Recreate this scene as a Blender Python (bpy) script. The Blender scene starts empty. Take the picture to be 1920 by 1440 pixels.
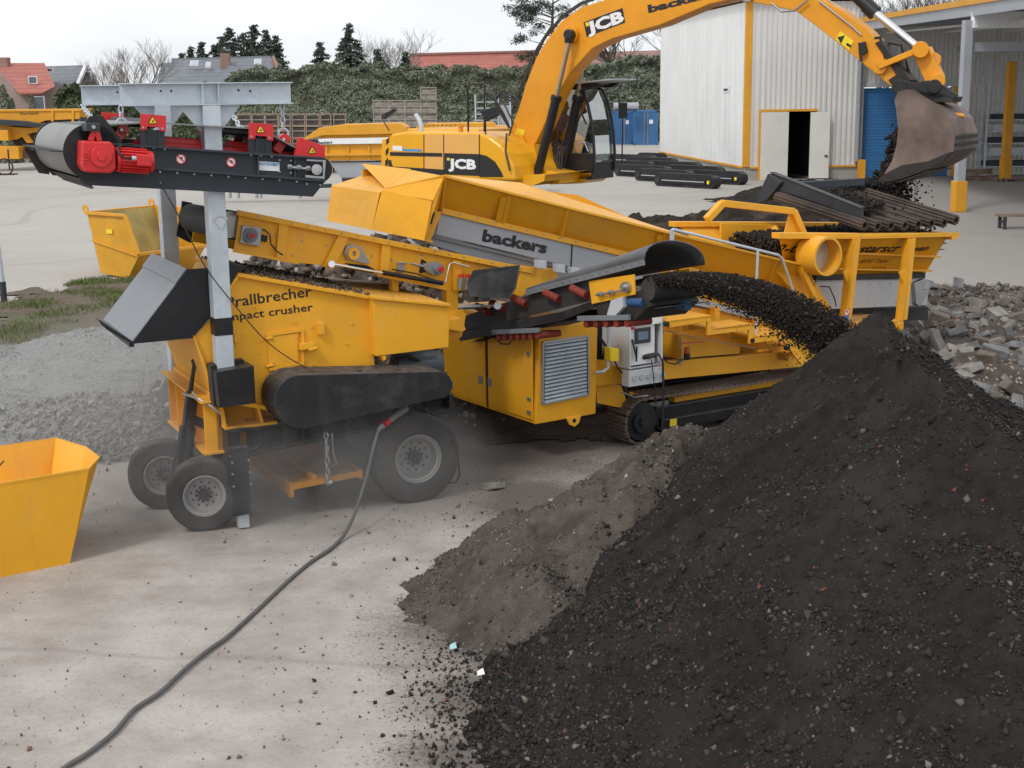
import bpy, bmesh, math, random
import numpy as np
from mathutils import Vector, Matrix, noise
random.seed(7); rng=np.random.default_rng(7)
R=math.radians
scene=bpy.context.scene; COL=scene.collection
# ---------------------------------------------------------------- camera
CF=2630.0; CH=4.8; CP=R(11.77); CR=R(.69)
cam=bpy.data.objects.new('camera',bpy.data.cameras.new('camera')); COL.objects.link(cam)
cam.data.sensor_width=36; cam.data.lens=CF/1920*36; cam.data.clip_start=.1; cam.data.clip_end=4000
cam.matrix_world=Matrix.Translation((0,0,CH))@Matrix.Rotation(math.pi/2-CP,4,'X')@Matrix.Rotation(-CR,4,'Z')
scene.camera=cam
# ---------------------------------------------------------------- sky and sun
SUN_EL=R(48); SUN_AZ=R(215)
w=bpy.data.worlds.new('World'); scene.world=w; w.use_nodes=True
nt=w.node_tree; nt.nodes.clear()
out=nt.nodes.new('ShaderNodeOutputWorld'); bg=nt.nodes.new('ShaderNodeBackground')
sky=nt.nodes.new('ShaderNodeTexSky'); sky.sky_type='NISHITA'; sky.sun_disc=False
sky.sun_elevation=SUN_EL; sky.sun_rotation=SUN_AZ; sky.dust_density=3; sky.air_density=1
tc=nt.nodes.new('ShaderNodeTexCoord'); mp=nt.nodes.new('ShaderNodeMapping'); mp.inputs['Scale'].default_value=(1,1,3.5)
n1=nt.nodes.new('ShaderNodeTexNoise'); n1.inputs['Scale'].default_value=2.2; n1.inputs['Detail'].default_value=5; n1.inputs['Roughness'].default_value=.5
rp=nt.nodes.new('ShaderNodeValToRGB'); rp.color_ramp.elements[0].position=.3; rp.color_ramp.elements[1].position=.62
rp.color_ramp.elements[0].color=(7.6,8.0,8.5,1); rp.color_ramp.elements[1].color=(10.6,10.7,10.8,1)
mx=nt.nodes.new('ShaderNodeMix'); mx.data_type='RGBA'; mx.inputs[0].default_value=.9
nt.links.new(tc.outputs['Generated'],mp.inputs[0]); nt.links.new(mp.outputs[0],n1.inputs['Vector'])
nt.links.new(n1.outputs['Fac'],rp.inputs[0]); nt.links.new(sky.outputs[0],mx.inputs[6]); nt.links.new(rp.outputs[0],mx.inputs[7])
nt.links.new(mx.outputs[2],bg.inputs[0]); bg.inputs[1].default_value=.1; nt.links.new(bg.outputs[0],out.inputs[0])
sun=bpy.data.objects.new('sun',bpy.data.lights.new('sun','SUN')); COL.objects.link(sun)
sun.data.energy=1.2; sun.data.angle=R(11); sun.data.color=(1,.96,.9)
sd=Vector((math.sin(SUN_AZ)*math.cos(SUN_EL),math.cos(SUN_AZ)*math.cos(SUN_EL),math.sin(SUN_EL)))
sun.rotation_euler=sd.to_track_quat('Z','Y').to_euler()
scene.view_settings.view_transform='Standard'; scene.view_settings.look='None'
scene.view_settings.exposure=.25; scene.view_settings.gamma=1
scene.render.engine='CYCLES'; scene.cycles.max_bounces=6; scene.cycles.diffuse_bounces=3; scene.cycles.glossy_bounces=3; scene.cycles.transparent_max_bounces=8
# ---------------------------------------------------------------- pixel helpers (1920x1440 photo pixels)
def ray(x,y):
    a=(x-960)/CF;b=(720-y)/CF
    a2=a*math.cos(CR)+b*math.sin(CR); b2=-a*math.sin(CR)+b*math.cos(CR)
    return Vector((a2, math.cos(CP)+b2*math.sin(CP), -math.sin(CP)+b2*math.cos(CP)))
CAM=Vector((0,0,CH))
def G(x,y,z=0):
    d=ray(x,y); return CAM+d*((z-CH)/d.z)
def PY(x,y,Y):
    d=ray(x,y); return CAM+d*(Y/d.y)
class Fr:
    def __init__(s,o,h,z=0):
        s.o=Vector((o[0],o[1],z)); h=R(h); s.h=h
        s.u=Vector((math.sin(h),math.cos(h),0)); s.v=Vector((-math.cos(h),math.sin(h),0))
    def loc(s,q): q=q-s.o; return Vector((q.dot(s.u),q.dot(s.v),q.z))
    def p(s,x,y,v=0):
        d=ray(x,y); t=(v-(CAM-s.o).dot(s.v))/d.dot(s.v); return s.loc(CAM+d*t)
    def pu(s,x,y,u=0):
        d=ray(x,y); t=(u-(CAM-s.o).dot(s.u))/d.dot(s.u); return s.loc(CAM+d*t)
    def pz(s,x,y,z=0):
        return s.loc(G(x,y,z))
    def w(s,q): return s.o+s.u*q[0]+s.v*q[1]+Vector((0,0,q[2]))
    def mat(s): return Matrix.Translation(s.o)@Matrix.Rotation(math.pi/2-s.h,4,'Z')
def tag(o,label=None,cat=None,group=None,kind=None):
    if label: o['label']=label
    if cat: o['category']=cat
    if group: o['group']=group
    if kind: o['kind']=kind
    return o
def thing(name,label,cat,fr=None,loc=None,group=None,at=(0,0,0)):
    o=bpy.data.objects.new(name,None); COL.objects.link(o); o.empty_display_size=.2
    if fr is not None: o.matrix_world=fr.mat()@Matrix.Translation(at)
    if loc is not None: o.location=loc
    return tag(o,label,cat,group)
# ---------------------------------------------------------------- mesh builder
class MB:
    def __init__(s): s.v=[]; s.f=[]; s.sm=[]
    def add(s,vs,fs,sm=False):
        b=len(s.v); s.v+= [tuple(x) for x in vs]; s.f+=[tuple(b+i for i in f) for f in fs]; s.sm+=[sm]*len(fs); return s
    def prism(s,pts,ext):
        n=len(pts); e=Vector(ext); a=[Vector(p) for p in pts]; b=[p+e for p in a]
        return s.add(a+b,[tuple(range(n)),tuple(range(2*n-1,n-1,-1))]+[(i,(i+1)%n,n+(i+1)%n,n+i) for i in range(n)])
    def frustum(s,A,B):
        n=len(A); return s.add(list(A)+list(B),[tuple(range(n)),tuple(range(2*n-1,n-1,-1))]+[(i,(i+1)%n,n+(i+1)%n,n+i) for i in range(n)])
    def box(s,x0,x1,y0,y1,z0,z1):
        return s.prism([(x0,y0,z0),(x1,y0,z0),(x1,y1,z0),(x0,y1,z0)],(0,0,z1-z0))
    def beam(s,p,q,w,h,up=(0,0,1)):
        p=Vector(p);q=Vector(q); d=(q-p).normalized(); sd=d.cross(Vector(up)); 
        if sd.length<1e-4: sd=d.cross(Vector((1,0,0)))
        sd.normalize(); u=sd.cross(d).normalized()
        a=[p+sd*(w/2*i)+u*(h/2*j) for i,j in ((-1,-1),(1,-1),(1,1),(-1,1))]
        return s.prism(a,q-p)
    def plate(s,pts,t,n=None):     # closed polygon given thickness t along its normal
        a=[Vector(p) for p in pts]
        if n is None: n=(a[1]-a[0]).cross(a[2]-a[0]).normalized()
        return s.prism(a,Vector(n)*t)
    def cyl(s,p,q,r,n=16,r2=None,cap=True):
        p=Vector(p);q=Vector(q); r2=r if r2 is None else r2
        d=(q-p).normalized(); x=d.orthogonal().normalized(); y=d.cross(x)
        A=[p+(x*math.cos(t)+y*math.sin(t))*r for t in [2*math.pi*i/n for i in range(n)]]
        B=[q+(x*math.cos(t)+y*math.sin(t))*r2 for t in [2*math.pi*i/n for i in range(n)]]
        s.add(A+B,[(i,(i+1)%n,n+(i+1)%n,n+i) for i in range(n)],True)
        if cap: s.add(A,[tuple(range(n))]); s.add(B,[tuple(range(n-1,-1,-1))])
        return s
    def tube(s,pts,r,n=8,rs=None):
        pts=[Vector(p) for p in pts]; m=len(pts); x=None; vs=[]
        for i,p in enumerate(pts):
            d=(pts[min(i+1,m-1)]-pts[max(i-1,0)]).normalized()
            if x is None: x=d.orthogonal().normalized()
            x=(x-d*x.dot(d)); 
            if x.length<1e-5: x=d.orthogonal()
            x.normalize(); y=d.cross(x); rr=rs[i] if rs else r
            vs+=[p+(x*math.cos(2*math.pi*k/n)+y*math.sin(2*math.pi*k/n))*rr for k in range(n)]
        fs=[(i*n+k,i*n+(k+1)%n,(i+1)*n+(k+1)%n,(i+1)*n+k) for i in range(m-1) for k in range(n)]
        fs+=[tuple(range(n-1,-1,-1)),tuple((m-1)*n+k for k in range(n))]
        return s.add(vs,fs,True)
    def lathe(s,o,ax,prof,n=32,close=False):
        o=Vector(o);d=Vector(ax).normalized(); x=d.orthogonal().normalized(); y=d.cross(x); m=len(prof); vs=[]
        for r,h in prof: vs+=[o+d*h+(x*math.cos(2*math.pi*k/n)+y*math.sin(2*math.pi*k/n))*r for k in range(n)]
        fs=[(i*n+k,i*n+(k+1)%n,((i+1)%m)*n+(k+1)%n,((i+1)%m)*n+k) for i in range(m if close else m-1) for k in range(n)]
        return s.add(vs,fs,True)
    def sweepquad(s,path,ext,t=0.0):   # sheet following path, extruded along ext, thickness t
        P=[Vector(p) for p in path]; e=Vector(ext); n=len(P)
        if t<=0: return s.add(P+[p+e for p in P],[(i,i+1,n+i+1,n+i) for i in range(n-1)])
        O=[]
        for i in range(n):
            d=(P[min(i+1,n-1)]-P[max(i-1,0)]).normalized(); nn=d.cross(e).normalized(); O.append(P[i]+nn*t)
        vs=P+O+[p+e for p in P]+[p+e for p in O]
        fs=[]
        for i in range(n-1): fs+=[(i,i+1,2*n+i+1,2*n+i),(n+i,3*n+i,3*n+i+1,n+i+1),(i,n+i,n+i+1,i+1),(2*n+i,2*n+i+1,3*n+i+1,3*n+i)]
        fs+=[(0,2*n,3*n,n),(n-1,2*n-1,4*n-1,3*n-1)]
        return s.add(vs,fs,True)
    def build(s,name,mat,parent=None,bevel=0,ang=35,recalc=True,smooth=True):
        me=bpy.data.meshes.new(name); me.from_pydata(s.v,[],s.f)
        if recalc:
            bm=bmesh.new(); bm.from_mesh(me); bmesh.ops.remove_doubles(bm,verts=bm.verts,dist=1e-5); bmesh.ops.recalc_face_normals(bm,faces=bm.faces); bm.to_mesh(me); bm.free()
        if smooth and any(s.sm):
            me.polygons.foreach_set('use_smooth',[True]*len(me.polygons)); me.set_sharp_from_angle(angle=R(ang))
        me.materials.append(mat); o=bpy.data.objects.new(name,me); COL.objects.link(o)
        if parent is not None: o.parent=parent
        if bevel:
            b=o.modifiers.new('bevel','BEVEL'); b.width=bevel; b.segments=2; b.limit_method='ANGLE'; b.angle_limit=R(40); b.harden_normals=False
        return o
def npmesh(name,V,Fa,mat,parent=None,smooth=False):
    me=bpy.data.meshes.new(name); V=np.asarray(V,np.float32); Fa=np.asarray(Fa,np.int32); k=Fa.shape[1]; nf=len(Fa)
    me.vertices.add(len(V)); me.vertices.foreach_set('co',V.ravel()); me.loops.add(nf*k); me.loops.foreach_set('vertex_index',Fa.ravel())
    me.polygons.add(nf); me.polygons.foreach_set('loop_start',np.arange(nf,dtype=np.int32)*k); me.polygons.foreach_set('loop_total',np.full(nf,k,np.int32))
    if smooth: me.polygons.foreach_set('use_smooth',np.ones(nf,bool))
    me.update(calc_edges=True); 
    for m in (mat if isinstance(mat,(list,tuple)) else [mat]): me.materials.append(m)
    o=bpy.data.objects.new(name,me); COL.objects.link(o)
    if parent is not None: o.parent=parent
    return o
# ---------------------------------------------------------------- materials
def newmat(name):
    m=bpy.data.materials.new(name); m.use_nodes=True; nt=m.node_tree; nt.nodes.clear()
    o=nt.nodes.new('ShaderNodeOutputMaterial'); b=nt.nodes.new('ShaderNodeBsdfPrincipled'); nt.links.new(b.outputs[0],o.inputs[0])
    return m,nt,b
def nz(nt,scale,detail=4,rough=.55,vec=None,dist=0):
    n=nt.nodes.new('ShaderNodeTexNoise'); n.inputs['Scale'].default_value=scale; n.inputs['Detail'].default_value=detail
    n.inputs['Roughness'].default_value=rough; n.inputs['Distortion'].default_value=dist
    if vec is None:
        t=nt.nodes.new('ShaderNodeTexCoord'); vec=t.outputs['Object']
    nt.links.new(vec,n.inputs['Vector']); return n.outputs['Fac']
def ramp(nt,src,a,b,ca=(0,0,0,1),cb=(1,1,1,1)):
    r=nt.nodes.new('ShaderNodeValToRGB'); e=r.color_ramp.elements; e[0].position=a; e[1].position=b
    e[0].color=ca if len(ca)==4 else (*ca,1); e[1].color=cb if len(cb)==4 else (*cb,1)
    nt.links.new(src,r.inputs[0]); return r.outputs[0]
def mixc(nt,f,a,b,mode='MIX'):
    m=nt.nodes.new('ShaderNodeMix'); m.data_type='RGBA'; m.blend_type=mode
    for i,x in ((0,f),(6,a),(7,b)):
        if isinstance(x,(int,float)): m.inputs[i].default_value=x
        elif isinstance(x,tuple): m.inputs[i].default_value=(*x[:3],1)
        else: nt.links.new(x,m.inputs[i])
    return m.outputs[2]
def math_(nt,op,a,b=0.,c=0.):
    m=nt.nodes.new('ShaderNodeMath'); m.operation=op
    for i,x in enumerate((a,b,c)):
        if isinstance(x,(int,float)): m.inputs[i].default_value=x
        else: nt.links.new(x,m.inputs[i])
    return m.outputs[0]
def bump(nt,b,h,s=.3,d=.01):
    n=nt.nodes.new('ShaderNodeBump'); n.inputs['Strength'].default_value=s; n.inputs['Distance'].default_value=d
    nt.links.new(h,n.inputs['Height']); nt.links.new(n.outputs[0],b.inputs['Normal'])
def upmask(nt,lo=.5,hi=.95):
    g=nt.nodes.new('ShaderNodeNewGeometry'); s=nt.nodes.new('ShaderNodeSeparateXYZ'); nt.links.new(g.outputs['Normal'],s.inputs[0])
    return ramp(nt,s.outputs[2],lo,hi)
def paint(name,col,rough=.4,var=.12,dust=.5,dustcol=(.36,.30,.24),metal=0.,coat=.0,chips=0.,spec=.4):
    m,nt,b=newmat(name)
    n=nz(nt,1.3,5,.6); n2=nz(nt,9,6,.7)
    dark=tuple(c*(1-var*1.6) for c in col)
    c=mixc(nt,ramp(nt,n,.35,.7),dark,col)
    um=upmask(nt); dn=ramp(nt,n2,.35,.75); side=math_(nt,'MULTIPLY',ramp(nt,nz(nt,2.3,7,.7),.5,.85),dust*.45)
    f=math_(nt,'MAXIMUM',math_(nt,'MULTIPLY',math_(nt,'MULTIPLY',um,dn),dust),side)
    c=mixc(nt,f,c,dustcol)
    if dust>=.3:
        tt=nt.nodes.new('ShaderNodeTexCoord'); ms=nt.nodes.new('ShaderNodeMapping'); ms.inputs['Scale'].default_value=(5,5,.5); nt.links.new(tt.outputs['Object'],ms.inputs[0]); sk=math_(nt,'MULTIPLY',ramp(nt,nz(nt,1.4,6,.7,ms.outputs[0]),.52,.78),min(.5,dust*.7)); c=mixc(nt,sk,c,tuple(x*.45+y*.25 for x,y in zip(col,dustcol)))
    if chips: c=mixc(nt,ramp(nt,nz(nt,26,5,.7),.72-chips*.1,.76),c,(.06,.045,.035))
    nt.links.new(c,b.inputs['Base Color'])
    r=math_(nt,'ADD',math_(nt,'MULTIPLY',f,.5),rough); nt.links.new(math_(nt,'ADD',r,math_(nt,'MULTIPLY',n2,.1)),b.inputs['Roughness'])
    b.inputs['Metallic'].default_value=metal; b.inputs['Coat Weight'].default_value=coat; b.inputs['Specular IOR Level'].default_value=spec
    bump(nt,b,n2,.06,.01)
    return m
def plain(name,col,rough=.5,metal=0,var=.15,scale=6):
    m,nt,b=newmat(name); n=nz(nt,scale,4)
    c=mixc(nt,ramp(nt,n,.3,.7),tuple(x*(1-var) for x in col),tuple(min(1,x*(1+var)) for x in col))
    nt.links.new(c,b.inputs['Base Color']); b.inputs['Roughness'].default_value=rough; b.inputs['Metallic'].default_value=metal
    return m
M={}
YC=(.80,.378,.012)
M['yellow']=paint('yellow_paint',YC,.38,.08,.45)
M['yellow_clean']=paint('yellow_paint_clean',(.86,.415,.022),.42,.08,.42,coat=.0)
M['yellow_hood']=paint('peach_yellow_paint',(.80,.42,.10),.36,.05,.2,coat=.2)
M['yellow_exc']=paint('excavator_yellow',(.83,.40,.004),.33,.06,.25,coat=.2)
M['yellow_boom']=paint('boom_yellow',(.80,.33,.012),.4,.1,.25,chips=.1)
M['yellow_worn']=paint('worn_yellow_paint',(.66,.27,.02),.5,.2,.7,dustcol=(.10,.07,.05),chips=.8)
M['yellow_far']=paint('far_yellow',(.74,.34,.02),.5,.1,.3)
M['black']=paint('black_paint',(.020,.021,.024),.5,.2,.8,dustcol=(.20,.17,.15))
M['black_clean']=paint('black_gloss',(.012,.013,.016),.35,.1,.12)
M['darkgrey']=paint('dark_grey_paint',(.035,.042,.055),.5,.2,.5,dustcol=(.18,.16,.14))
M['red']=paint('red_paint',(.62,.018,.02),.34,.08,.1,coat=.2)
M['rubber']=paint('rubber',(.062,.059,.057),.8,.25,1.1,dustcol=(.22,.20,.18),spec=.25)
M['belt']=paint('belt_rubber',(.045,.045,.046),.65,.25,.5,dustcol=(.13,.12,.11))
M['hood_rubber']=paint('hood_rubber',(.10,.105,.115),.45,.2,.4,dustcol=(.3,.29,.28))
M['steel']=paint('bare_steel',(.46,.47,.48),.35,.15,.2,metal=.8)
M['worn_steel']=paint('worn_bucket_steel',(.25,.185,.16),.55,.4,.6,metal=.25,dustcol=(.10,.075,.06),chips=.3)
M['blue']=paint('blue_paint',(.06,.19,.42),.5,.12,.2)
M['blue_motor']=paint('blue_motor_paint',(.03,.10,.26),.5,.12,.3)
M['white']=plain('white_sticker',(.78,.79,.80),.5,var=.05)
M['decal_black']=plain('black_vinyl',(.012,.012,.012),.45)
M['decal_yellow']=plain('yellow_vinyl',(.85,.62,.02),.5,var=.05)
M['decal_red']=plain('red_vinyl',(.65,.03,.03),.5,var=.05)
M['decal_blue']=plain('blue_vinyl',(.05,.28,.62),.5,var=.05)
M['grey_panel']=paint('grey_panel',(.36,.385,.42),.45,.07,.25)
M['light_grey']=paint('light_grey_panel',(.52,.55,.58),.45,.1,.35)
M['cabinet']=paint('cabinet_grey',(.62,.64,.66),.4,.06,.1)
M['red_roller']=paint('red_roller',(.30,.04,.025),.6,.3,.9,dustcol=(.08,.06,.05))
M['cable']=plain('cable_black',(.02,.02,.02),.6)
M['dark']=plain('dark_void',(.012,.012,.013),.9)
M['skin']=plain('skin',(.5,.3,.22),.6)
M['denim']=plain('blue_overall',(.09,.18,.36),.85)
M['hair']=plain('hair',(.06,.04,.03),.9)
def galv():
    m,nt,b=newmat('galvanised_steel')
    t=nt.nodes.new('ShaderNodeTexCoord'); vo=nt.nodes.new('ShaderNodeTexVoronoi'); vo.inputs['Scale'].default_value=14; nt.links.new(t.outputs['Object'],vo.inputs['Vector'])
    n=nz(nt,3,5,.7); c=mixc(nt,ramp(nt,n,.3,.75),(.44,.50,.56),(.62,.68,.73))
    sc=nt.nodes.new('ShaderNodeSeparateColor'); nt.links.new(vo.outputs['Color'],sc.inputs[0])
    c=mixc(nt,math_(nt,'MULTIPLY',sc.outputs[0],.22),c,(.36,.42,.48)); nt.links.new(c,b.inputs['Base Color'])
    b.inputs['Metallic'].default_value=.35; b.inputs['Roughness'].default_value=.5; return m
M['galv']=galv()
def glass():
    m,nt,b=newmat('cab_glass'); b.inputs['Base Color'].default_value=(.75,.85,.83,1); b.inputs['Transmission Weight'].default_value=1
    b.inputs['Roughness'].default_value=.02; b.inputs['IOR'].default_value=1.45
    tr=nt.nodes.new('ShaderNodeBsdfTransparent'); tr.inputs[0].default_value=(.72,.82,.8,1); gl=nt.nodes.new('ShaderNodeBsdfGlossy'); gl.inputs['Roughness'].default_value=.03
    fr=nt.nodes.new('ShaderNodeFresnel'); fr.inputs[0].default_value=1.6; ms=nt.nodes.new('ShaderNodeMixShader')
    ad=nt.nodes.new('ShaderNodeMath'); ad.operation='MULTIPLY_ADD'; ad.inputs[1].default_value=1; ad.inputs[2].default_value=.36; nt.links.new(fr.outputs[0],ad.inputs[0]); nt.links.new(ad.outputs[0],ms.inputs[0]); nt.links.new(tr.outputs[0],ms.inputs[1]); nt.links.new(gl.outputs[0],ms.inputs[2])
    nt.links.new(ms.outputs[0],nt.nodes['Material Output'].inputs[0]); return m
M['glass']=glass()
# ---------------------------------------------------------------- generic parts
def P(fr,pxs,v): return [fr.p(x,y,v) for x,y in pxs]
def pp(mb,fr,pxs,v0,v1): return mb.prism(P(fr,pxs,v0),(0,v1-v0,0))
def rawtext(body,off=0.,shear=0.,spacing=1.):
    c=bpy.data.curves.new('t','FONT'); c.body=body; c.size=1; c.offset=off; c.shear=shear; c.space_character=spacing; c.resolution_u=2
    o=bpy.data.objects.new('t',c); COL.objects.link(o); dg=bpy.context.evaluated_depsgraph_get()
    me=bpy.data.meshes.new_from_object(o.evaluated_get(dg)); bpy.data.objects.remove(o); bpy.data.curves.remove(c)
    return me
def text(body,A,B,caph,mat,parent,up=None,off=0.,shear=0.,name='lettering',spacing=1.,lift=.004,nrm=None):
    """text mesh along local A->B (baseline), cap height caph"""
    me=rawtext(body,off,shear,spacing); n=len(me.vertices); co=np.empty(n*3,np.float32); me.vertices.foreach_get('co',co); co=co.reshape(-1,3)
    A=Vector(A);B=Vector(B); X=B-A; L=X.length; X.normalize()
    N=Vector(nrm).normalized() if nrm is not None else Vector((0,-1,0))
    U=N.cross(X).normalized() if up is None else Vector(up)
    mn,mxx=co[:,0].min(),co[:,0].max(); k=L/(mxx-mn); ky=caph/.70
    for i in range(n):
        x=(co[i,0]-mn)*k; y=co[i,1]*ky; q=A+X*x+U*y+N*lift; co[i]=q[:]
    me.vertices.foreach_set('co',co.ravel()); me.materials.clear(); me.materials.append(mat); me.update()
    o=bpy.data.objects.new(name,me); COL.objects.link(o); o.parent=parent; return o
def ftext(fr,body,a,b,hpx,v,mat,parent,**k):
    """text on plane v of a frame; a,b baseline pixels, hpx cap height in pixels"""
    A=fr.p(*a,v);B=fr.p(*b,v); T=fr.p(a[0],a[1]-hpx,v); return text(body,A,B,(T-A).length,mat,parent,**k)
def warn_tri(mbY,mbK,c,r,X,U,N):
    c=Vector(c);X=Vector(X);U=Vector(U);N=Vector(N)
    t=lambda s:[c+X*(math.cos(a)*r*s)+U*(math.sin(a)*r*s) for a in (math.pi/2,math.pi*7/6,math.pi*11/6)]
    mbK.prism([p+N*.004 for p in t(1.25)],N*.002); mbY.prism([p+N*.008 for p in t(.95)],N*.002)
    mbK.prism([c+N*.012+X*a*r+U*b*r for a,b in ((-.25,-.1),(.05,.35),(.15,.2),(.3,-.25),(.1,-.25),(0,0),(-.2,-.25))],N*.002)
def roundsign(parent,c,r,X,U,N,name='prohibition_sticker'):
    c=Vector(c);X=Vector(X);U=Vector(U);N=Vector(N)
    a=MB(); n=24; a.prism([c+N*.004+(X*math.cos(2*math.pi*i/n)+U*math.sin(2*math.pi*i/n))*r for i in range(n)],N*.002); o=a.build(name,M['white'],parent)
    b=MB(); 
    for i in range(n):
        t0,t1=2*math.pi*i/n,2*math.pi*(i+1)/n
        q=[c+N*.008+(X*math.cos(t)+U*math.sin(t))*rr for t,rr in ((t0,r),(t1,r),(t1,r*.8),(t0,r*.8))]; b.plate(q,.002,N)
    d=(X-U).normalized(); e=(X+U).normalized(); b.prism([c+N*.008+d*(r*.8*i)+e*(r*.09*j) for i,j in ((-1,-1),(1,-1),(1,1),(-1,1))],N*.002)
    b.build('red_ring',M['decal_red'],o)
    k=MB(); k.prism([c+N*.006+X*a_*r+U*b_*r for a_,b_ in ((-.4,.3),(.2,.4),(.4,0),(.1,-.4),(-.1,0),(-.4,.1))],N*.001); k.build('symbol',M['decal_black'],o)
    return o
def bolts(mb,pts,N,r=.012,h=.012,n=6):
    N=Vector(N)
    for p in pts: mb.cyl(Vector(p),Vector(p)+N*h,r,n)
def lerp(a,b,t): return Vector(a)*(1-t)+Vector(b)*t
def chain(mb,p,q,link=.075,r=.008,w=.04):
    p=Vector(p);q=Vector(q);d=(q-p);L=d.length;d.normalize();n=max(1,int(L/(link*.72))); x=d.orthogonal().normalized(); y=d.cross(x)
    for i in range(n):
        c=p+d*(L*(i+.5)/n); s_=x if i%2 else y; ln=L/n*1.35
        pts=[c+d*(ln/2*math.sin(t)*1.0)+s_*(w/2*math.cos(t)) for t in [2*math.pi*k/10 for k in range(11)]]
        mb.tube(pts,r,5)
def wheel(parent,c,ax,rad,wid,rimr,name='wheel',face=-1,hubmat=None):
    """ax axis; face side is toward -ax"""
    c=Vector(c);ax=Vector(ax).normalized(); h=wid/2
    t=MB(); pr=[(rimr,-h*.86),(rimr*1.12,-h*.98),(rad*.80,-h),(rad*.93,-h*.93),(rad*.985,-h*.8)]
    for g in (-.55,-.2,.2,.55):
        pr+=[(rad,h*g-.1*h),(rad*1.0,h*g-.03*h),(rad*.972,h*g-.02*h),(rad*.972,h*g+.02*h),(rad,h*g+.03*h)]
    pr+=[(rad,h*.7),(rad*.985,h*.8),(rad*.93,h*.93),(rad*.8,h),(rimr*1.12,h*.98),(rimr,h*.86)]
    t.lathe(c,ax,pr,64); ty=t.build(name,M['rubber'],parent,ang=25)
    r=MB(); r.lathe(c,ax,[(rimr*1.02,-h*.9),(rimr*1.0,-h*.95),(rimr*.95,-h*.92),(rimr*.93,-h*.75),(rimr*.86,-h*.7),(rimr*.84,-h*.35),(rimr*.74,-h*.12),(rimr*.42,-h*.02),(rimr*.40,-h*.1),(0.01,-h*.1)],48)
    r.lathe(c,ax,[(rimr*1.02,h*.9),(rimr*.93,h*.75),(rimr*.84,-h*.1),(0.01,0)],32)
    ri=r.build('rim',M['rim'],ty,ang=40)
    hb=MB(); hb.cyl(c-ax*h*.02,c-ax*h*.45,rimr*.27,20); hb.cyl(c-ax*h*.45,c-ax*h*.62,rimr*.17,16); hb.cyl(c-ax*h*.62,c-ax*h*.68,rimr*.12,12)
    x=ax.orthogonal().normalized();y=ax.cross(x)
    for k in range(10):
        a=2*math.pi*k/10; q=c+(x*math.cos(a)+y*math.sin(a))*rimr*.36; hb.cyl(q-ax*h*.02,q-ax*h*.2,.016,6)
        q=c+(x*math.cos(a)+y*math.sin(a))*rimr*.62
    hb.build('hub',M['hub'],ty)
    hl=MB()
    for k in range(10):
        a=2*math.pi*(k+.5)/10; q=c+(x*math.cos(a)+y*math.sin(a))*rimr*.60; hl.cyl(q-ax*h*.075,q-ax*h*.095,rimr*.055,10)
    hl.build('hand_hole',M['dark'],ty)
    return ty
M['light_grey_dark']=paint('lid_grey',(.19,.21,.235),.35,.1,.25,dustcol=(.3,.29,.28))
M['grid_steel']=paint('rusty_grid_steel',(.10,.075,.06),.5,.4,.8,dustcol=(.13,.10,.08),metal=.3,chips=.5)
M['chrome']=paint('chrome',(.7,.71,.73),.2,.05,.1,metal=1.)
M['rod']=paint('piston_rod_steel',(.42,.36,.28),.3,.1,.1,metal=.8)
M['worn_dark']=paint('worn_dark_steel',(.045,.038,.034),.5,.3,.6,metal=.3,dustcol=(.09,.07,.06),chips=.3)
M['rim']=paint('rim_silver',(.34,.335,.33),.5,.15,.6,metal=.3,dustcol=(.26,.22,.19))
M['hub']=paint('hub_dark',(.05,.045,.042),.6,.3,.6,dustcol=(.12,.1,.085))
# ================================================================ GROUND AND HEAPS
def vn(x,y,s,seed=0):
    r=np.random.default_rng(seed); T=r.random((256,256)); x=x/s+37.3;y=y/s+91.7
    xi=np.floor(x).astype(int);yi=np.floor(y).astype(int);fx=x-xi;fy=y-yi; fx=fx*fx*(3-2*fx);fy=fy*fy*(3-2*fy)
    a=T[xi%256,yi%256];b=T[(xi+1)%256,yi%256];c=T[xi%256,(yi+1)%256];d=T[(xi+1)%256,(yi+1)%256]
    return (a*(1-fx)+b*fx)*(1-fy)+(c*(1-fx)+d*fx)*fy*1.0-.5
def fbm(x,y,s,o=4,seed=0,g=.5):
    t=0;a=1.
    for i in range(o): t=t+a*vn(x,y,s/2**i,seed+i); a*=g
    return t
def island(nt):
    g=nt.nodes.new('ShaderNodeNewGeometry'); return g.outputs['Random Per Island']
def stepramp(nt,src,stops):
    r=nt.nodes.new('ShaderNodeValToRGB'); r.color_ramp.interpolation='CONSTANT'; e=r.color_ramp.elements
    e[0].position=stops[0][0]; e[0].color=(*stops[0][1],1); e[1].position=stops[1][0]; e[1].color=(*stops[1][1],1)
    for p_,c_ in stops[2:]: q=e.new(p_); q.color=(*c_,1)
    nt.links.new(src,r.inputs[0]); return r.outputs[0]
def stonemat(name,stops,rough=.85):
    m,nt,b=newmat(name); c=stepramp(nt,island(nt),stops); c=mixc(nt,ramp(nt,nz(nt,40,3),.3,.8),c,(0,0,0)) if False else c
    n=nz(nt,30,4); c=mixc(nt,math_(nt,'MULTIPLY',ramp(nt,n,.3,.8),.35),c,tuple(.5*x for x in stops[0][1]))
    nt.links.new(c,b.inputs['Base Color']); b.inputs['Roughness'].default_value=rough; b.inputs['Specular IOR Level'].default_value=.25; return m
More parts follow.
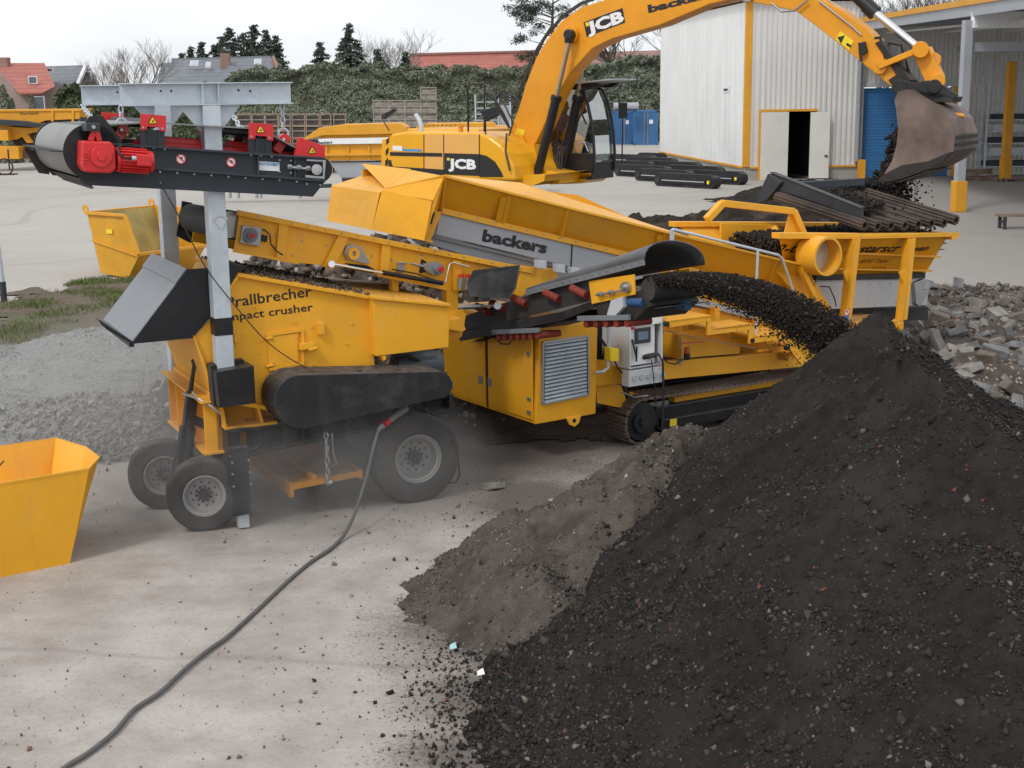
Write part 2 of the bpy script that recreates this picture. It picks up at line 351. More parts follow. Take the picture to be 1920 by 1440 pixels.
def soilmat(name,ca,cb,scale=6,specks=None,bs=.6,bd=.03,patch=None):
    m,nt,b=newmat(name); n=nz(nt,scale,8,.65); n2=nz(nt,scale*9,5,.7)
    c=mixc(nt,ramp(nt,n,.3,.72),ca,cb); c=mixc(nt,math_(nt,'MULTIPLY',ramp(nt,n2,.45,.8),.5),c,tuple(x*.45 for x in ca))
    if patch:
        c=mixc(nt,ramp(nt,nz(nt,patch[1],5,.6),.5,.68),c,patch[0])
    if specks:
        t=nt.nodes.new('ShaderNodeTexCoord'); vo=nt.nodes.new('ShaderNodeTexVoronoi'); vo.inputs['Scale'].default_value=specks[1]; nt.links.new(t.outputs['Object'],vo.inputs['Vector'])
        sc=nt.nodes.new('ShaderNodeSeparateColor'); nt.links.new(vo.outputs['Color'],sc.inputs[0])
        f=math_(nt,'MULTIPLY',math_(nt,'GREATER_THAN',sc.outputs[0],specks[2]),math_(nt,'LESS_THAN',vo.outputs['Distance'],.42)); c=mixc(nt,f,c,specks[0])
    nt.links.new(c,b.inputs['Base Color']); b.inputs['Roughness'].default_value=.95; b.inputs['Specular IOR Level'].default_value=.15
    bump(nt,b,math_(nt,'ADD',n,math_(nt,'MULTIPLY',n2,.6)),bs,bd); return m
def ground_mat():
    m,nt,b=newmat('yard_concrete')
    t=nt.nodes.new('ShaderNodeTexCoord'); V=t.outputs['Object']
    big=nz(nt,.16,5,.55,V); mid=nz(nt,1.1,7,.65,V); fin=nz(nt,26,5,.7,V)
    mp=nt.nodes.new('ShaderNodeMapping'); mp.inputs['Scale'].default_value=(.35,2.6,1); mp.inputs['Rotation'].default_value=(0,0,R(-14)); nt.links.new(V,mp.inputs[0])
    stre=nz(nt,1.0,7,.7,mp.outputs[0])
    c=mixc(nt,ramp(nt,mid,.36,.62),(.305,.272,.245),(.435,.402,.373))
    c=mixc(nt,math_(nt,'MULTIPLY',ramp(nt,stre,.5,.72),.35),c,(.27,.225,.195))
    c=mixc(nt,math_(nt,'MULTIPLY',ramp(nt,big,.45,.7),.35),c,(.30,.255,.225))
    sx=nt.nodes.new('ShaderNodeSeparateXYZ'); nt.links.new(V,sx.inputs[0]); wob=math_(nt,'MULTIPLY',math_(nt,'SUBTRACT',mid,.5),.35)
    for ax_,kx,cst,wd_ in ((1,-.13,11.15,.07),):
        l=math_(nt,'ABSOLUTE',math_(nt,'ADD',math_(nt,'SUBTRACT',math_(nt,'ADD',sx.outputs[ax_],math_(nt,'MULTIPLY',sx.outputs[0],-kx if ax_ else 0.)),cst),wob))
        c=mixc(nt,math_(nt,'MULTIPLY',ramp(nt,math_(nt,'ADD',l,math_(nt,'MULTIPLY',math_(nt,'SUBTRACT',fin,.5),.12)),0.,wd_,(1,1,1,1),(0,0,0,1)),.4),c,(.20,.17,.15))
    c=mixc(nt,math_(nt,'MULTIPLY',ramp(nt,fin,.52,.74),.6),c,(.19,.165,.15)); c=mixc(nt,math_(nt,'MULTIPLY',ramp(nt,nz(nt,5,7,.75,V),.56,.72),.45),c,(.235,.205,.18))
    # pinkish brick-dust smears
    mp2=nt.nodes.new('ShaderNodeMapping'); mp2.inputs['Scale'].default_value=(.5,3,1); mp2.inputs['Location'].default_value=(5,2,0); nt.links.new(V,mp2.inputs[0])
    c=mixc(nt,math_(nt,'MULTIPLY',ramp(nt,nz(nt,1.4,6,.75,mp2.outputs[0]),.62,.74),.5),c,(.36,.22,.17))
    # earth trodden round the foot of the heap and under the machines
    dm=None
    for (gx,gy,gr) in [(G(1000,935).x,G(1000,935).y,.9),(G(960,850).x,G(960,850).y,1.5),(G(1100,810).x,G(1100,810).y,2.0),(G(870,790).x,G(870,790).y,2.0),(.9,20.5,3.0),(3,22,3.5),(-.1,12.0,.9),(-.3,10.6,.55),(-.35,9.6,.5),(-2.5,20.5,2.2)]:
        vd=nt.nodes.new('ShaderNodeVectorMath'); vd.operation='DISTANCE'; nt.links.new(V,vd.inputs[0]); vd.inputs[1].default_value=(gx,gy,0)
        q=math_(nt,'SUBTRACT',1.,math_(nt,'DIVIDE',vd.outputs['Value'],gr*1.5)); dm=q if dm is None else math_(nt,'MAXIMUM',dm,q)
    dm=math_(nt,'ADD',dm,math_(nt,'MULTIPLY',math_(nt,'SUBTRACT',mid,.5),1.5)); dm=math_(nt,'ADD',dm,math_(nt,'MULTIPLY',math_(nt,'SUBTRACT',fin,.5),1.1))
    c=mixc(nt,math_(nt,'MULTIPLY',ramp(nt,dm,.02,.6),.85),c,(.095,.08,.07))
    # farther yard: grey block paving, with tyre sweeps
    s=nt.nodes.new('ShaderNodeSeparateXYZ'); nt.links.new(V,s.inputs[0])
    far=ramp(nt,math_(nt,'ADD',s.outputs[1],math_(nt,'MULTIPLY',mid,4)),.0,1.); 
    fmask=math_(nt,'SMOOTH_MIN',math_(nt,'MAXIMUM',math_(nt,'MULTIPLY',math_(nt,'SUBTRACT',math_(nt,'ADD',s.outputs[1],math_(nt,'MULTIPLY',mid,6)),24.),.12),0.),1.,.1)
    br=nt.nodes.new('ShaderNodeTexBrick'); br.inputs['Scale'].default_value=3.2; br.inputs['Mortar Size'].default_value=.03; br.inputs['Color1'].default_value=(.41,.39,.362,1); br.inputs['Color2'].default_value=(.46,.44,.41,1); br.inputs['Mortar'].default_value=(.385,.365,.338,1)
    nt.links.new(V,br.inputs['Vector'])
    fc=mixc(nt,ramp(nt,nz(nt,.09,6,.6,V),.35,.7),br.outputs[0],(.35,.325,.295))
    cn=math_(nt,'PINGPONG',math_(nt,'MULTIPLY',nz(nt,.035,1,.5,V),9.),.5); fc=mixc(nt,math_(nt,'MULTIPLY',ramp(nt,cn,.0,.035,(1,1,1,1),(0,0,0,1)),.28),fc,(.17,.165,.16)); fc=mixc(nt,math_(nt,'MULTIPLY',ramp(nt,nz(nt,1.2,6,.75,V),.5,.75),.3),fc,(.25,.235,.22))
    # right-hand yard is darker and browner
    rm=ramp(nt,math_(nt,'MULTIPLY',math_(nt,'SUBTRACT',s.outputs[0],math_(nt,'MULTIPLY',s.outputs[1],.08)),.1),.2,.9)
    fc=mixc(nt,math_(nt,'MULTIPLY',rm,.6),fc,(.245,.225,.21))
    c=mixc(nt,fmask,c,fc)
    nt.links.new(c,b.inputs['Base Color']); b.inputs['Roughness'].default_value=.9; b.inputs['Specular IOR Level'].default_value=.2
    bump(nt,b,math_(nt,'ADD',math_(nt,'MULTIPLY',mid,1.2),math_(nt,'MULTIPLY',fin,.25)),.35,.03); return m
gm=ground_mat()
x=np.concatenate([np.linspace(-1500,-40,12),np.linspace(-30,40,141),np.linspace(50,1500,12)]); y=np.concatenate([np.linspace(-60,0,4),np.linspace(4,60,140),np.linspace(70,2500,20)])
X,Y=np.meshgrid(x,y); Z=np.where((Y<60)&(np.abs(X)<40),fbm(X,Y,2.5,3,5)*.02,0)
nx=len(x);ny=len(y); idx=np.arange(nx*ny).reshape(ny,nx)
F_=np.stack([idx[:-1,:-1],idx[:-1,1:],idx[1:,1:],idx[1:,:-1]],-1).reshape(-1,4)
tag(npmesh('ground',np.stack([X,Y,Z],-1).reshape(-1,3),F_,gm,smooth=True),kind='structure')
def caps(X,Y,cs):
    """max over capsules (x0,y0,h0,x1,y1,h1,slope,round)"""
    Zm=np.full(X.shape,-9.)
    for x0,y0,h0,x1,y1,h1,sl,rd in cs:
        dx,dy=x1-x0,y1-y0; L=dx*dx+dy*dy+1e-9; t=np.clip(((X-x0)*dx+(Y-y0)*dy)/L,0,1)
        d=np.hypot(X-x0-t*dx,Y-y0-t*dy); h=h0+(h1-h0)*t; z=h-sl*(np.sqrt(d*d+rd*rd)-rd); Zm=np.maximum(Zm,z)
    return Zm
def heap(name,cs,bx,res,mat,rough=.06,rs=.5,seed=1,foot=.25,sharp=0,extra=None,warp=.35):
    x=np.arange(bx[0],bx[1]+1e-6,res); y=np.arange(bx[2],bx[3]+1e-6,res); X,Y=np.meshgrid(x,y)
    wx=fbm(X,Y,1.3,3,seed+50)*warp; wy=fbm(X,Y,1.3,3,seed+70)*warp
    Z=caps(X+wx,Y+wy,cs); 
    if foot: Z=np.where(Z<foot,foot*np.exp(np.clip((Z-foot)/foot,-6,0))*1.0,Z); Z=Z-.03
    n=fbm(X,Y,rs,5,seed,.6)
    if sharp: n=n-sharp*np.abs(fbm(X,Y,rs*1.4,4,seed+9,.6))
    Z=Z+n*rough*2*np.clip((Z+.06)*4,0,1)
    if extra is not None: Z=extra(X,Y,Z)
    ny,nx=X.shape; idx=np.arange(nx*ny).reshape(ny,nx); F=np.stack([idx[:-1,:-1],idx[:-1,1:],idx[1:,1:],idx[1:,:-1]],-1).reshape(-1,4)
    zf=Z.ravel()[F].max(1); F=F[zf>-.012]; used=np.unique(F); mp_=np.full(nx*ny,-1); mp_[used]=np.arange(len(used))
    V=np.stack([X.ravel(),Y.ravel(),Z.ravel()],-1)[used]; o=npmesh(name,V,mp_[F],mat,smooth=True)
    def hf(px,py):
        i=np.clip(((px-bx[0])/res).astype(int),0,nx-1); j=np.clip(((py-bx[2])/res).astype(int),0,ny-1); return Z[j,i]
    return o,hf
ICO=None
def stones(name,pos,size,mat,parent=None,flat=.7,kind='oct'):
    n=len(pos)
    if kind=='oct': B=np.array([(1,0,0),(-1,0,0),(0,1,0),(0,-1,0),(0,0,1),(0,0,-1)],float); T=np.array([(0,2,4),(2,1,4),(1,3,4),(3,0,4),(2,0,5),(1,2,5),(3,1,5),(0,3,5)])
    else: 
        B=np.array([(x_,y_,z_) for x_ in(-1,1) for y_ in(-1,1) for z_ in(-1,1)],float)*.62
        T=np.array([(0,1,3),(0,3,2),(4,6,7),(4,7,5),(0,4,5),(0,5,1),(2,3,7),(2,7,6),(0,2,6),(0,6,4),(1,5,7),(1,7,3)])
    k=len(B); V=B[None]*(.7+.6*rng.random((n,k,1)))+rng.normal(0,.13,(n,k,3))
    V*=np.stack([.7+.6*rng.random(n),.7+.6*rng.random(n),np.full(n,flat)],-1)[:,None]
    q=rng.normal(size=(n,4)); q/=np.linalg.norm(q,axis=1,keepdims=True); a,b,c,d=q.T
    Rm=np.stack([np.stack([1-2*(c*c+d*d),2*(b*c-a*d),2*(b*d+a*c)],-1),np.stack([2*(b*c+a*d),1-2*(b*b+d*d),2*(c*d-a*b)],-1),np.stack([2*(b*d-a*c),2*(c*d+a*b),1-2*(b*b+c*c)],-1)],1)
    V=np.einsum('nij,nkj->nki',Rm,V)*size[:,None,None]+pos[:,None,:]
    F=(T[None]+np.arange(n)[:,None,None]*k).reshape(-1,3)
    return npmesh(name,V.reshape(-1,3),F,mat,parent)
# --- black compost pile in front
soil_black=soilmat('black_soil',(.017,.0145,.013),(.036,.031,.028),9,bs=1,bd=.03,patch=((.038,.0325,.029),1.6))
pc=[(3.45,12.75,2.74,3.45,10.9,2.35,.84,.08),(3.5,10.8,2.3,5.2,9.6,1.9,.68,.3),(3.45,12.75,2.72,4.5,13.0,1.95,.78,.12),(2.95,10.6,1.75,3.3,9.0,1.6,.68,.4)]
def side_(X,Y): return Y-X-11.3+fbm(X,Y,.8,4,90)*.55
def gully(X,Y,Z):
    d=side_(X,Y); Z=Z-np.clip(d*1.3,0,.75)*np.clip((3.2-X)*2,0,1)
    a=np.arctan2(Y-11.9,X-3.35)*6.; r=np.hypot(X-3.35,Y-11.9); Z=Z+fbm(X,Y,.16,3,55)*.035*np.clip(Z*3,0,1); return Z+vn(a*1.0,r*.25,1.,77)*.12*np.clip(Z,0,1)+vn(a*2.3,r*.3,1.,78)*.04*np.clip(Z,0,1)
o,hp=heap('soil_pile',pc,(-2.2,9.5,5.2,18.5),.032,soil_black,.045,.45,3,.16,extra=gully,warp=.15)
tag(o,kind='stuff'); pile=o
# --- dusty older mound on its left shoulder and along the track
def crust(X,Y,Z):
    d=side_(X,Y); Z=Z-np.clip(-d*1.6-.12,0,3)
    n=np.abs(fbm(X,Y,.7,4,33)); return Z-np.where(n<.035,(.035-n)*3.2,0)*np.clip(Z*2,0,1)
soil_grey=soilmat('dusty_soil',(.078,.064,.054),(.142,.121,.104),6,bs=1,bd=.03,patch=((.055,.046,.039),1.9))
o,hg=heap('dusty_soil_mound',[(1.75,13.9,1.50,1.1,13.5,1.36,.75,.1),(1.1,13.5,1.36,.15,13.0,.70,.70,.12),(1.9,14.2,1.15,2.9,15.2,.8,.62,.25),(2.4,15.2,.72,4.6,16.9,.72,.5,.3),(1.5,13.1,1.38,.40,12.4,.74,.66,.15),(.35,12.4,.62,.1,11.9,.3,.55,.15)],(-1.6,6.5,10.5,19),.03,soil_grey,.085,.5,13,.12,sharp=.8,extra=crust,warp=.3)
tag(o,kind='stuff'); mound=o
cand=rng.random((90000,2))*[7.5,8]+[-1.5,10.8]; z=hg(cand[:,0],cand[:,1]); k=(z>.0)&(hp(cand[:,0],cand[:,1])<z+.01)&(rng.random(len(z))<.8); cand=cand[k];z=z[k]; sz=np.clip(rng.lognormal(-4.75,.5,len(z)),.005,.04)
st=stonemat('mound_stones',[(0,(.10,.087,.077)),(.5,(.15,.132,.116)),(.82,(.055,.048,.042)),(.95,(.36,.31,.25))]); so=stones('soil_crumbs',np.stack([cand[:,0],cand[:,1],z+sz*.3],-1),sz,st,mound); so['kind']='stuff'
cand=rng.random((600000,2))*[10.5,11.5]+[-2.0,6.0]; z=hp(cand[:,0],cand[:,1])
keep=(z>.0)&(rng.random(len(z))<np.clip(.72+vn(cand[:,0],cand[:,1],.5,8)*.9+ (1.2-z)*.15,.3,1))&(cand[:,1]<14.6)&(hg(cand[:,0],cand[:,1])<z-.0); cand=cand[keep];z=z[keep]
sz=np.clip(rng.lognormal(-4.7,.5,len(z)),.004,.05)*np.clip(1.25-.2*z,.7,1.3)
chunk=stonemat('pile_crumbs',[(0,(.020,.017,.0155)),(.45,(.036,.031,.029)),(.82,(.060,.054,.050)),(.955,(.12,.105,.095)),(.985,(.20,.17,.14)),(.993,(.16,.055,.035)),(.9965,(.42,.39,.34))])
so=stones('soil_crumbs',np.stack([cand[:,0],cand[:,1],z+sz*.35],-1),sz,chunk,pile); so['kind']='stuff'
cand=rng.random((60000,2))*[4,4.5]+[-1,10.5]; z=hg(cand[:,0],cand[:,1]); k=(z>.02)&(hp(cand[:,0],cand[:,1])<z)&(rng.random(len(z))<np.exp(-np.clip(side_(cand[:,0],cand[:,1]),0,9)/.22)*.8); cand=cand[k];z=z[k]; sz=np.clip(rng.lognormal(-4.7,.5,len(z)),.004,.04)
so=stones('rolled_crumbs',np.stack([cand[:,0],cand[:,1],z+sz*.3],-1),sz,chunk,mound); so['kind']='stuff'
# --- crumbs and pebbles spilled over the concrete
N=60000; px=rng.random(N)*13-7; py=9+rng.random(N)**1.0*16
dn=np.exp(-np.abs(caps(px,py,pc))/.55)*1.2+.05+np.clip(vn(px,py,1.6,4),0,1)*.5; k=rng.random(N)<dn*.55; px=px[k];py=py[k]
sz=np.clip(rng.lognormal(-5.05,.6,len(px)),.003,.045)
peb=stonemat('pebbles',[(0,(.16,.135,.12)),(.35,(.09,.075,.066)),(.6,(.28,.25,.22)),(.85,(.20,.12,.095)),(.93,(.045,.04,.036))])
so=stones('loose_pebbles',np.stack([px,py,sz*.35],-1),sz,peb); tag(so,kind='stuff')
N=5000; px=rng.normal(-.35,.5,N); py=rng.random(N)*5.5+8.6; k=caps(px,py,pc)<.15; px=px[k];py=py[k]; sz=np.clip(rng.lognormal(-4.5,.45,len(px)),.004,.05)
k=rng.random(len(px))<np.clip(1.1+caps(px,py,pc)*1.5,.02,1); so=stones('spilled_soil_crumbs',np.stack([px,py,sz*.4],-1)[k],sz[k],chunk); tag(so,kind='stuff')
# thin film of dark earth swept round the foot of the heap and under the machines
film=soilmat('dark_earth_film',(.05,.042,.037),(.13,.112,.10),3,bs=.5,bd=.02)
def patch(name,pts,mat,z=.012,res=.12,seed=3,amp=.03,edge=1.0):
    P_=[(p[0],p[1],r_) for p,r_ in pts]
    xs=[p[0] for p in P_];ys=[p[1] for p in P_]; m_=max(p[2] for p in P_)+.5
    x=np.arange(min(xs)-m_,max(xs)+m_,res);y=np.arange(min(ys)-m_,max(ys)+m_,res);X,Y=np.meshgrid(x,y)
    D=np.full(X.shape,-9.)
    for a,b_,r_ in P_: D=np.maximum(D,1-np.hypot(X-a,Y-b_)/r_)
    D=D+fbm(X,Y,1.2,5,seed,.6)*edge
    Z=np.clip(D,0,.3)*amp*3+z+fbm(X,Y,.4,3,seed+1)*amp*.7*np.clip(D*3,0,1)
    ny,nx=X.shape; idx=np.arange(nx*ny).reshape(ny,nx); F=np.stack([idx[:-1,:-1],idx[:-1,1:],idx[1:,1:],idx[1:,:-1]],-1).reshape(-1,4)
    F=F[D.ravel()[F].min(1)>0]; used=np.unique(F); mp_=np.full(nx*ny,-1); mp_[used]=np.arange(len(used))
    return npmesh(name,np.stack([X.ravel(),Y.ravel(),Z.ravel()],-1)[used],mp_[F],mat,smooth=True)
tag(patch('dirt',[(G(1180,800),1.0),(G(1050,775),1.6),(G(1200,760),2.2),(G(900,780),1.2)],film,res=.06),kind='stuff')
0 and tag(patch('spilled_earth',[(G(860,1210),.35),(G(800,1240),.25),(G(840,1150),.5),(G(800,1330),.2)],film,res=.03,edge=.8,amp=.008,seed=21),kind='stuff')
# --- grey gravel heap at the left, coarser cobbles at its right foot
gravel=soilmat('grey_gravel',(.23,.23,.225),(.38,.38,.375),8,specks=((.42,.41,.39),30,.55),bs=1,bd=.05)
gl=[(-11,24,.45,-7.8,24.3,.5,.30,.8),(-7.4,24.5,.8,-5.0,24.0,.95,.35,.6),(-9.5,21,.32,-6.4,20.6,.35,.22,.8),(-6.2,21.6,.55,-3.6,21.8,.65,.35,.6)]
o,hgr=heap('gravel_heap',gl,(-14,-1,16.5,30),.06,gravel,.05,.5,41,.12); tag(o,kind='stuff')
cand=rng.random((60000,2))*[12.5,12]+[-13.5,17]; z=hgr(cand[:,0],cand[:,1]); k=(z>.02); cand=cand[k];z=z[k]; sz=np.clip(rng.lognormal(-4.35,.4,len(z)),.006,.04)
gs=stonemat('gravel_stones',[(0,(.28,.28,.27)),(.35,(.36,.36,.35)),(.65,(.23,.23,.225)),(.85,(.46,.45,.43)),(.95,(.30,.26,.22))]); so=stones('gravel_stones',np.stack([cand[:,0],cand[:,1],z+sz*.3],-1),sz,gs,o); so['kind']='stuff'
N=9000; px=rng.random(N)*5.8-7.8; py=18.2+rng.random(N)*2.6; z=np.maximum(hgr(px,py),0); k=(rng.random(N)<np.clip((px+8)/3,.1,1)); px=px[k];py=py[k];z=z[k]; sz=np.clip(rng.lognormal(-3.9,.45,len(px)),.01,.06)
cb=stonemat('cobbles',[(0,(.24,.22,.205)),(.3,(.31,.29,.27)),(.55,(.19,.17,.155)),(.78,(.26,.19,.165)),(.85,(.38,.365,.345))]); so=stones('cobble_heap',np.stack([px,py,z+sz*.3+rng.random(len(px))*.07],-1),sz,cb,kind='cube'); tag(so,kind='stuff')
# --- grass verge
earth=soilmat('verge_earth',(.10,.078,.06),(.17,.14,.11),2,bs=.6,bd=.04,patch=((.09,.11,.04),.8))
vp=[(G(120,580),3.0),(G(200,560),2.5),(G(60,620),2.4),(G(170,615),2.4),(G(215,535),1.5),(G(300,560),2.0)]
tag(patch('verge_soil',vp,earth,res=.12,amp=.05,seed=12),kind='stuff')
def grassfield():
    n=30000; c=np.array([[p.x,p.y,r_] for p,r_ in vp]); i=rng.integers(0,len(c),n); a=rng.random(n)*6.283; rr=np.sqrt(rng.random(n))*c[i,2]*.85
    px=c[i,0]+np.cos(a)*rr; py=c[i,1]+np.sin(a)*rr; k=rng.random(n)<np.clip(.5+fbm(px,py,1.1,3,5)*2.2,0,1); px=px[k];py=py[k]; n=len(px)
    h=.04+rng.random(n)*.11; w_=.008+rng.random(n)*.01; t=rng.random(n)*6.283; l=rng.normal(0,.05,(n,2))
    z0=np.full(n,.03); A=np.stack([px-np.cos(t)*w_,py-np.sin(t)*w_,z0],-1);B=np.stack([px+np.cos(t)*w_,py+np.sin(t)*w_,z0],-1);C=np.stack([px+l[:,0],py+l[:,1],z0+h],-1)
    V=np.stack([A,B,C],1).reshape(-1,3); m=stonemat('grass_blades',[(0,(.09,.13,.035)),(.35,(.14,.18,.055)),(.65,(.24,.21,.11)),(.88,(.07,.10,.035))],.8)
    tag(npmesh('grass',V,np.arange(3*n).reshape(-1,3),m),kind='stuff')
grassfield()
# --- churned earth with broken blocks on the right, and earth heaps by the feeder
brown=soilmat('brown_rubble_soil',(.055,.043,.036),(.17,.145,.125),2.6,specks=((.32,.28,.25),16,.80),bs=1,bd=.06,patch=((.24,.215,.195),.9))
o,hr=heap('rubble_soil',[(6.3,17.5,.55,10,19.5,.5,.35,.6),(6.6,21,.85,9.5,22.5,.8,.35,.6),(7.2,25,.75,10.5,27,.6,.3,.7),(8,30,.5,12,31,.4,.25,.8),(10.5,23,.5,13,25,.4,.3,.6)],(4,17,14.5,37),.07,brown,.10,.7,61,.16,sharp=.6); tag(o,kind='stuff')
cand=rng.random((52000,2))*[12,21]+[4.5,15]; z=hr(cand[:,0],cand[:,1]); k=(z>-.0)&(rng.random(len(z))<np.clip(.12+fbm(cand[:,0],cand[:,1],1.2,3,15)*1.5,.02,.8)); cand=cand[k];z=z[k]; sz=np.clip(rng.lognormal(-3.6,.6,len(z)),.01,.12)
rs_=stonemat('rubble_bits',[(0,(.08,.065,.054)),(.35,(.14,.118,.10)),(.6,(.20,.18,.163)),(.75,(.05,.042,.036)),(.88,(.20,.18,.16)),(.95,(.30,.19,.14))]); so=stones('rubble_bits',np.stack([cand[:,0],cand[:,1],z+sz*.3],-1),sz,rs_,o,kind='cube'); so['kind']='stuff'
o,hb_=heap('earth_heap',[(4.6,45,.9,9.6,46,1.35,.4,.6),(8.6,44,1.0,10.2,44.5,1.0,.4,.5)],(0,15,40,50),.08,soilmat('dark_brown_earth',(.018,.014,.012),(.055,.044,.037),2.2,bs=1,bd=.08,patch=((.10,.08,.066),.7)),.16,.6,71,.2,sharp=.5); tag(o,kind='stuff')
o,_=heap('far_earth_heap',[(11.4,62,.75,14.2,62,.9,.45,.4)],(8,18,58,66),.1,soil_black,.12,.6,81,.2); tag(o,kind='stuff')
o,_=heap('working_platform',[(-1.4,30.4,1.82,1.4,29.2,1.82,1.2,2.3)],(-9,9,22,40),.12,soilmat('platform_earth',(.06,.05,.043),(.14,.12,.105),2,bs=.8,bd=.05),.06,.8,91,.2); tag(o,kind='stuff')
# ================================================================ CRUSHER TRAILER
C=Fr(G(460,990),64)
cr=thing('impact_crusher','yellow impact crusher on a wheeled trailer with a long black belt guard on its side','crusher',C)
Y_=M['yellow_clean']; K_=M['black']
def pl(mb,fr,q,t=.012,n=None): return mb.plate([fr.p(*a) for a in q],t,n)
m=MB(); pp(m,C,[(447,518),(697,561),(703,700),(694,748),(520,768),(404,746),(362,633),(400,592)],.25,2.1)
body=m.build('housing',Y_,cr,bevel=.006)
# flanges round the housing
m=MB(); pp(m,C,[(447,512),(699,556),(699,562),(446,519)],.18,2.17); pp(m,C,[(447,512),(450,518),(404,592),(398,590)],.2,.26); pp(m,C,[(362,629),(366,633),(409,747),(404,749)],.2,.26)
pp(m,C,[(404,744),(520,765),(700,741),(700,748),(520,773),(404,752)],.14,2.2)
m.build('flange',Y_,body,bevel=.003)
m=MB()
for x,y in [(470,521),(505,527),(545,534),(590,541),(633,548),(672,555)]: q=C.p(x,y,.19)+Vector((0,0,.01)); m.cyl(q,q+Vector((0,0,.025)),.014,6)
bolts(m,[C.p(x,y,.25) for x,y in [(490,637),(553,605),(585,613),(457,629),(480,577),(487,663),(650,644),(660,607),(650,690),(500,720),(588,683),(548,700),(597,692),(693,560),(697,600),(699,645),(500,705),(640,716),(420,640),(430,700)]],(0,-1,0),.013,.014)
m.build('bolt',Y_,body)
# inspection door
m=MB(); pp(m,C,[(502,632),(558,625),(560,682),(504,688)],.225,.25); dr=m.build('inspection_door',Y_,cr,bevel=.003)
m=MB(); 
for a in ([(500,627),(565,617),(566,622),(500,632)],[(505,690),(566,680),(566,685),(506,696)],[(565,617),(570,617),(571,684),(566,685)]): pp(m,C,a,.215,.25)
for x,y in ((505,634),(505,686)): m.cyl(C.p(x-6,y+1,.22),C.p(x+6,y-1,.22),.018,10)
bolts(m,[C.p(x,y,.225) for x,y in [(513,637),(555,633),(513,680),(555,676)]],(0,-1,0),.011,.012); m.build('door_frame',Y_,dr,bevel=.002)
m=MB(); pp(m,C,[(563,645),(590,642),(590,653),(563,657)],.16,.23); m.cyl(C.p(578,656,.18),C.p(594,652,.18),.025,10); m.build('latch',Y_,dr,bevel=.003)
m=MB(); pp(m,C,[(597,607),(609,605),(609,626),(598,628)],.18,.25); pp(m,C,[(439,627),(446,626),(447,642),(440,643)],.18,.25); m.build('lifting_lug',Y_,body,bevel=.004)
ftext(C,'Prallbrecher',(426,577),(585,555),20,.25,M['decal_black'],cr,off=.012)
ftext(C,'Impact crusher',(422,603),(587,582),15,.25,M['decal_black'],cr,off=.012)
# feed box at the right end of the housing
m=MB(); pp(m,C,[(698,560),(843,574),(841,651),(705,668)],.1,2.2); eb=m.build('feed_box',Y_,cr,bevel=.005)
m=MB(); pp(m,C,[(697,556),(845,570),(845,575),(697,561)],.06,2.24); pp(m,C,[(716,668),(724,667),(724,674),(719,677)],.1,.2); m.build('edge_strip',Y_,eb,bevel=.003)
# lower support frame
m=MB(); pp(m,C,[(410,752),(520,772),(520,800),(424,806)],.45,2.0)
pl(m,C,[(410,752,.2),(424,806,.2),(424,806,.45),(412,752,.45)],.02); pp(m,C,[(421,802),(520,790),(520,795),(421,808)],.14,.5)
for x0,x1,y0,y1 in ((482,487,766,802),(413,417,753,806)): pp(m,C,[(x0,y0),(x1,y0),(x1+9,y1-6),(x0+9,y1-5)],.16,.46)
m.build('support_frame',Y_,cr,bevel=.004)
q0=C.p(404,748,.25); q1=C.p(424,848,.25)
m=MB(); u0=q0.x-.01
for v in (.3,.75,1.2,1.65,2.05): m.box(u0-.12,u0+.35,v,v+.02,q1.z+.02,q0.z)
m.box(u0+.02,u0+.35,.3,2.05,q1.z,q0.z-.02); m.box(u0-.18,u0+.3,.15,2.2,q0.z-.02,q0.z); m.box(u0-.15,u0+.3,.25,2.1,q1.z-.01,q1.z+.02)
m.build('end_ribs',Y_,cr,bevel=.003)
# hopper ledge box (left face slope)
# black chassis
m=MB(); pp(m,C,[(424,808),(850,738),(850,744),(424,816)],.16,.42); pp(m,C,[(432,856),(560,829),(700,800),(850,765),(850,772),(700,807),(560,836),(432,864)],.1,.46)
pp(m,C,[(424,816),(850,744),(850,765),(432,856)],.32,.36); pp(m,C,[(424,816),(850,744),(850,772),(432,864)],2.0,2.06)
for x,y0,y1 in ((494,803,846),(530,797,838),(566,791,830),(604,786,822),(652,778,812),(692,771,803),(745,762,792),(800,753,780)): pp(m,C,[(x,y0),(x+4,y0),(x+5,y1),(x+1,y1)],.14,.34)
a=C.p(424,808,.1);b=C.p(433,864,.1); m.box(b.x-.03,b.x+.03,.1,2.15,b.z,a.z-.02); m.box(b.x-.12,b.x+.04,.1,2.15,b.z-.012,b.z+.002)
c_=C.p(850,770,.1); m.box(c_.x-.05,c_.x,.1,2.1,c_.z,c_.z+.2)
m.box(1.9,2.05,.35,2.0,.45,.6)
m.build('chassis',K_,cr,bevel=.004)
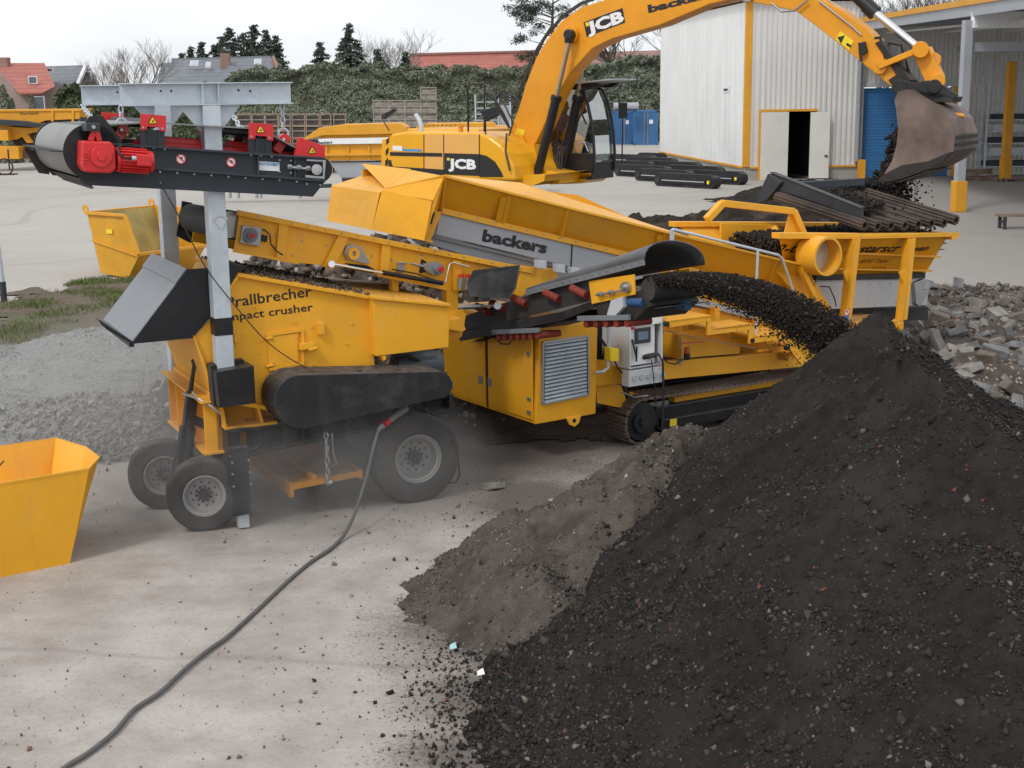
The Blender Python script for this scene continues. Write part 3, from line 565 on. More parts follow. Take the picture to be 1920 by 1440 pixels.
# outrigger leg, near corner, and its twin
def leg(dv,name='outrigger'):
    s=1 if dv==0 else -1
    f=lambda px: [Vector((p.x,p.y+dv,p.z)) for p in P(C,px,-.08)]
    m=MB(); m.prism(f([(438,848),(466,846),(471,962),(443,966)]),(0,.17,0)); m.prism(f([(441,958),(472,953),(473,963),(441,969)]),(0,.19,0)); m.prism(f([(433,842),(468,838),(469,848),(434,852)]),(0,.2,0))
    m.prism([p+Vector((0,.02,0)) for p in f([(430,858),(440,858),(444,918),(434,918)])],(0,.14,0)); m.prism([p+Vector((0,.12,0)) for p in f([(432,815),(456,812),(458,850),(434,852)])],(0,.14,0))
    o=m.build(name,K_,cr,bevel=.004)
    m=MB(); bolts(m,[f([p])[0] for p in [(435,867),(436,889),(438,912),(466,863),(468,885),(470,907)]],(0,-1,0),.014,.014); m.build('bolt',M['steel'],o)
    m=MB(); m.prism([p+Vector((0,.03,0)) for p in f([(448,962),(468,960),(470,990),(450,992)])],(0,.1,0)); m.build('foot',M['galv'],o,bevel=.003)
leg(0); leg(2.3)
# jockey wheels and their mast
wheel(cr,(-.40,.20,.41),(.17,.98,0),.415,.25,.235)
wheel(cr,(-.61,1.28,.41),(.17,.98,0),.415,.25,.235)
m=MB(); m.cyl((-.40,.30,.41),(-.61,1.2,.41),.05,12)
m.beam(C.p(340,888,.75),C.p(352,800,.75),.16,.14,(0,1,0)); m.beam(C.p(352,805,.75),C.p(360,735,.75),.12,.12,(0,1,0))
m.beam(C.p(322,905,.85),C.p(345,800,.72),.06,.05,(0,1,0)); m.beam(C.p(350,895,.6),C.p(354,790,.68),.05,.05,(0,1,0))
m.beam(C.p(352,782,.75),C.p(430,815,.75),.08,.1)
m.cyl(C.p(356,740,.75),C.p(362,700,.75),.03,12,.022); m.beam(C.p(362,702,.75),C.p(365,678,.75),.045,.03,(0,1,0)); m.cyl(C.p(364,678,.72),C.p(364,678,.78),.035,12)
m.build('jockey_mast',M['black'],cr,bevel=.005)
m=MB(); q=[C.p(343,738,.6),C.p(372,748,.25),C.p(396,762,.15),C.p(414,776,.1)]
m.tube(q,.013,6); m.build('handle_rod',M['steel'],cr)
m=MB(); chain(m,C.p(361,735,.6),C.p(372,752,.5),.06,.006,.035); m.build('safety_chain',M['galv'],cr)
m=MB()
for k in (0,.03): m.tube([C.p(412,778,.0+k),C.p(413,800,-.02+k),C.p(422,808,-.05+k),C.p(450,803,-.1+k),C.p(475,802,-.1+k),C.p(489,815,-.1+k),C.p(490,830,-.1+k),C.p(480,841,-.08+k),C.p(468,843,-.05+k)],.011,6)
m.build('hydraulic_hose',M['cable'],cr)
# rear wheels
wheel(cr,(2.14,.19,.53),(0,1,0),.545,.37,.292); wheel(cr,(2.14,2.0,.53),(0,-1,0),.545,.37,.292)
m=MB(); m.cyl((2.14,.3,.53),(2.14,1.9,.53),.06,12); m.box(1.9,2.3,.5,.6,.5,.95); m.box(1.9,2.3,1.7,1.8,.5,.95); m.build('axle',K_,cr)
# belt guard
def stadium(c0,r0,c1,r1,n=14):
    (x0,y0),(x1,y1)=c0,c1; a=math.atan2(y1-y0,x1-x0); b=math.acos(max(-1,min(1,(r0-r1)/math.hypot(x1-x0,y1-y0))))
    pts=[(x0+r0*math.cos(a+b+(2*math.pi-2*b)*i/n),y0+r0*math.sin(a+b+(2*math.pi-2*b)*i/n)) for i in range(n+1)]
    pts+=[(x1+r1*math.cos(a-b+2*b*i/n),y1+r1*math.sin(a-b+2*b*i/n)) for i in range(n+1)]
    return pts
m=MB(); n_=16
S0=stadium((565,754),51,(823,722),25.5); pts=P(C,S0,-.34); m.prism(pts,(0,.52,0)); bg_=m.build('belt_guard',K_,cr,bevel=.008)
for p in bg_.data.polygons: p.use_smooth=True
bg_.data.set_sharp_from_angle(angle=R(30))
m=MB(); m.lathe(C.p(674,699,-.2),(0,1,0),[(.035,-.012),(.035,.012),(.018,.012),(.018,-.012)],14,True); bolts(m,[C.p(x,y,-.34) for x,y in [(514,755),(610,797),(660,787),(714,775),(788,758),(710,702)]],(0,-1,0),.012,.01); m.build('lifting_eye',K_,bg_)
# black corner box holding the gantry post
m=MB(); pp(m,C,[(405,698),(476,686),(480,756),(412,765)],-.16,.2); pp(m,C,[(395,686),(405,684),(412,765),(402,762)],.02,.2); pp(m,C,[(394,683),(457,674),(458,686),(396,693)],.1,.22); bx_=m.build('corner_box',M['black_clean'],cr,bevel=.005)
# feed chute on the left
m=MB(); pp(m,C,[(350,505),(466,498),(446,514),(398,590),(362,631),(247,642)],.22,.24)
pp(m,C,[(350,505),(470,497),(437,545),(399,590),(362,631),(247,642)],1.92,1.94)
a_,b_=C.p(247,642,.22),C.p(350,505,.22); c_,d_=C.p(247,642,.22),C.p(362,631,.22)
m.plate([c_,d_,d_+Vector((0,1.7,0)),c_+Vector((0,1.7,0))],.012)
e_=C.p(466,498,.22); m.box(e_.x-.02,e_.x,.3,1.92,e_.z-.12,e_.z-.02)
ch=m.build('feed_chute',M['black_clean'],cr,bevel=.003)
m=MB(); m.plate([a_,b_,b_+Vector((0,1.72,0)),a_+Vector((0,1.72,0))],-.012); 
k_=lerp(a_,b_,.80); m.plate([k_+Vector((-.006,-.01,.014)),b_+Vector((-.006,-.01,.014)),b_+Vector((-.006,1.73,.014)),k_+Vector((-.006,1.73,.014))],-.01)
m.build('chute_lid',M['light_grey_dark'] if 'light_grey_dark' in M else paint('lid_grey',(.19,.21,.235),.35,.1,.25,dustcol=(.3,.29,.28)),ch,bevel=.002)
m=MB(); pp(m,C,[(180,596),(248,640),(362,630),(362,634),(247,645),(200,618)],.2,.24); m.beam(a_+Vector((0,0,-.02)),a_+Vector((0,1.75,-.02)),.05,.06); m.build('lip',M['black_clean'],ch)
# vibrating discharge tray under the chassis
m=MB(); a=C.p(543,908,.05);b=C.p(680,881,.05); h=.075
for v in (.05,1.95): m.prism([Vector((p.x,v,p.z)) for p in (a,b,b-Vector((0,0,h)),a-Vector((0,0,h)))],(0,.05,0))
m.box(a.x,a.x+.05,.05,2.0,a.z-.16,a.z); m.box(b.x-.05,b.x,.05,2.0,b.z-.1,b.z); m.box(a.x+.28,a.x+.33,.05,2.,a.z-.02,a.z+.06)
m.plate([a+Vector((0,.05,-.05)),b+Vector((0,.05,-.05)),b+Vector((0,1.9,-.05)),a+Vector((0,1.9,-.05))],.012)
tr=m.build('discharge_tray',paint('tray_yellow',(.62,.26,.01),.5,.15,1.0,dustcol=(.2,.17,.15)),cr,bevel=.003)
m=MB(); chain(m,C.p(611,812,.05),C.p(615,905,.0),.09,.011,.05); m.cyl(C.p(611,820,.05),C.p(613,858,.03),.022,8); m.tube([C.p(622,812,.05),C.p(625,850,.05),C.p(632,870,.05),C.p(618,873,.05)],.012,6); m.build('suspension_chain',M['steel'],tr)
m=MB(); m.cyl(C.p(612,905,.02),C.p(622,903,.02),.03,8); m.build('shackle',M['galv'],tr)
# motor seen behind the feed box
m=MB(); q=C.p(775,684,.9); m.cyl(q-Vector((.25,0,0)),q+Vector((.28,0,0)),.17,20); m.cyl(q+Vector((.28,0,0)),q+Vector((.36,0,0)),.15,20)
for k in range(10): a=k*.63; m.beam(q+Vector((-.2,math.cos(a)*.18,math.sin(a)*.18)),q+Vector((.25,math.cos(a)*.18,math.sin(a)*.18)),.02,.03)
m.box(q.x-.3,q.x+.4,.6,1.5,q.z-.3,q.z-.2); m.build('drive_motor',paint('motor_grey',(.12,.15,.18),.5,.15,.5),cr)
m=MB(); m.tube([C.p(735,692,.5),C.p(742,675,.5),C.p(765,668,.6),C.p(790,678,.8)],.022,8); m.build('motor_cable',M['cable'],cr)
# socket on the side with the big plug
m=MB(); m.cyl(C.p(745,777,-.1),C.p(729,790,-.16),.035,14); m.cyl(C.p(718,798,-.2),C.p(709,806,-.22),.035,14,.025); m.cyl(C.p(762,765,-.05),C.p(745,777,-.1),.042,14); m.build('power_plug',paint('plug_grey',(.22,.22,.22),.5,.1,.3),cr)
m=MB(); m.cyl(C.p(730,789,-.15),C.p(721,796,-.19),.037,14); m.build('plug_collar',M['red'],cr)
m=MB(); m.tube([C.p(795,765,.1),C.p(820,780,.1),C.p(845,810,.0),C.p(858,850,-.05),C.p(862,890,0),C.p(855,905,.05),C.p(840,905,.1)],.012,6); m.build('brake_hose',M['cable'],cr)
# crushed stone lying on the housing
def strew(name,fr,root,px,v0,v1,n,s,mat,dz=.02):
    a=[fr.p(x,y,.2) for x,y in px]; pos=[]
    for i in range(n):
        t=rng.random()*(len(a)-1); k=int(t); q=lerp(a[k],a[k+1],t-k); pos.append((q.x,v0+rng.random()*(v1-v0),q.z+dz))
    o=stones(name,np.array(pos),rng.random(n)**2*s+s*.3,mat,root,kind='cube'); o['kind']='stuff'; return o
strew('stone_debris',C,cr,[(450,513),(697,556)],.2,2.0,900,.022,rs_); strew('dust_layer',C,cr,[(700,556),(840,570)],.15,2.1,500,.008,rs_,.01)
# ---------------------------------------------------------------- galvanised gantry
ga=thing('hanging_frame','galvanised steel gantry of two short I beams on posts beside the impact crusher','frame',C)
zt=C.p(385,155,.1).z; zb=C.p(385,197,.1).z; u0=C.p(225,176,.1).x; u1=C.p(545,176,.1).x
for v in (.1,2.45):
    m=MB(); m.box(u0,u1,v-.1,v+.1,zt-.012,zt); m.box(u0,u1,v-.1,v+.1,zb,zb+.012); m.box(u0,u1,v-.005,v+.005,zb+.012,zt-.012)
    pu_=C.p(395,240,.1).x; m.box(pu_-.09,pu_-.08,v-.09,v+.09,zb+.012,zt-.012); m.box(pu_+.08,pu_+.09,v-.09,v+.09,zb+.012,zt-.012)
    be=m.build('i_beam',M['galv'],ga,bevel=.002)
    m=MB(); bolts(m,[Vector((u,v-.005,z)) for u,z in ((u0+.42,zb+.15),(u0+.53,zb+.15),(u0+1.25,zb+.15),(u0+1.38,zb+.14))],(0,-1,0),.012,.006); m.build('bolt_hole',M['dark'],be)
    m=MB()
    for s in (-1,1): m.prism([Vector((pu_+s*x,v-.006,z)) for x,z in ((.1,zb),(.34,zb),(.1,zb-.29))],(0,.012,0))
    m.build('gusset',M['galv'],ga)
    zl=1.75 if v<1 else 1.3; lx=C.p(420,690,.1).x
    m=MB(); m.frustum([Vector((pu_+a,v+b,zb)) for a,b in ((-.095,-.095),(.095,-.095),(.095,.095),(-.095,.095))],[Vector((lx+a,v+b,zl)) for a,b in ((-.095,-.095),(.095,-.095),(.095,.095),(-.095,.095))])
    po=m.build('post',M['galv'],ga,bevel=.006)
    if v<1:
        m=MB(); A=lerp((pu_,0,zb),(lx,0,zl),.775); B=lerp((pu_,0,zb),(lx,0,zl),.84); m.prism([Vector((A.x+a,v+b,A.z)) for a,b in ((-.1,-.1),(.1,-.1),(.1,.1),(-.1,.1))],Vector((B.x-A.x,0,B.z-A.z))); m.build('band',M['black_clean'],po)
        c=C.p(413,410,0); m=MB(); m.plate([c+Vector((x,-.004,z)) for x,z in ((0,-.12),(.085,.0),(.05,.025),(0,.033),(-.05,.025),(-.085,.0))],.003,(0,-1,0)); gp=m.build('tilt_gauge',M['light_grey'],po)
        m=MB(); 
        for k in range(9): t=R(30+15*k); m.beam(c+Vector((math.cos(t)*.085,-.009,math.sin(t)*.085-.055)),c+Vector((math.cos(t)*.065,-.009,math.sin(t)*.065-.055)),.004,.002)
        m.build('tick_marks',M['decal_black'],gp)
        m=MB(); m.box(lx-.115,lx+.115,v-.115,v+.115,zl-.05,zl+.1); m.build('socket',M['black_clean'],po,bevel=.004)
# ---------------------------------------------------------------- overband magnet
mg=thing('overband_magnet','black and red belt magnet hanging on four chains under the galvanised gantry','magnet',C)
VN=-.12; VF=2.0
KM=M['darkgrey']
m=MB()
for v in (VN,VF):
    s=1 if v==VN else -1
    m.prism(P(C,[(150,262),(285,274),(609,297),(610,340),(587,369),(158,347),(150,338)],VN) if s==1 else [Vector((p.x,VF,p.z)) for p in P(C,[(150,262),(285,274),(609,297),(610,340),(587,369),(158,347),(150,338)],VN)],(0,s*.015,0))
fr_=m.build('side_plate',paint('magnet_slate',(.028,.036,.048),.45,.15,.2,dustcol=(.15,.14,.13)),mg,bevel=.002)
m=MB()
for a in ([(205,268),(609,295),(609,299),(205,272)],[(205,308),(610,337),(610,341),(205,312)]):
    pp(m,C,a,VN-.07,VN)
for x in (262,483,552): pp(m,C,[(x,273+(x-262)*.07),(x+3,273+(x-262)*.07),(x+3,312+(x-262)*.072),(x,312+(x-262)*.072)],VN-.05,VN)
m.build('rail',KM,mg,bevel=.002)
m=MB(); bolts(m,[C.p(x,y,VN) for x,y in [(524,300),(545,301),(524,322),(545,324),(575,345),(600,347)]+[(300+i*32,322+i*2.3) for i in range(9)]+[(300+i*24,343+i*1.9) for i in range(1)]],(0,-1,0),.011,.01)
bolts(m,[C.p(x,y,VN-.02) for x,y in [(266,275),(287,277),(308,279),(469,290),(488,291),(508,293)]],(0,-1,0),.012,.03); m.build('bolt',M['steel'],mg)
# end cheek of the big drum
cL=C.p(172,285,VN); rL=.275; cR=C.p(594,318,VN); rR=.12
m=MB(); n=40
for v in (VN-.02,VF): m.cyl(Vector((cL.x,v,cL.z)),Vector((cL.x,v+.02,cL.z)),rL+.01,n); m.cyl(Vector((cR.x+.03,v,cR.z)),Vector((cR.x+.03,v+.02,cR.z)),rR+.02,24)
m.prism([Vector((cL.x+a,VN-.02,cL.z+b)) for a,b in ((-.12,.2),(.0,.36),(.13,.36),(.3,.12),(.3,-.2),(0,-.2))],(0,.03,0))
m.build('drum_cheek',M['black_clean'],mg)
def beltpath(v):
    pts=[]; p1=C.p(287,229,VN); p2=C.p(488,241,VN)
    for k in range(25): t=R(100+k*7); pts.append((cL.x+math.cos(t)*rL,cL.z+math.sin(t)*rL))
    for k in range(13): t=R(-88+k*14); pts.append((cR.x+math.cos(t)*rR,cR.z+math.sin(t)*rR))
    pts+=[(p2.x+.05,p2.z-.02),(p2.x,p2.z),(p1.x,p1.z)]
    return [Vector((a,v,b)) for a,b in pts]
bp=beltpath(VN+.03); bp.append(bp[0].copy())
m=MB(); m.sweepquad(bp,(0,VF-VN-.08,0),.012); be=m.build('belt',M['belt_light'] if 'belt_light' in M else paint('magnet_belt',(.24,.24,.235),.42,.15,.5,dustcol=(.34,.335,.32)),mg,ang=50)
m=MB()
for t,l in ((176,.13),(60,0.)):
    if l==0: continue
    t=R(t); a=Vector((cL.x+math.cos(t)*rL,VN+.03,cL.z+math.sin(t)*rL)); b=a+Vector((math.cos(t)*l,0,math.sin(t)*l)); m.sweepquad([a,b],(0,VF-VN-.08,0),.012)
m.build('cleat',M['belt'],be)
m=MB(); m.sweepquad([Vector((cL.x+.0,0,cL.z-.38)),Vector((cL.x+.0,0,cL.z-.28))],(0,VF-.1,0),.01)
m.prism([Vector((p.x,VF-.05,p.z)) for p in P(C,[(96,290),(150,300),(150,345),(128,342)],VN)],(0,.02,0)); m.plate([Vector((cL.x-.12,VN,cL.z-.27)),Vector((cL.x-.12,VF,cL.z-.27)),Vector((cL.x,VF,cL.z-.36)),Vector((cL.x,VN,cL.z-.36))],.01); m.build('skirt',M['black'],mg)
for x0,x1,yt,yb,dy in ((262,310,213,277,4),(465,511,230,291,3)):
    for v,s in ((VN,-1),(VF,1)):
        g=lambda px: [Vector((p.x,v,p.z)) for p in P(C,px,VN)]
        m=MB(); m.prism(g([(x0+1,yt+28),(x1-1,yt+28+dy),(x1-2,yb+2),(x0+2,yb)]),(0,s*-.04,0))
        for xx in (x0+14,x1-14): m.prism([p+Vector((0,s*.02,0)) for p in g([(xx,yt+30),(xx+2,yt+30),(xx+2,yb),(xx,yb)])],(0,s*.02,0))
        br=m.build('roller_bracket',M['darkgrey'],mg,bevel=.003)
        m=MB(); m.prism([p+Vector((0,s*.022,0)) for p in g([(x0,yt),(x1,yt+dy),(x1,yt+34),(x1-11,yt+33),(x1-13,yt+26),(x0+13,yt+24),(x0+11,yt+31),(x0,yt+31)])],(0,s*.012,0)); rg=m.build('guard_plate',M['red'],br,bevel=.003)
        if s==-1:
            c=C.p((x0+x1)/2,(yt+14),VN-.034); a=MB();b=MB(); warn_tri(a,b,c,.045,(1,0,0),(0,0,1),(0,-1,0)); bo=b.build('warning_triangle',M['decal_black'],rg); a.build('triangle_field',M['decal_yellow'],bo)
            m=MB(); bolts(m,[C.p(x,y,VN-.034) for x,y in ((x0+6,yt+26),(x1-6,yt+28))],(0,-1,0),.012,.01); m.build('bolt',M['steel'],rg)
    m=MB(); q=C.p((x0+x1)/2,yt+19,VN); m.cyl(q,q+Vector((0,VF-VN,0)),.05,16); m.build('support_roller',M['darkgrey'],mg)
for v,s in ((VN,-1),(VF,1)):
    m=MB(); m.prism([Vector((p.x,v+s*.01,p.z)) for p in P(C,[(561,257),(609,274),(609,297),(553,293)],VN)],(0,s*-.08,0)); rg=m.build('end_guard',M['red'],mg,bevel=.004)
    if s==-1:
        c=C.p(585,283,VN-.012); a=MB();b=MB(); warn_tri(a,b,c,.042,(1,0,0),(0,0,1),(0,-1,0)); bo=b.build('warning_triangle',M['decal_black'],rg); a.build('triangle_field',M['decal_yellow'],bo)
# magnet core (red box between the side plates) with lugs
m=MB(); m.prism(P(C,[(250,262),(548,285),(548,325),(250,305)],.15),(0,1.5,0)); m.prism(P(C,[(300,256),(385,262),(385,290),(300,282)],.2),(0,1.2,0)); m.prism(P(C,[(424,262),(470,268),(470,290),(424,286)],.3),(0,.6,0)); mc=m.build('magnet_core',M['red'],mg,bevel=.012)
ends=[]
for x,y in ((237,244),(543,262)):
    for v in (.1,1.85):
        q=C.p(x,y,VN); q=Vector((q.x,v,q.z)); m=MB(); m.beam(q+Vector((-.1,0,-.13)),q+Vector((.0,0,.0)),.1,.1,(0,1,0)); m.cyl(q+Vector((0,-.05,0)),q+Vector((0,.05,0)),.06,16); m.build('lifting_lug',M['red'],mc,bevel=.004); ends.append(q)
        m=MB(); m.lathe(q+Vector((0,0,.06)),(0,1,0),[(.055+.012*math.cos(a),.012*math.sin(a)) for a in [2*math.pi*i/6 for i in range(6)]],16,True); m.cyl(q+Vector((-.02,-.08,-.0)),q+Vector((-.02,.08,0)),.016,8); m.build('shackle',M['galv'],mc)
for i,q in enumerate(ends):
    v=.1 if i%2==0 else 2.45; t=Vector((q.x,v,zb))
    lab=['steel chain on the left end of the front gantry beam','steel chain on the left end of the rear gantry beam','steel chain on the right end of the front gantry beam','steel chain on the right end of the rear gantry beam'][i]
    m=MB(); chain(m,t,q+Vector((0,0,.1)),.095,.009,.05); o=m.build('hoist_chain',M['galv'],None); o.matrix_world=C.mat(); tag(o,lab,'chain','chains holding the magnet')
# gear motor
m=MB(); q=C.p(184,292,VN-.2); s=.18
m.prism(P(C,[(154,264),(208,266),(216,276),(218,318),(208,325),(160,323),(153,310)],VN-.34),(0,.3,0)); gb=m.build('gearbox',M['red'],mg,bevel=.02)
m=MB(); m.cyl(q+Vector((0,-.15,0)),q+Vector((0,-.18,0)),.105,28); m.cyl(q+Vector((0,-.18,0)),q+Vector((0,-.20,0)),.045,20)
for k in range(4):
    for xx in (155,204): pp(m,C,[(xx,286+k*6),(xx+9,287+k*6),(xx+9,289+k*6),(xx,288+k*6)],VN-.36,VN-.3)
m.build('gearbox_cover',M['red'],gb,bevel=.004)
m=MB(); 
for a,b in (((170,264),(176,244)),((186,264),(180,244))): m.beam(C.p(*a,VN-.2),C.p(*b,VN-.2),.05,.06,(0,1,0))
m.build('torque_arm',M['red'],gb,bevel=.004)
m=MB(); pp(m,C,[(162,231),(188,231),(188,246),(162,246)],VN-.3,VN); m.prism([Vector((p.x,VF-.3,p.z+.03)) for p in P(C,[(208,228),(262,236),(262,256),(208,250)],VN)],(0,.05,0)); tb=m.build('mount_block',M['darkgrey'],mg,bevel=.004)
m=MB(); q=C.p(175,238,VN-.3); m.cyl(q,q-Vector((0,.02,0)),.02,8); m.build('bolt',M['steel'],tb)
m=MB(); p=C.p(219,299,VN-.2);q2=C.p(278,303,VN-.2); m.cyl(p,q2,.105,28); m.cyl(q2,C.p(286,303,VN-.2),.115,28,.10); m.cyl(C.p(217,299,VN-.2),C.p(222,299,VN-.2),.125,28)
d=(q2-p)
for k in range(22):
    a=2*math.pi*k/22; o_=Vector((0,math.cos(a)*.115,math.sin(a)*.115)); m.beam(p+d*.08+o_,p+d*.95+o_,.012,.03 if abs(math.cos(a))<.5 else .03,(0,math.cos(a),math.sin(a)))
mo=m.build('motor',M['red'],mg,bevel=.0)
m=MB(); pp(m,C,[(256,290),(284,292),(285,312),(258,311)],VN-.38,VN-.26); m.build('terminal_box',M['red'],mo,bevel=.008)
m=MB(); m.cyl(C.p(247,296,VN-.34),C.p(257,297,VN-.34),.022,10); m.build('cable_gland',M['galv'],mo)
m=MB(); m.tube([C.p(248,296,VN-.34),C.p(235,296,VN-.36),C.p(223,288,VN-.34),C.p(221,277,VN-.3),C.p(230,271,VN-.22),C.p(250,270,VN-.12)],.011,6); m.build('motor_lead',M['cable'],mo)
roundsign(mg,C.p(339,298,VN-.002),.052,(1,0,0),(0,0,1),(0,-1,0)); roundsign(mg,C.p(433,304,VN-.002),.052,(1,0,0),(0,0,1),(0,-1,0))
m=MB(); pp(m,C,[(484,302),(524,305),(524,321),(484,319)],VN-.004,VN); lb=m.build('name_plate',M['white'],mg)
ftext(C,'GOUDSMIT',(485,309),(523,312),6,VN-.004,M['decal_blue'],lb,off=.02)
m=MB(); 
for a in ([(575,298),(611,300),(611,304),(575,302)],[(573,328),(609,331),(609,336),(573,333)],[(606,302),(611,303),(609,332),(605,331)]): pp(m,C,a,VN-.05,VN)
m.cyl(C.p(594,318,VN),C.p(594,318,VN-.09),.058,20); m.cyl(C.p(594,318,VN-.09),C.p(594,318,VN-.11),.035,16); m.cyl(C.p(540,313,VN-.05),C.p(582,317,VN-.05),.016,10)
for x in (543,560,577): m.cyl(C.p(x-4,314+(x-560)*.08,VN-.05),C.p(x+4,314.6+(x-560)*.08,VN-.05),.03,6)
m.build('belt_tensioner',M['steel'],mg,bevel=.003)
# thin cable from the magnet to the crusher
def cable(name,pts,r,mat,label,cat,n=8,sub=6,parent=None):
    P_=[Vector(p) for p in pts]; Q=[]
    for i in range(len(P_)-1):
        a=P_[max(i-1,0)];b=P_[i];c=P_[i+1];d=P_[min(i+2,len(P_)-1)]
        for k in range(sub):
            t=k/sub; Q.append(.5*((2*b)+(c-a)*t+(2*a-5*b+4*c-d)*t*t+(3*b-a-3*c+d)*t**3))
    Q.append(P_[-1]); m=MB(); m.tube(Q,r,n); o=m.build(name,mat,parent); 
    if label: tag(o,label,cat)
    return o
cable('control_cable',[C.w(C.p(x,y,v)) for x,y,v in ((287,328,-.2),(305,352,-.25),(335,405,-.25),(385,500,-.2),(440,572,.0),(500,640,.12),(560,682,.15),(606,700,-.05))],.0065,M['cable'],'thin black cable dropping from the red motor across the text panel','cable')
gp_=lambda x,y,z=.024:G(x,y,z)
cable('power_cable',[C.w(C.p(710,805,-.22)),C.w(C.p(700,840,-.3)),C.w(C.p(688,890,-.35)),gp_(668,955,.25),gp_(645,1003,.05),gp_(618,1030),gp_(585,1052),gp_(545,1085),gp_(515,1113),gp_(470,1155),gp_(425,1195),gp_(395,1216),gp_(350,1252),gp_(300,1298),gp_(252,1330),gp_(215,1372),gp_(165,1412),gp_(105,1452),gp_(0,1560)],.0195,plain('grey_cable',(.10,.10,.098),.65),'thick grey power cable snaking over the dusty concrete from the crusher','cable',12)
# ================================================================ STAR SCREENER
S=Fr(G(1195,835),57)
sc=thing('star_screener','long yellow tracked screening machine with grey side panel and feed hopper','screener',S)
YS=M['yellow']; YL=M['yellow_clean']
UL=-1.69
# ---- engine housing
m=MB(); pp(m,S,[(1004,796),(1117,776),(1121,603),(1012,612)],0,2.42); eh=m.build('engine_housing',YS,sc,bevel=.012)
eb_=S.p(1004,796,0); et=S.p(1012,612,0)
m=MB(); m.box(eb_.x-.012,eb_.x-.003,1.15,1.17,eb_.z+.02,et.z-.02); m.build('door_seam',M['dark'],eh)
for v in (.02,1.18):
    m=MB(); m.box(eb_.x-.02,eb_.x+.0,v+.02,v+1.1,eb_.z+.05,et.z-.04); d_=m.build('side_door',YS,eh,bevel=.006)
    hb=MB(); vv=v+(.95 if v>1 else .12); 
    hv=v+.08 if v>1 else v+1.0
    hb.box(eb_.x-.03,eb_.x-.015,hv,hv+.1,eb_.z+.33,eb_.z+.45); hd=hb.build('door_catch',M['steel'],d_,bevel=.003)
    for zz in (.12,.3,.9):
        hb=MB(); hx=.05 if v<1 else 1.05; hb.box(eb_.x-.035,eb_.x-.018,v+hx,v+hx+.08,eb_.z+zz,eb_.z+zz+.05); hb.build('hinge',M['steel'],d_,bevel=.002)
# louvre
m=MB(); A=S.p(1016,757,0);B=S.p(1102,739,0);Cc=S.p(1101,630,0);D=S.p(1017,642,0)
for q,r_ in ((A,B),(B,Cc),(Cc,D),(D,A)): m.beam(q+Vector((0,-.015,0)),r_+Vector((0,-.015,0)),.03,.03,(0,1,0))
lf=m.build('louvre_frame',M['steel'],eh,bevel=.002)
m=MB(); n=16
for k in range(n):
    a=lerp(A,D,(k+.5)/n)+Vector((.03,0,0)); b=lerp(B,Cc,(k+.5)/n)-Vector((.03,0,0)); h=(D-A).length/n
    m.frustum([a+Vector((0,-.03,-h*.35)),a+Vector((0,-.002,-h*.48)),a+Vector((0,-.002,h*.3)),a+Vector((0,-.03,h*.0))],[b+Vector((0,-.03,-h*.35)),b+Vector((0,-.002,-h*.48)),b+Vector((0,-.002,h*.3)),b+Vector((0,-.03,h*.0))])
m.build('louvre_slats',M['galv'],lf,smooth=False)
m=MB(); m.plate([A+Vector((0,-.003,0)),B+Vector((0,-.003,0)),Cc+Vector((0,-.003,0)),D+Vector((0,-.003,0))],.001); m.build('louvre_back',M['dark'],lf)
m=MB(); pp(m,S,[(1062,784),(1090,779),(1086,793),(1078,800),(1069,797)],-.03,.0); lg=m.build('towing_lug',YL,eh,bevel=.004)
m=MB(); q=S.p(1077,789,-.032); m.cyl(q,q+Vector((0,.004,0)),.03,12); m.build('lug_hole',M['dark'],lg)
m=MB(); m.tube([S.p(1117,698,-.05),S.p(1130,697,-.1),S.p(1140,690,-.1),S.p(1141,650,-.1),S.p(1141,612,-.1)],.022,8); m.build('grab_rail',M['galv'],sc)
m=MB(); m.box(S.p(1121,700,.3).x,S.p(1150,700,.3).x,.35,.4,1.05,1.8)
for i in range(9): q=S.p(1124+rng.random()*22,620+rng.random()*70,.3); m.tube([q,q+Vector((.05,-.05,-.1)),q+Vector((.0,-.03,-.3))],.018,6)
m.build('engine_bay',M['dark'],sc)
m=MB(); pp(m,S,[(1144,652),(1161,654),(1161,678),(1144,677)],-.18,-.05); jb=m.build('junction_box',M['decal_yellow'],sc,bevel=.008)
m=MB(); m.tube([S.p(1153,678,-.12),S.p(1158,690,-.12),S.p(1168,700,-.12)],.01,6); m.build('junction_cable',M['cable'],jb)
# ---- control cabinet
m=MB(); pp(m,S,[(1143,590),(1147,588),(1173,700),(1146,676)],-.02,.0) if False else None
a=S.p(1176,708,-.2); b=S.p(1236,692,-.2); t=S.p(1176,592,-.2); u0_,u1_=a.x,b.x; z0_,z1_=a.z+.12,t.z+.05
m.box(u0_-.01,u0_+.015,-.26,.35,z0_,z1_); m.box(u1_-.015,u1_+.01,-.26,.35,z0_,z1_); m.box(u0_,u1_,.15,.18,z0_,z1_); m.box(u0_,u1_,-.24,.3,z1_-.02,z1_); m.box(u0_,u1_,-.24,.3,z0_,z0_+.015)
cc=m.build('control_cabinet',M['cabinet'],sc,bevel=.004)
m=MB(); m.box(u0_+.005,u1_-.005,-.25,-.235,z1_-.2,z1_-.01); m.box(u0_+.02,u1_-.1,-.22,-.2,z0_+.04,z1_-.18); pn=m.build('switch_panel',M['white'],cc,bevel=.004)
m=MB(); m.box(u0_+.1,u1_-.19,-.25,-.22,z0_+.33,z0_+.54); sr=m.build('display_bezel',M['darkgrey'],cc,bevel=.006)
m=MB(); m.box(u0_+.14,u1_-.24,-.258,-.25,z0_+.38,z0_+.49); m.build('display',plain('dull_screen',(.12,.17,.24),.2),sr)
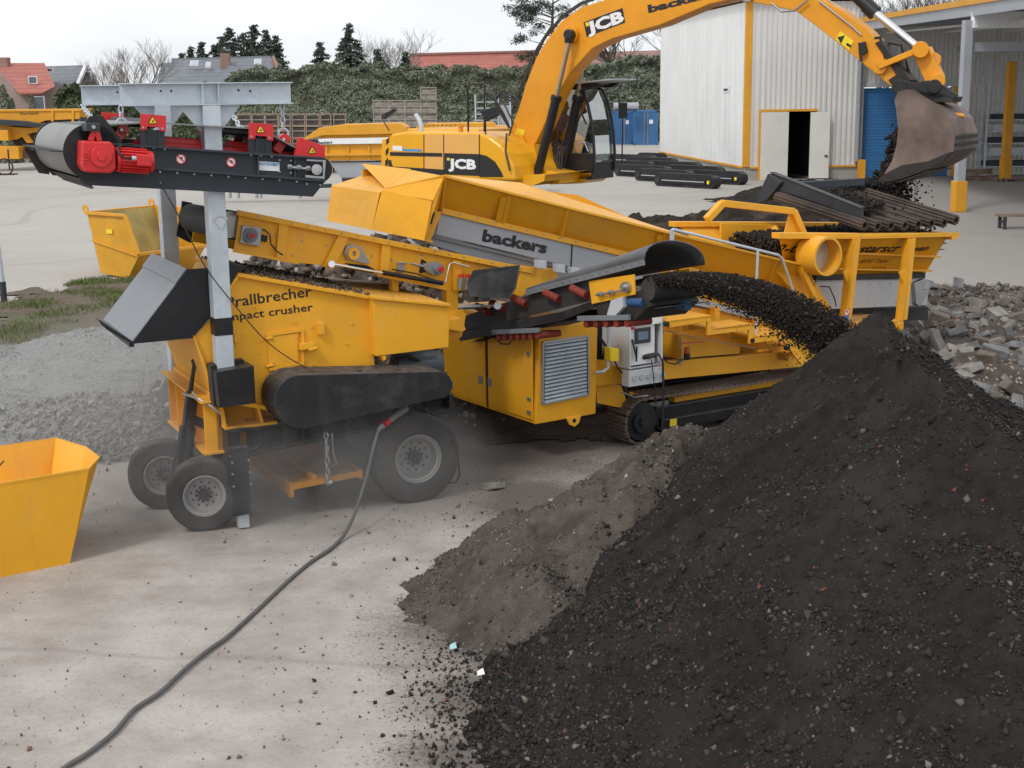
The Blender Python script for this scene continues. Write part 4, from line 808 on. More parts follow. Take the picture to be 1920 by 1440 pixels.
m=MB(); m.box(u0_+.1,u1_-.27,-.226,-.22,z0_+.57,z0_+.68); ys=m.build('warning_label',M['decal_yellow'],cc)
m=MB()
cx=u0_+.16; m.plate([(cx-.04,-.232,z0_+.59),(cx+.04,-.232,z0_+.59),(cx,-.232,z0_+.66)],.002,(0,-1,0)); m.build('warning_symbol',M['decal_black'],ys)
roundsign(cc,(u1_-.2,-.224,z0_+.625),.045,(1,0,0),(0,0,1),(0,-1,0))
m=MB(); m.cyl((u0_+.06,-.22,z0_+.55),(u0_+.06,-.26,z0_+.55),.02,12); m.build('stop_button',M['red'],cc)
m=MB(); m.tube([(u0_+.05,-.24,z0_+.4),(u0_+.07,-.27,z0_+.25),(u0_+.1,-.27,z0_+.1),(u0_+.12,-.25,z0_+.3)],.014,6); m.tube([(u1_-.25,-.28,z0_+.12),(u1_-.1,-.3,z0_+.17),(u1_-.02,-.3,z0_+.05),(u1_,-.3,z0_-.5),(u1_-.02,-.3,z0_-.9)],.016,6); m.tube([(u1_-.2,-.28,z0_+.1),(u1_-.17,-.32,z0_-.3),(u1_-.1,-.3,z0_-.85),(u1_-.02,-.3,z0_-.9)],.008,6); m.cyl((u1_-.3,-.2,z0_+.13),(u1_-.12,-.26,z0_+.15),.035,12); m.build('hanging_leads',M['cable'],cc)
m=MB(); m.box(u0_-.02,u1_+.02,-.26,-.1,z0_-.24,z0_-.02); sp=m.build('socket_strip',M['cabinet'],cc,bevel=.006)
for k in range(5):
    m=MB(); q=(u0_+.08+k*.12,-.26,z0_-.13); m.cyl(q,(q[0],-.275,q[2]),.042,16); sk=m.build('socket',M['light_grey'],sp)
m=MB(); m.tube([(u1_+.03,-.1,z1_-.35),(u1_+.09,-.1,z1_-.36),(u1_+.11,-.1,z1_-.45),(u1_+.09,-.1,z1_-.58),(u1_+.03,-.1,z1_-.6)],.013,8); m.build('cabinet_handle',M['steel'],cc)
# ---- chassis and tank
m=MB(); pp(m,S,[(1110,676),(1235,679),(1452,661),(1515,662),(1519,686),(1117,724)],.12,.24); m.prism([Vector((p.x,2.2,p.z)) for p in P(S,[(1110,676),(1235,679),(1452,661),(1515,662),(1519,686),(1117,724)],.12)],(0,.1,0))
q=S.p(1117,724,.12);q2=S.p(1660,655,.12); 
for uu in (q.x+.2,q.x+1.6,q.x+3.2,4.6): m.box(uu,uu+.15,.2,2.25,.85,1.0)
ck=m.build('chassis_beam',YL,sc,bevel=.006)
m=MB(); pp(m,S,[(1117,722),(1165,722),(1178,762),(1170,766),(1120,756)],.2,.26); pp(m,S,[(1180,735),(1205,740),(1215,752),(1190,752)],.25,.3); m.build('track_bracket',YL,ck,bevel=.004)
m=MB(); m.cyl(S.p(1163,722,.25),S.p(1180,755,.3),.06,14); m.build('support_ram',M['black'],ck)
m=MB(); m.tube([S.p(1165,735,.0),S.p(1190,745,.0),S.p(1215,742,.0)],.014,6); m.build('bracket_hose',M['steel'],ck)
m=MB(); pp(m,S,[(1272,627),(1388,649),(1387,664),(1273,674)],.14,1.3); tk=m.build('side_tank',YL,sc,bevel=.008)
m=MB(); m.beam(S.p(1278,644,.135),S.p(1318,641,.135),.012,.012); m.build('marker_stripe',plain('pink_tape',(.75,.05,.12),.5),tk)
m=MB(); q=S.p(1288,674,.0); m.cyl(q+Vector((0,0,.0)),q+Vector((0,0,.09)),.045,16); q2=q+Vector((0,0,.09)); bcn=m.build('beacon_base',M['black_clean'],sc)
m=MB(); m.cyl(q2,q2+Vector((0,0,.08)),.042,16,.038); m.build('beacon_lens',plain('amber',(.45,.09,.01),.3),bcn)
m=MB(); m.beam(q+Vector((-.15,0,-.01)),q+Vector((.05,.1,-.01)),.06,.01); m.cyl(q+Vector((-.02,.12,-.1)),q+Vector((-.02,.12,.3)),.01,8); m.build('beacon_bracket',M['steel'],bcn)
m=MB(); m.tube([S.p(1240,668,.05),S.p(1252,680,.03),S.p(1266,683,.02),S.p(1280,674,.02)],.01,6); m.tube([S.p(1290,672,.1),S.p(1330,668,.13),S.p(1388,664,.13)],.007,6); m.build('loom',M['cable'],sc)
# ---- crawler track
def track(v0,name='crawler_track'):
    r=.31; c0=S.p(1207,790,.0); u0,z0=c0.x+.02,.31; u1=u0+3.9
    path=[]
    for k in range(13): t=R(90+k*15); path.append((u0+math.cos(t)*r,z0+math.sin(t)*r,t))
    L=u1-u0; N=20
    for k in range(1,N): path.append((u0+L*k/N,0,R(270)))
    for k in range(13): t=R(270+k*15); path.append((u1+math.cos(t)*r,z0+math.sin(t)*r,t))
    for k in range(1,N): path.append((u1-L*k/N,z0+r-.03*math.sin(math.pi*k/N),R(90)))
    m=MB(); rs=[]
    P_=[Vector((a,0,b)) for a,b,_ in path]; P_.append(P_[0]); tot=sum((P_[i+1]-P_[i]).length for i in range(len(P_)-1)); n=int(tot/.105); 
    acc=0;i=0; pitch=tot/n
    for k in range(n):
        s=k*pitch
        while i<len(P_)-2 and acc+(P_[i+1]-P_[i]).length<s: acc+=(P_[i+1]-P_[i]).length;i+=1
        d=(P_[i+1]-P_[i]).normalized(); c=P_[i]+d*(s-acc); nrm=Vector((d.z,0,-d.x)) 
        cc_=Vector(((u0+u1)/2,0,z0)); 
        if abs(c.x-cc_.x)<L/2: ref=Vector((0,0,1 if c.z>z0 else -1))
        else: ref=c-Vector((u0 if c.x<cc_.x else u1,0,z0))
        if nrm.dot(ref)<0: nrm=-nrm
        A=c-d*.047; B=c+d*.047
        for w_,h_ in ((.094,.03),):
            m.prism([A+Vector((0,v0,0)),B+Vector((0,v0,0)),B+nrm*.028+Vector((0,v0,0)),A+nrm*.028+Vector((0,v0,0))],(0,.45,0))
        for o_ in (-.03,.005): m.prism([c+d*o_+nrm*.026+Vector((0,v0+.005,0)),c+d*(o_+.014)+nrm*.026+Vector((0,v0+.005,0)),c+d*(o_+.014)+nrm*.05+Vector((0,v0+.005,0)),c+d*o_+nrm*.05+Vector((0,v0+.005,0))],(0,.44,0))
    tk=m.build(name,M['track'],sc)
    m=MB(); m.cyl((u0,v0+.08,z0),(u0,v0+.37,z0),r-.04,24); m.cyl((u0,v0+.03,z0),(u0,v0+.09,z0),.16,18); m.cyl((u0,v0+.0,z0),(u0,v0+.04,z0),.07,12); m.cyl((u1,v0+.08,z0),(u1,v0+.37,z0),r-.06,24)
    m.build('idler',M['black'],tk)
    m=MB()
    for k in range(6): x_=u0+.55+k*(L-1.1)/5; m.cyl((x_,v0+.1,.12),(x_,v0+.36,.12),.09,16)
    m.build('rollers',M['black'],tk)
    m=MB(); m.prism([(u0+.35,v0+.02,.13),(u1-.35,v0+.02,.13),(u1-.35,v0+.02,.30),(u0+.35,v0+.02,.30)],(0,.1,0)); m.box(u0+.3,u1-.3,v0+.12,v0+.4,.24,.46); sf=m.build('side_frame',M['black_clean'],tk,bevel=.02)
    m=MB(); m.box(u0+.46,u0+.58,v0+.012,v0+.02,.18,.28); m.build('sticker',M['decal_yellow'],sf)
    m=MB(); m.box(u0+.7,u1-.7,v0+.2,v0+.35,.46,.54); m.build('upper_guide',YL,tk,bevel=.01)
M['track']=paint('track_steel',(.22,.17,.14),.6,.3,1.,dustcol=(.32,.27,.23),metal=.3)
track(0.); track(1.95)
# ---- steps and handrails
zz=[(1255,601),(1334,591),(1334,616),(1413,607),(1413,631),(1486,622),(1528,670),(1520,688),(1502,684),(1467,636),(1405,645),(1405,619),(1327,629),(1327,603),(1255,615)]
m=MB(); pp(m,S,zz,-.35,-.31); m.prism([Vector((p.x,.12,p.z)) for p in P(S,zz,-.35)],(0,.04,0))
st=m.build('step_stringer',YL,sc,bevel=.005)
for a,b in (((1254,601),(1334,591)),((1334,616),(1413,607)),((1412,631),(1486,622))):
    m=MB(); A=S.p(*a,-.35);B=S.p(*b,-.35); m.prism([A,B,B-Vector((0,0,.035)),A-Vector((0,0,.035))],(0,.5,0)); m.build('step',M['tread'] if 'tread' in M else YL,st,bevel=.004)
m=MB(); A=S.p(1486,624,-.35);B=S.p(1524,672,-.35); m.beam(A+Vector((0,.02,0)),B+Vector((0,.02,0)),.06,.09); 
for k in (.35,.7): q=lerp(A,B,k); m.box(q.x-.1,q.x+.1,-.33,.14,q.z-.1,q.z-.07)
m.build('ladder',YL,st,bevel=.004)
for x,y in ((1252,608),(1412,639),(1478,653)):
    m=MB(); q=S.p(x,y,-.37); m.cyl(q,q+Vector((0,.06,0)),.035,14); m.build('pivot_pin',M['black_clean'],st)
m=MB(); V_=-.33
def rail_(px,v,r=.02): return [S.p(x,y,v) for x,y in px]
m.tube(rail_([(1258,470),(1258,432),(1262,430),(1459,478),(1466,484),(1482,530)],.0),.02,8); m.tube(rail_([(1421,469),(1418,540),(1417,640)],-.15),.02,8); m.tube(rail_([(1482,530),(1500,590)],.0),.02,8)
m.tube(rail_([(1262,430),(1258,560)],.0),.02,8)
m.build('handrail',M['galv'],sc)
# ---- screen deck body: flared trough with lid
NT=[(834,330),(955,361),(1065,389),(1245,434),(1456,485),(1510,497)]
LB=[(822,393),(935,420),(1045,446),(1240,492),(1430,540),(1530,562)]
nt_=[S.p(x,y,.05) for x,y in NT]; lb_=[S.p(x,y,.42) for x,y in LB]
sec=[nt_[0]+(nt_[-1]-nt_[0])*t for t in (0,.12,.25,.46,.83,1)]
m=MB()
for i in range(len(nt_)-1): m.plate([nt_[i],nt_[i+1],lb_[i+1],lb_[i]],.012)
tr_=m.build('trough_side',YS,sc,bevel=.0)
m=MB()
for i in range(len(nt_)):
    a,b=nt_[i],lb_[i]; m.prism([a+Vector((-.015,-.03,0)),a+Vector((.015,-.03,0)),b+Vector((.015,-.1,0)),b+Vector((-.015,-.1,0))],(0,.12,0))
for i in (1,3): 
    a,b=nt_[i],lb_[i]; m.prism([a+Vector((-.1,.02,-.05)),a+Vector((.06,.02,-.05)),b+Vector((.06,-.08,0)),b+Vector((-.1,-.08,0))],(0,.03,0))
m.build('rib',YS,tr_,bevel=.002)
m=MB()
for i in range(len(nt_)-1): 
    a,b=nt_[i],nt_[i+1]; m.prism([a+Vector((0,-.04,.012)),b+Vector((0,-.04,.012)),b+Vector((0,-.04,-.02)),a+Vector((0,-.04,-.02))],(0,.1,0))
    a,b=lb_[i],lb_[i+1]; m.prism([a+Vector((0,-.1,.03)),b+Vector((0,-.1,.03)),b+Vector((0,-.1,-.045)),a+Vector((0,-.1,-.045))],(0,.14,0))
m.build('edge_flange',YL,tr_,bevel=.003)
m=MB(); bolts(m,[lerp(lb_[0],lb_[-1],k/26)+Vector((0,-.1,-.0)) for k in range(27)],(0,-1,0),.012,.01); m.build('bolt',M['steel'],tr_)
# lid with a low ridge
m=MB(); far=[(834,323),(1056,344),(1240,392),(1440,440),(1452,474)]
fl=[Vector((nt_[0].x,2.2,nt_[0].z+.02)),Vector((nt_[2].x+.9,2.2,nt_[2].z+.35)),Vector((nt_[3].x+.5,2.2,nt_[3].z+.12)),Vector((nt_[4].x,2.2,nt_[4].z+.08)),Vector((nt_[5].x,2.2,nt_[5].z))]
us=[nt_[0].x,-.9,.6,2.2,3.4,nt_[5].x]; 
def nz_at(u):
    for i in range(len(nt_)-1):
        if u<=nt_[i+1].x or i==len(nt_)-2:
            t=(u-nt_[i].x)/(nt_[i+1].x-nt_[i].x); return nt_[i].z*(1-t)+nt_[i+1].z*t
hr_=[.02,.30,.22,.12,.04,.0]; vs=[];fs=[]
for k,(u,h) in enumerate(zip(us,hr_)):
    z=nz_at(u); vs+=[(u,.05,z+.012),(u,.9,z+h*.55),(u,1.5,z+h),(u,2.25,z+h)]
for k in range(len(us)-1):
    for j in range(3): fs.append((k*4+j,k*4+j+1,k*4+5+j,k*4+4+j))
vs2=[(a,b,c-.02) for a,b,c in vs]; n=len(vs)
m.add(vs,fs); m.add(vs2,[tuple(reversed(f)) for f in fs]); ld=m.build('lid',M['lid_y'] if 'lid_y' in M else paint('lid_yellow',(.86,.42,.04),.4,.05,.2,coat=.1),sc,recalc=False)
ld.data.update()
m=MB(); m.prism([(nt_[0].x,2.22,nt_[0].z-.5),(nt_[-1].x,2.22,nt_[-1].z-.9),(nt_[-1].x,2.22,nt_[-1].z),(.6,2.22,nz_at(.6)+.4),(nt_[0].x,2.22,nt_[0].z)],(0,.03,0)); m.build('far_side',YS,sc)
# grey banner panel and lower frame
m=MB(); pp(m,S,[(826,397),(1075,459),(1240,499),(1240,545),(1073,501),(818,439)],.36,.40)
gpn=m.build('banner_panel',M['grey_panel'],sc,bevel=.002)
ftext(S,'backers',(903,451),(1024,475),21,.36,M['decal_black'],gpn,off=.045,up=None,shear=.0)
m=MB(); pp(m,S,[(1072,458),(1074,458),(1072,502),(1070,502)],.352,.36); m.build('panel_seam',M['dark'],gpn)
m=MB(); pp(m,S,[(792,440),(1240,548),(1400,600),(1400,620),(1240,580),(1040,530),(788,452)],.5,.56); pp(m,S,[(818,441),(1073,503),(1240,547),(1240,552),(1073,509),(815,446)],.44,.5); m.build('lower_panel',M['grey_panel'],sc)
m=MB(); pp(m,S,[(830,395),(812,398),(797,452),(806,455)],.34,.42); pp(m,S,[(790,446),(812,452),(812,456),(790,450)],.2,.36); m.build('end_post',YL,sc,bevel=.003)
for x in (1017,1052,1080):
    m=MB(); y=493+(x-1017)*.22; pp(m,S,[(x-8,y-6),(x+8,y-4),(x+8,y+12),(x-8,y+10)],.1,.2); m.build('terminal_box',M['light_grey'],sc,bevel=.006)
# lower yellow side frame behind the steps
m=MB(); pp(m,S,[(1238,560),(1290,575),(1540,605),(1560,640),(1500,668),(1240,618)],.45,.5); pp(m,S,[(1235,572),(1300,590),(1540,650),(1540,657),(1300,600),(1235,582)],.3,.45)
pp(m,S,[(1340,575),(1350,577),(1350,610),(1340,608)],.3,.45); pp(m,S,[(1420,590),(1430,592),(1432,640),(1422,638)],.3,.45); m.build('lower_side',YS,sc,bevel=.003)
m=MB(); pp(m,S,[(1250,560),(1340,580),(1420,600),(1520,625),(1520,612),(1250,545)],.38,.42); m.build('seal_strip',M['grey_panel'],sc)
m=MB(); pp(m,S,[(1240,500),(1530,566),(1545,610),(1240,556)],.40,.46); m.build('screen_side',YS,sc,bevel=.003)
# discharge hood at the left end
def poly3(q,t=.012): 
    m=MB(); m.plate([S.p(*a) for a in q],t); return m
hd=[]
m=MB()
near=[S.p(834,330,.05),S.p(812,374,.05),S.p(796,452,.05),S.p(822,393,.42)]
Bt=[S.p(716,356,.85),S.p(810,377,.1),S.p(795,451,.1),S.p(697,431,.85)]
m.plate(Bt,.012); m.plate([S.p(834,330,.05),S.p(722,357,.85),S.p(718,360,.85),S.p(812,377,.08)],.012); 
m.plate([S.p(834,330,.05),S.p(812,377,.08),S.p(795,451,.1),S.p(822,395,.42)],.012)
A1=[S.p(712,361,1.0),S.p(697,431,1.0),S.p(613,414,2.2),S.p(622,348,2.2)]; m.plate(A1,.012)
m.plate([S.p(712,361,1.0),S.p(622,348,2.2),S.p(713,318,2.4),S.p(722,355,1.1)],.012)
L0=Vector((nt_[0].x,2.25,nt_[0].z+.06)); m.plate([S.p(722,355,1.1),S.p(713,318,2.4),L0,Vector((nt_[0].x,.9,nt_[0].z+.04))],.012); m.plate([S.p(722,355,.85),S.p(722,355,1.1),Vector((nt_[0].x,.9,nt_[0].z+.04)),nt_[0]],.012)
hdo=m.build('discharge_hood',YL,sc,recalc=True)
m=MB(); pl_=lambda a,b,w=.05:m.beam(S.p(*a),S.p(*b),w,.02); pl_((726,354,.85),(834,329,.05)); pl_((713,317,2.4),(778,321,2.4)); m.build('hood_edge',M['yellow_clean'],hdo)
m=MB(); m.plate([S.p(812,398,.04),S.p(815,398,.04),S.p(809,420,.06),S.p(806,420,.06)],-.01); m.build('slot',M['dark'],hdo)
# ---- coarse conveyor over the crusher
VC=.3; 
side=[(450,397),(1002,507),(1002,532),(850,546),(838,543),(709,516),(690,506),(560,493),(440,471),(446,425)]
m=MB(); pp(m,S,side,VC,VC+.03); 
m.prism([Vector((p.x,VC+1.35,p.z)) for p in P(S,side,VC)],(0,.03,0))
cv=m.build('coarse_conveyor',YL,sc,bevel=.004)
m=MB(); pp(m,S,[(448,394),(1002,504),(1002,514),(447,404)],VC-.07,VC)
pp(m,S,[(439,467),(560,490),(560,496),(439,473)],VC-.05,VC); pp(m,S,[(709,512),(838,540),(838,545),(709,518)],VC-.05,VC)
for px in ([(524,417),(542,420),(534,488),(518,485)],[(636,440),(655,444),(625,505),(606,500)],[(717,458),(733,461),(728,520),(712,517)],[(850,487),(866,490),(866,545),(850,545)]): pp(m,S,px,VC-.05,VC)
m.build('stiffener',YL,cv,bevel=.003)
m=MB(); bolts(m,[lerp(S.p(450,399,VC-.07),S.p(1000,508,VC-.07),k/19)for k in range(20)],(0,-1,0),.012,.008)
bolts(m,[S.p(x,y,VC) for x,y in [(566,451),(549,478),(612,460),(697,480),(734,487),(790,478),(516,441),(655,470)]],(0,-1,0),.013,.012); m.build('bolt',M['steel'],cv)
# belt
a0=S.p(446,430,VC);a1=S.p(1000,520,VC)
p0=S.p(440,400,VC); p1=S.p(1000,512,VC); d=(p1-p0).normalized(); nn=Vector((-d.z,0,d.x)); rr=.165
path=[p1+nn*.0+Vector((0,.06,.03)),p0+nn*.0+Vector((0,.06,.03))]; c_=path[-1]-nn*rr
for k in range(1,13): t=math.pi*k/12; path.append(c_+nn*(rr*math.cos(t))-d*(rr*math.sin(t)))
path.append(path[0]-nn*rr*2)
m=MB(); m.sweepquad(path,(0,1.22,0),.014); m.build('belt',M['belt'],cv,ang=50)
m=MB(); m.cyl(c_,c_+Vector((0,1.22,0)),rr-.012,28); m.build('head_drum',M['steel'],cv)
m=MB(); m.plate([Vector((p.x,VC+1.4,p.z)) for p in P(S,[(424,396),(460,400),(455,470),(438,474),(412,460)],VC)],.02,(0,1,0)); m.plate([Vector((p.x,VC+1.42,p.z)) for p in P(S,[(425,390),(445,394),(440,470),(418,462)],VC)],.02,(0,1,0)); m.build('end_cheek',M['black'],cv)
m=MB(); pp(m,S,[(456,422),(491,428),(488,462),(452,456)],VC-.06,VC); bh=m.build('bearing_housing',M['steel'],cv,bevel=.005)
m=MB(); q=S.p(468,441,VC-.06); m.cyl(q,q-Vector((0,.04,0)),.085,24); m.cyl(q-Vector((0,.04,0)),q-Vector((0,.07,0)),.05,20); m.build('bearing',M['light_grey_dark'],bh)
m=MB(); m.cyl(q-Vector((0,.07,0)),q-Vector((0,.085,0)),.03,14); m.build('grease_cap',M['red'],bh)
m=MB(); pp(m,S,[(492,440),(502,442),(500,454),(491,452)],VC-.03,VC); m.build('sensor',M['black_clean'],cv)
cbt=[(480,430),(496,431),(506,440),(508,458),(520,472),(530,478)]
m=MB(); m.tube([S.p(x,y,VC-.05) for x,y in cbt],.009,6); m.cyl(S.p(530,478,VC),S.p(530,478,VC-.03),.035,12); m.build('sensor_cable',M['cable'],cv)
m=MB(); pp(m,S,[(650,462),(660,458),(677,463),(694,492),(690,495),(652,487),(646,476)],VC-.05,VC); tp=m.build('tensioner_plate',M['steel'],cv,bevel=.004)
m=MB(); q=S.p(662,475,VC-.05); m.lathe(q,(0,-1,0),[(.075,0),(.075,.03),(.03,.03),(.03,0)],22,True); m.build('eye',YL,tp)
m=MB(); m.cyl(S.p(789,499,VC+.0),S.p(789,499,VC-.006),.085,18); pp(m,S,[(645,493),(690,498),(705,507),(700,512),(660,500)],VC-.004,VC); m.build('opening',M['dark'],cv)
m=MB(); pp(m,S,[(795,495),(822,491),(832,505),(826,516),(812,516),(797,506)],VC-.07,VC-.01); m.cyl(S.p(772,494,VC-.05),S.p(800,501,VC-.05),.016,8); m.cyl(S.p(745,492,VC-.05),S.p(765,494,VC-.05),.012,8); pp(m,S,[(748,495),(760,495),(756,512),(745,510)],VC-.04,VC); t2=m.build('tensioner',M['steel'],cv,bevel=.003)
m=MB(); q=S.p(822,504,VC-.07); m.cyl(q,q-Vector((0,.05,0)),.06,18); q-=Vector((0,.05,0)); m.build('bearing',M['light_grey_dark'],t2)
m=MB(); m.cyl(q,q-Vector((0,.03,0)),.032,14); m.build('grease_cap',M['red'],t2)
m=MB(); m.cyl(S.p(623,495,VC-.12),S.p(725,513,VC-.12),.014,10); m.cyl(S.p(622,495,VC-.06),S.p(622,495,VC-.16),.04,14); ram=m.build('piston_rod',M['chrome'],cv)
m=MB(); m.cyl(S.p(718,511,VC-.12),S.p(830,531,VC-.12),.03,12); m.tube([S.p(735,505,VC-.12),S.p(780,513,VC-.1),S.p(815,525,VC-.1),S.p(830,532,VC-.1)],.009,6); m.build('ram_cylinder',M['black_clean'],ram)
m=MB()
for k in (0,.035): m.tube([S.p(880,500,VC-.08),S.p(848,492,VC-.08-k),S.p(843,496,VC-.08-k),S.p(836,528,VC-.08-k),S.p(826,535,VC-.08-k),S.p(800,530,VC-.08-k)],.009,8)
m.build('hydraulic_pipe',M['chrome'],cv)
m=MB(); pp(m,S,[(838,543),(860,541),(858,600),(836,602)],VC,VC+.12); pp(m,S,[(735,514),(748,517),(748,560),(737,558)],VC+.1,VC+.2); m.build('support_leg',YL,cv,bevel=.005)
m=MB(); pp(m,S,[(976,498),(1045,505),(1045,530),(1000,545),(968,560)],VC-.05,VC+.3); m.build('transfer_box',YL,sc,bevel=.006)
for x,y in ((877,520),(865,520)):
    m=MB(); m.cyl(S.p(x,y,VC-.1),S.p(x-2,y+22,VC-.1),.03,12); dm=m.build('valve',M['light_grey_dark'],cv)
    m=MB(); m.cyl(S.p(x,y,VC-.1),S.p(x,y-6,VC-.1),.032,12); m.build('valve_cap',M['red'],dm)
# rubber skirt (big dark flap)
m=MB(); a=[S.p(*q) for q in ((888,507,-.0),(975,497,-.1),(968,540,-.1),(955,560,-.05),(880,556,.05),(876,530,.05))]; m.plate(a,.015); m.build('rubber_flap',paint('grimy_rubber',(.075,.078,.08),.5,.4,.9,dustcol=(.30,.29,.28)),sc)
# ---- side conveyor (fine product) with arched cover
UA=-1.9; UB=-1.15
tl=S.pu(868,608,UA); hdv=S.pu(1205,532,UA)
vec=(hdv-tl); 
side_v=[S.pu(x,y,UA) for x,y in [(862,620),(1050,585),(1118,562),(1118,576),(1050,602),(862,640)]]
m=MB(); 
for uu in (UA,UB): m.prism([Vector((uu,p.y,p.z)) for p in side_v],(.02,0,0))
sv=m.build('product_conveyor',M['black'],sc,bevel=.003)
m=MB(); pts=[Vector((UA+.05,tl.y,tl.z+.02)),Vector((UA+.05,hdv.y,hdv.z+.07))]; d=(pts[1]-pts[0]).normalized(); nn=Vector((0,-d.z,d.y)); nn=nn if nn.z>0 else -nn; rr=.14
path=[pts[0],pts[1]-d*.0]; c_=pts[1]-nn*rr
for k in range(1,13): t=math.pi*k/12; path.append(c_+nn*rr*math.cos(t)+d*rr*math.sin(t))
path.append(pts[0]-nn*rr*2)
m.sweepquad(path,(UB-UA-.08,0,0),-.012); m.build('belt',M['belt'],sv,ang=50)
m=MB(); m.cyl(c_,c_+Vector((UB-UA-.05,0,0)),rr-.012,24); m.build('head_drum',M['rubber'],sv)
# slack lower run
m=MB(); lo=[S.pu(x,y,UA+.1) for x,y in [(890,640),(1000,612),(1080,600),(1180,585),(1260,575)]]; m.sweepquad(lo,(UB-UA-.2,0,0),.012); m.build('return_belt',M['belt'],sv)
m=MB(); m.prism([S.pu(x,y,UA+.0) for x,y in [(872,592),(1118,512),(1118,562),(870,622)]],(.01,0,0)); m.build('belt_edge',M['belt'],sv)
# red idler rollers
for x,y,x2,y2 in ((893,568,912,592),(921,562,952,580),(962,552,996,576),(1022,542,1050,562),(1072,534,1100,552)):
    m=MB(); a=S.pu(x,y+6,UA-.07); b=a+Vector((.03,-.26,-.06)); m.cyl(a,b,.05,16); m.build('idler_roller',M['red_roller'],sv)
for base,cnt in (((925,623),7),((1085,597),5)):
    m=MB(); a=S.pu(base[0],base[1],UA-.05); b=S.pu(base[0]+ (85 if cnt==7 else 95),base[1]-(4 if cnt==7 else 2),UA-.05); m.beam(a,b,.05,.06); rb=m.build('roller_bracket',M['light_grey_dark'],sv,bevel=.004)
    for k in range(cnt):
        q=lerp(a,b,(k+.7)/cnt)+Vector((0,0,-.07)); m=MB(); m.cyl(q,q+Vector((.35,0,0)),.045,12); m.build('return_roller',M['red_roller'],sv)
m=MB(); m.tube([S.pu(928,633,UA),S.pu(940,645,UA),S.pu(955,645,UA),S.pu(962,632,UA)],.012,6); m.tube([S.pu(850,596,UA-.1),S.pu(835,610,UA-.1),S.pu(848,600,UA-.1)],.01,6); m.build('hose_loop',M['cable'],sv)
m=MB(); m.cyl(S.pu(846,578,UA-.12),S.pu(905,574,UA-.12),.032,12); m.cyl(S.pu(905,574,UA-.12),S.pu(930,573,UA-.12),.016,10); m.cyl(S.pu(933,573,UA-.15),S.pu(933,573,UA-.06),.05,12); m.build('lift_ram',M['steel'],sv)
m=MB(); pp(m,S,[(842,600),(864,596),(874,618),(868,622),(842,618)],.15,.3); m.prism([S.p(x,y,.28) for x,y in [(838,586),(868,580),(874,590),(866,632),(842,634)]],(0,.1,0)); m.build('pivot_bracket',YL,sv,bevel=.004)
# yellow head cheek with bearing
hp_=[S.pu(x,y,UA-.01) for x,y in [(1106,527),(1191,514),(1193,552),(1112,570)]]
m=MB(); m.prism(hp_,(-.02,0,0)); m.prism([Vector((UB+.03,p.y,p.z)) for p in hp_],(.02,0,0)); hc=m.build('head_cheek',YL,sv,bevel=.004)
m=MB(); q=S.pu(1178,538,UA-.03); m.cyl(q,q-Vector((.06,0,0)),.065,20); m.cyl(q-Vector((.06,0,0)),q-Vector((.1,0,0)),.035,14); m.cyl(S.pu(1118,553,UA-.07),S.pu(1165,545,UA-.07),.014,10); m.cyl(S.pu(1122,552,UA-.07),S.pu(1128,551,UA-.07),.03,6); m.cyl(S.pu(1143,549,UA-.07),S.pu(1149,548,UA-.07),.03,6); m.build('belt_tensioner',M['steel'],hc)
m=MB(); m.prism([S.pu(x,y,UA) for x,y in [(1153,562),(1175,556),(1176,575),(1160,592),(1145,590)]],(-.06,0,0)); m.build('scraper_bracket',M['light_grey'],sv,bevel=.004)
for x,y,u_ in ((1180,566,UA+.02),(1262,572,UB-.25)):
    m=MB(); q=S.pu(x,y,u_); m.cyl(q,q+Vector((.0,-.22,.02)),.05,16); m.cyl(q+Vector((0,-.22,.02)),q+Vector((0,-.27,.02)),.055,16); m.build('gear_motor',M['blue_motor'],sv)
m=MB(); q=S.pu(1300,545,UB+.05); m.cyl(q,q+Vector((.12,0,0)),.07,16); m.box(q.x+.1,q.x+.3,q.y-.05,q.y+.05,q.z-.05,q.z+.05); m.build('end_bearing',M['steel'],sv)
m=MB(); m.prism([Vector((UA,p.y,p.z)) for p in [S.pu(x,y,UA) for x,y in [(1118,560),(1200,545),(1215,575),(1190,600),(1120,590)]]],(UB-UA,0,0)); m.build('chute_skirt',M['black'],sv)
# arched cover
f0=S.pu(994,545,UA); f1=S.pu(1217,487,UA)
ns=12; W=UB-UA+.12; vs=[];N=14
for i in range(N):
    t=i/(N-1); b=lerp(f0,f1,t); hgt=.06+.18*t
    for k in range(ns+1):
        a=math.pi*k/ns; vs.append((UA-.06+W*(1-math.cos(a))/2, b.y, b.z+hgt*math.sin(a)**.8-.12*t*(1-math.cos(a))/2))
fs=[(i*(ns+1)+k,i*(ns+1)+k+1,(i+1)*(ns+1)+k+1,(i+1)*(ns+1)+k) for i in range(N-1) for k in range(ns)]
m=MB(); m.add(vs,fs,True); ac=m.build('belt_cover',M['hood_rubber'],sv,recalc=False,ang=60); sld=ac.modifiers.new('thickness','SOLIDIFY'); sld.thickness=.012
m=MB(); m.beam(f0+Vector((-.065,0,-.02)),f1+Vector((-.065,0,-.02)),.012,.07,(0,0,1)); cs=m.build('cover_strip',M['light_grey_dark'],ac,bevel=.002)
m=MB(); bolts(m,[lerp(f0,f1,(k+.5)/16)+Vector((-.07,0,-.01)) for k in range(16)],(-1,0,0),.012,.01); m.build('bolt',M['steel'],cs)
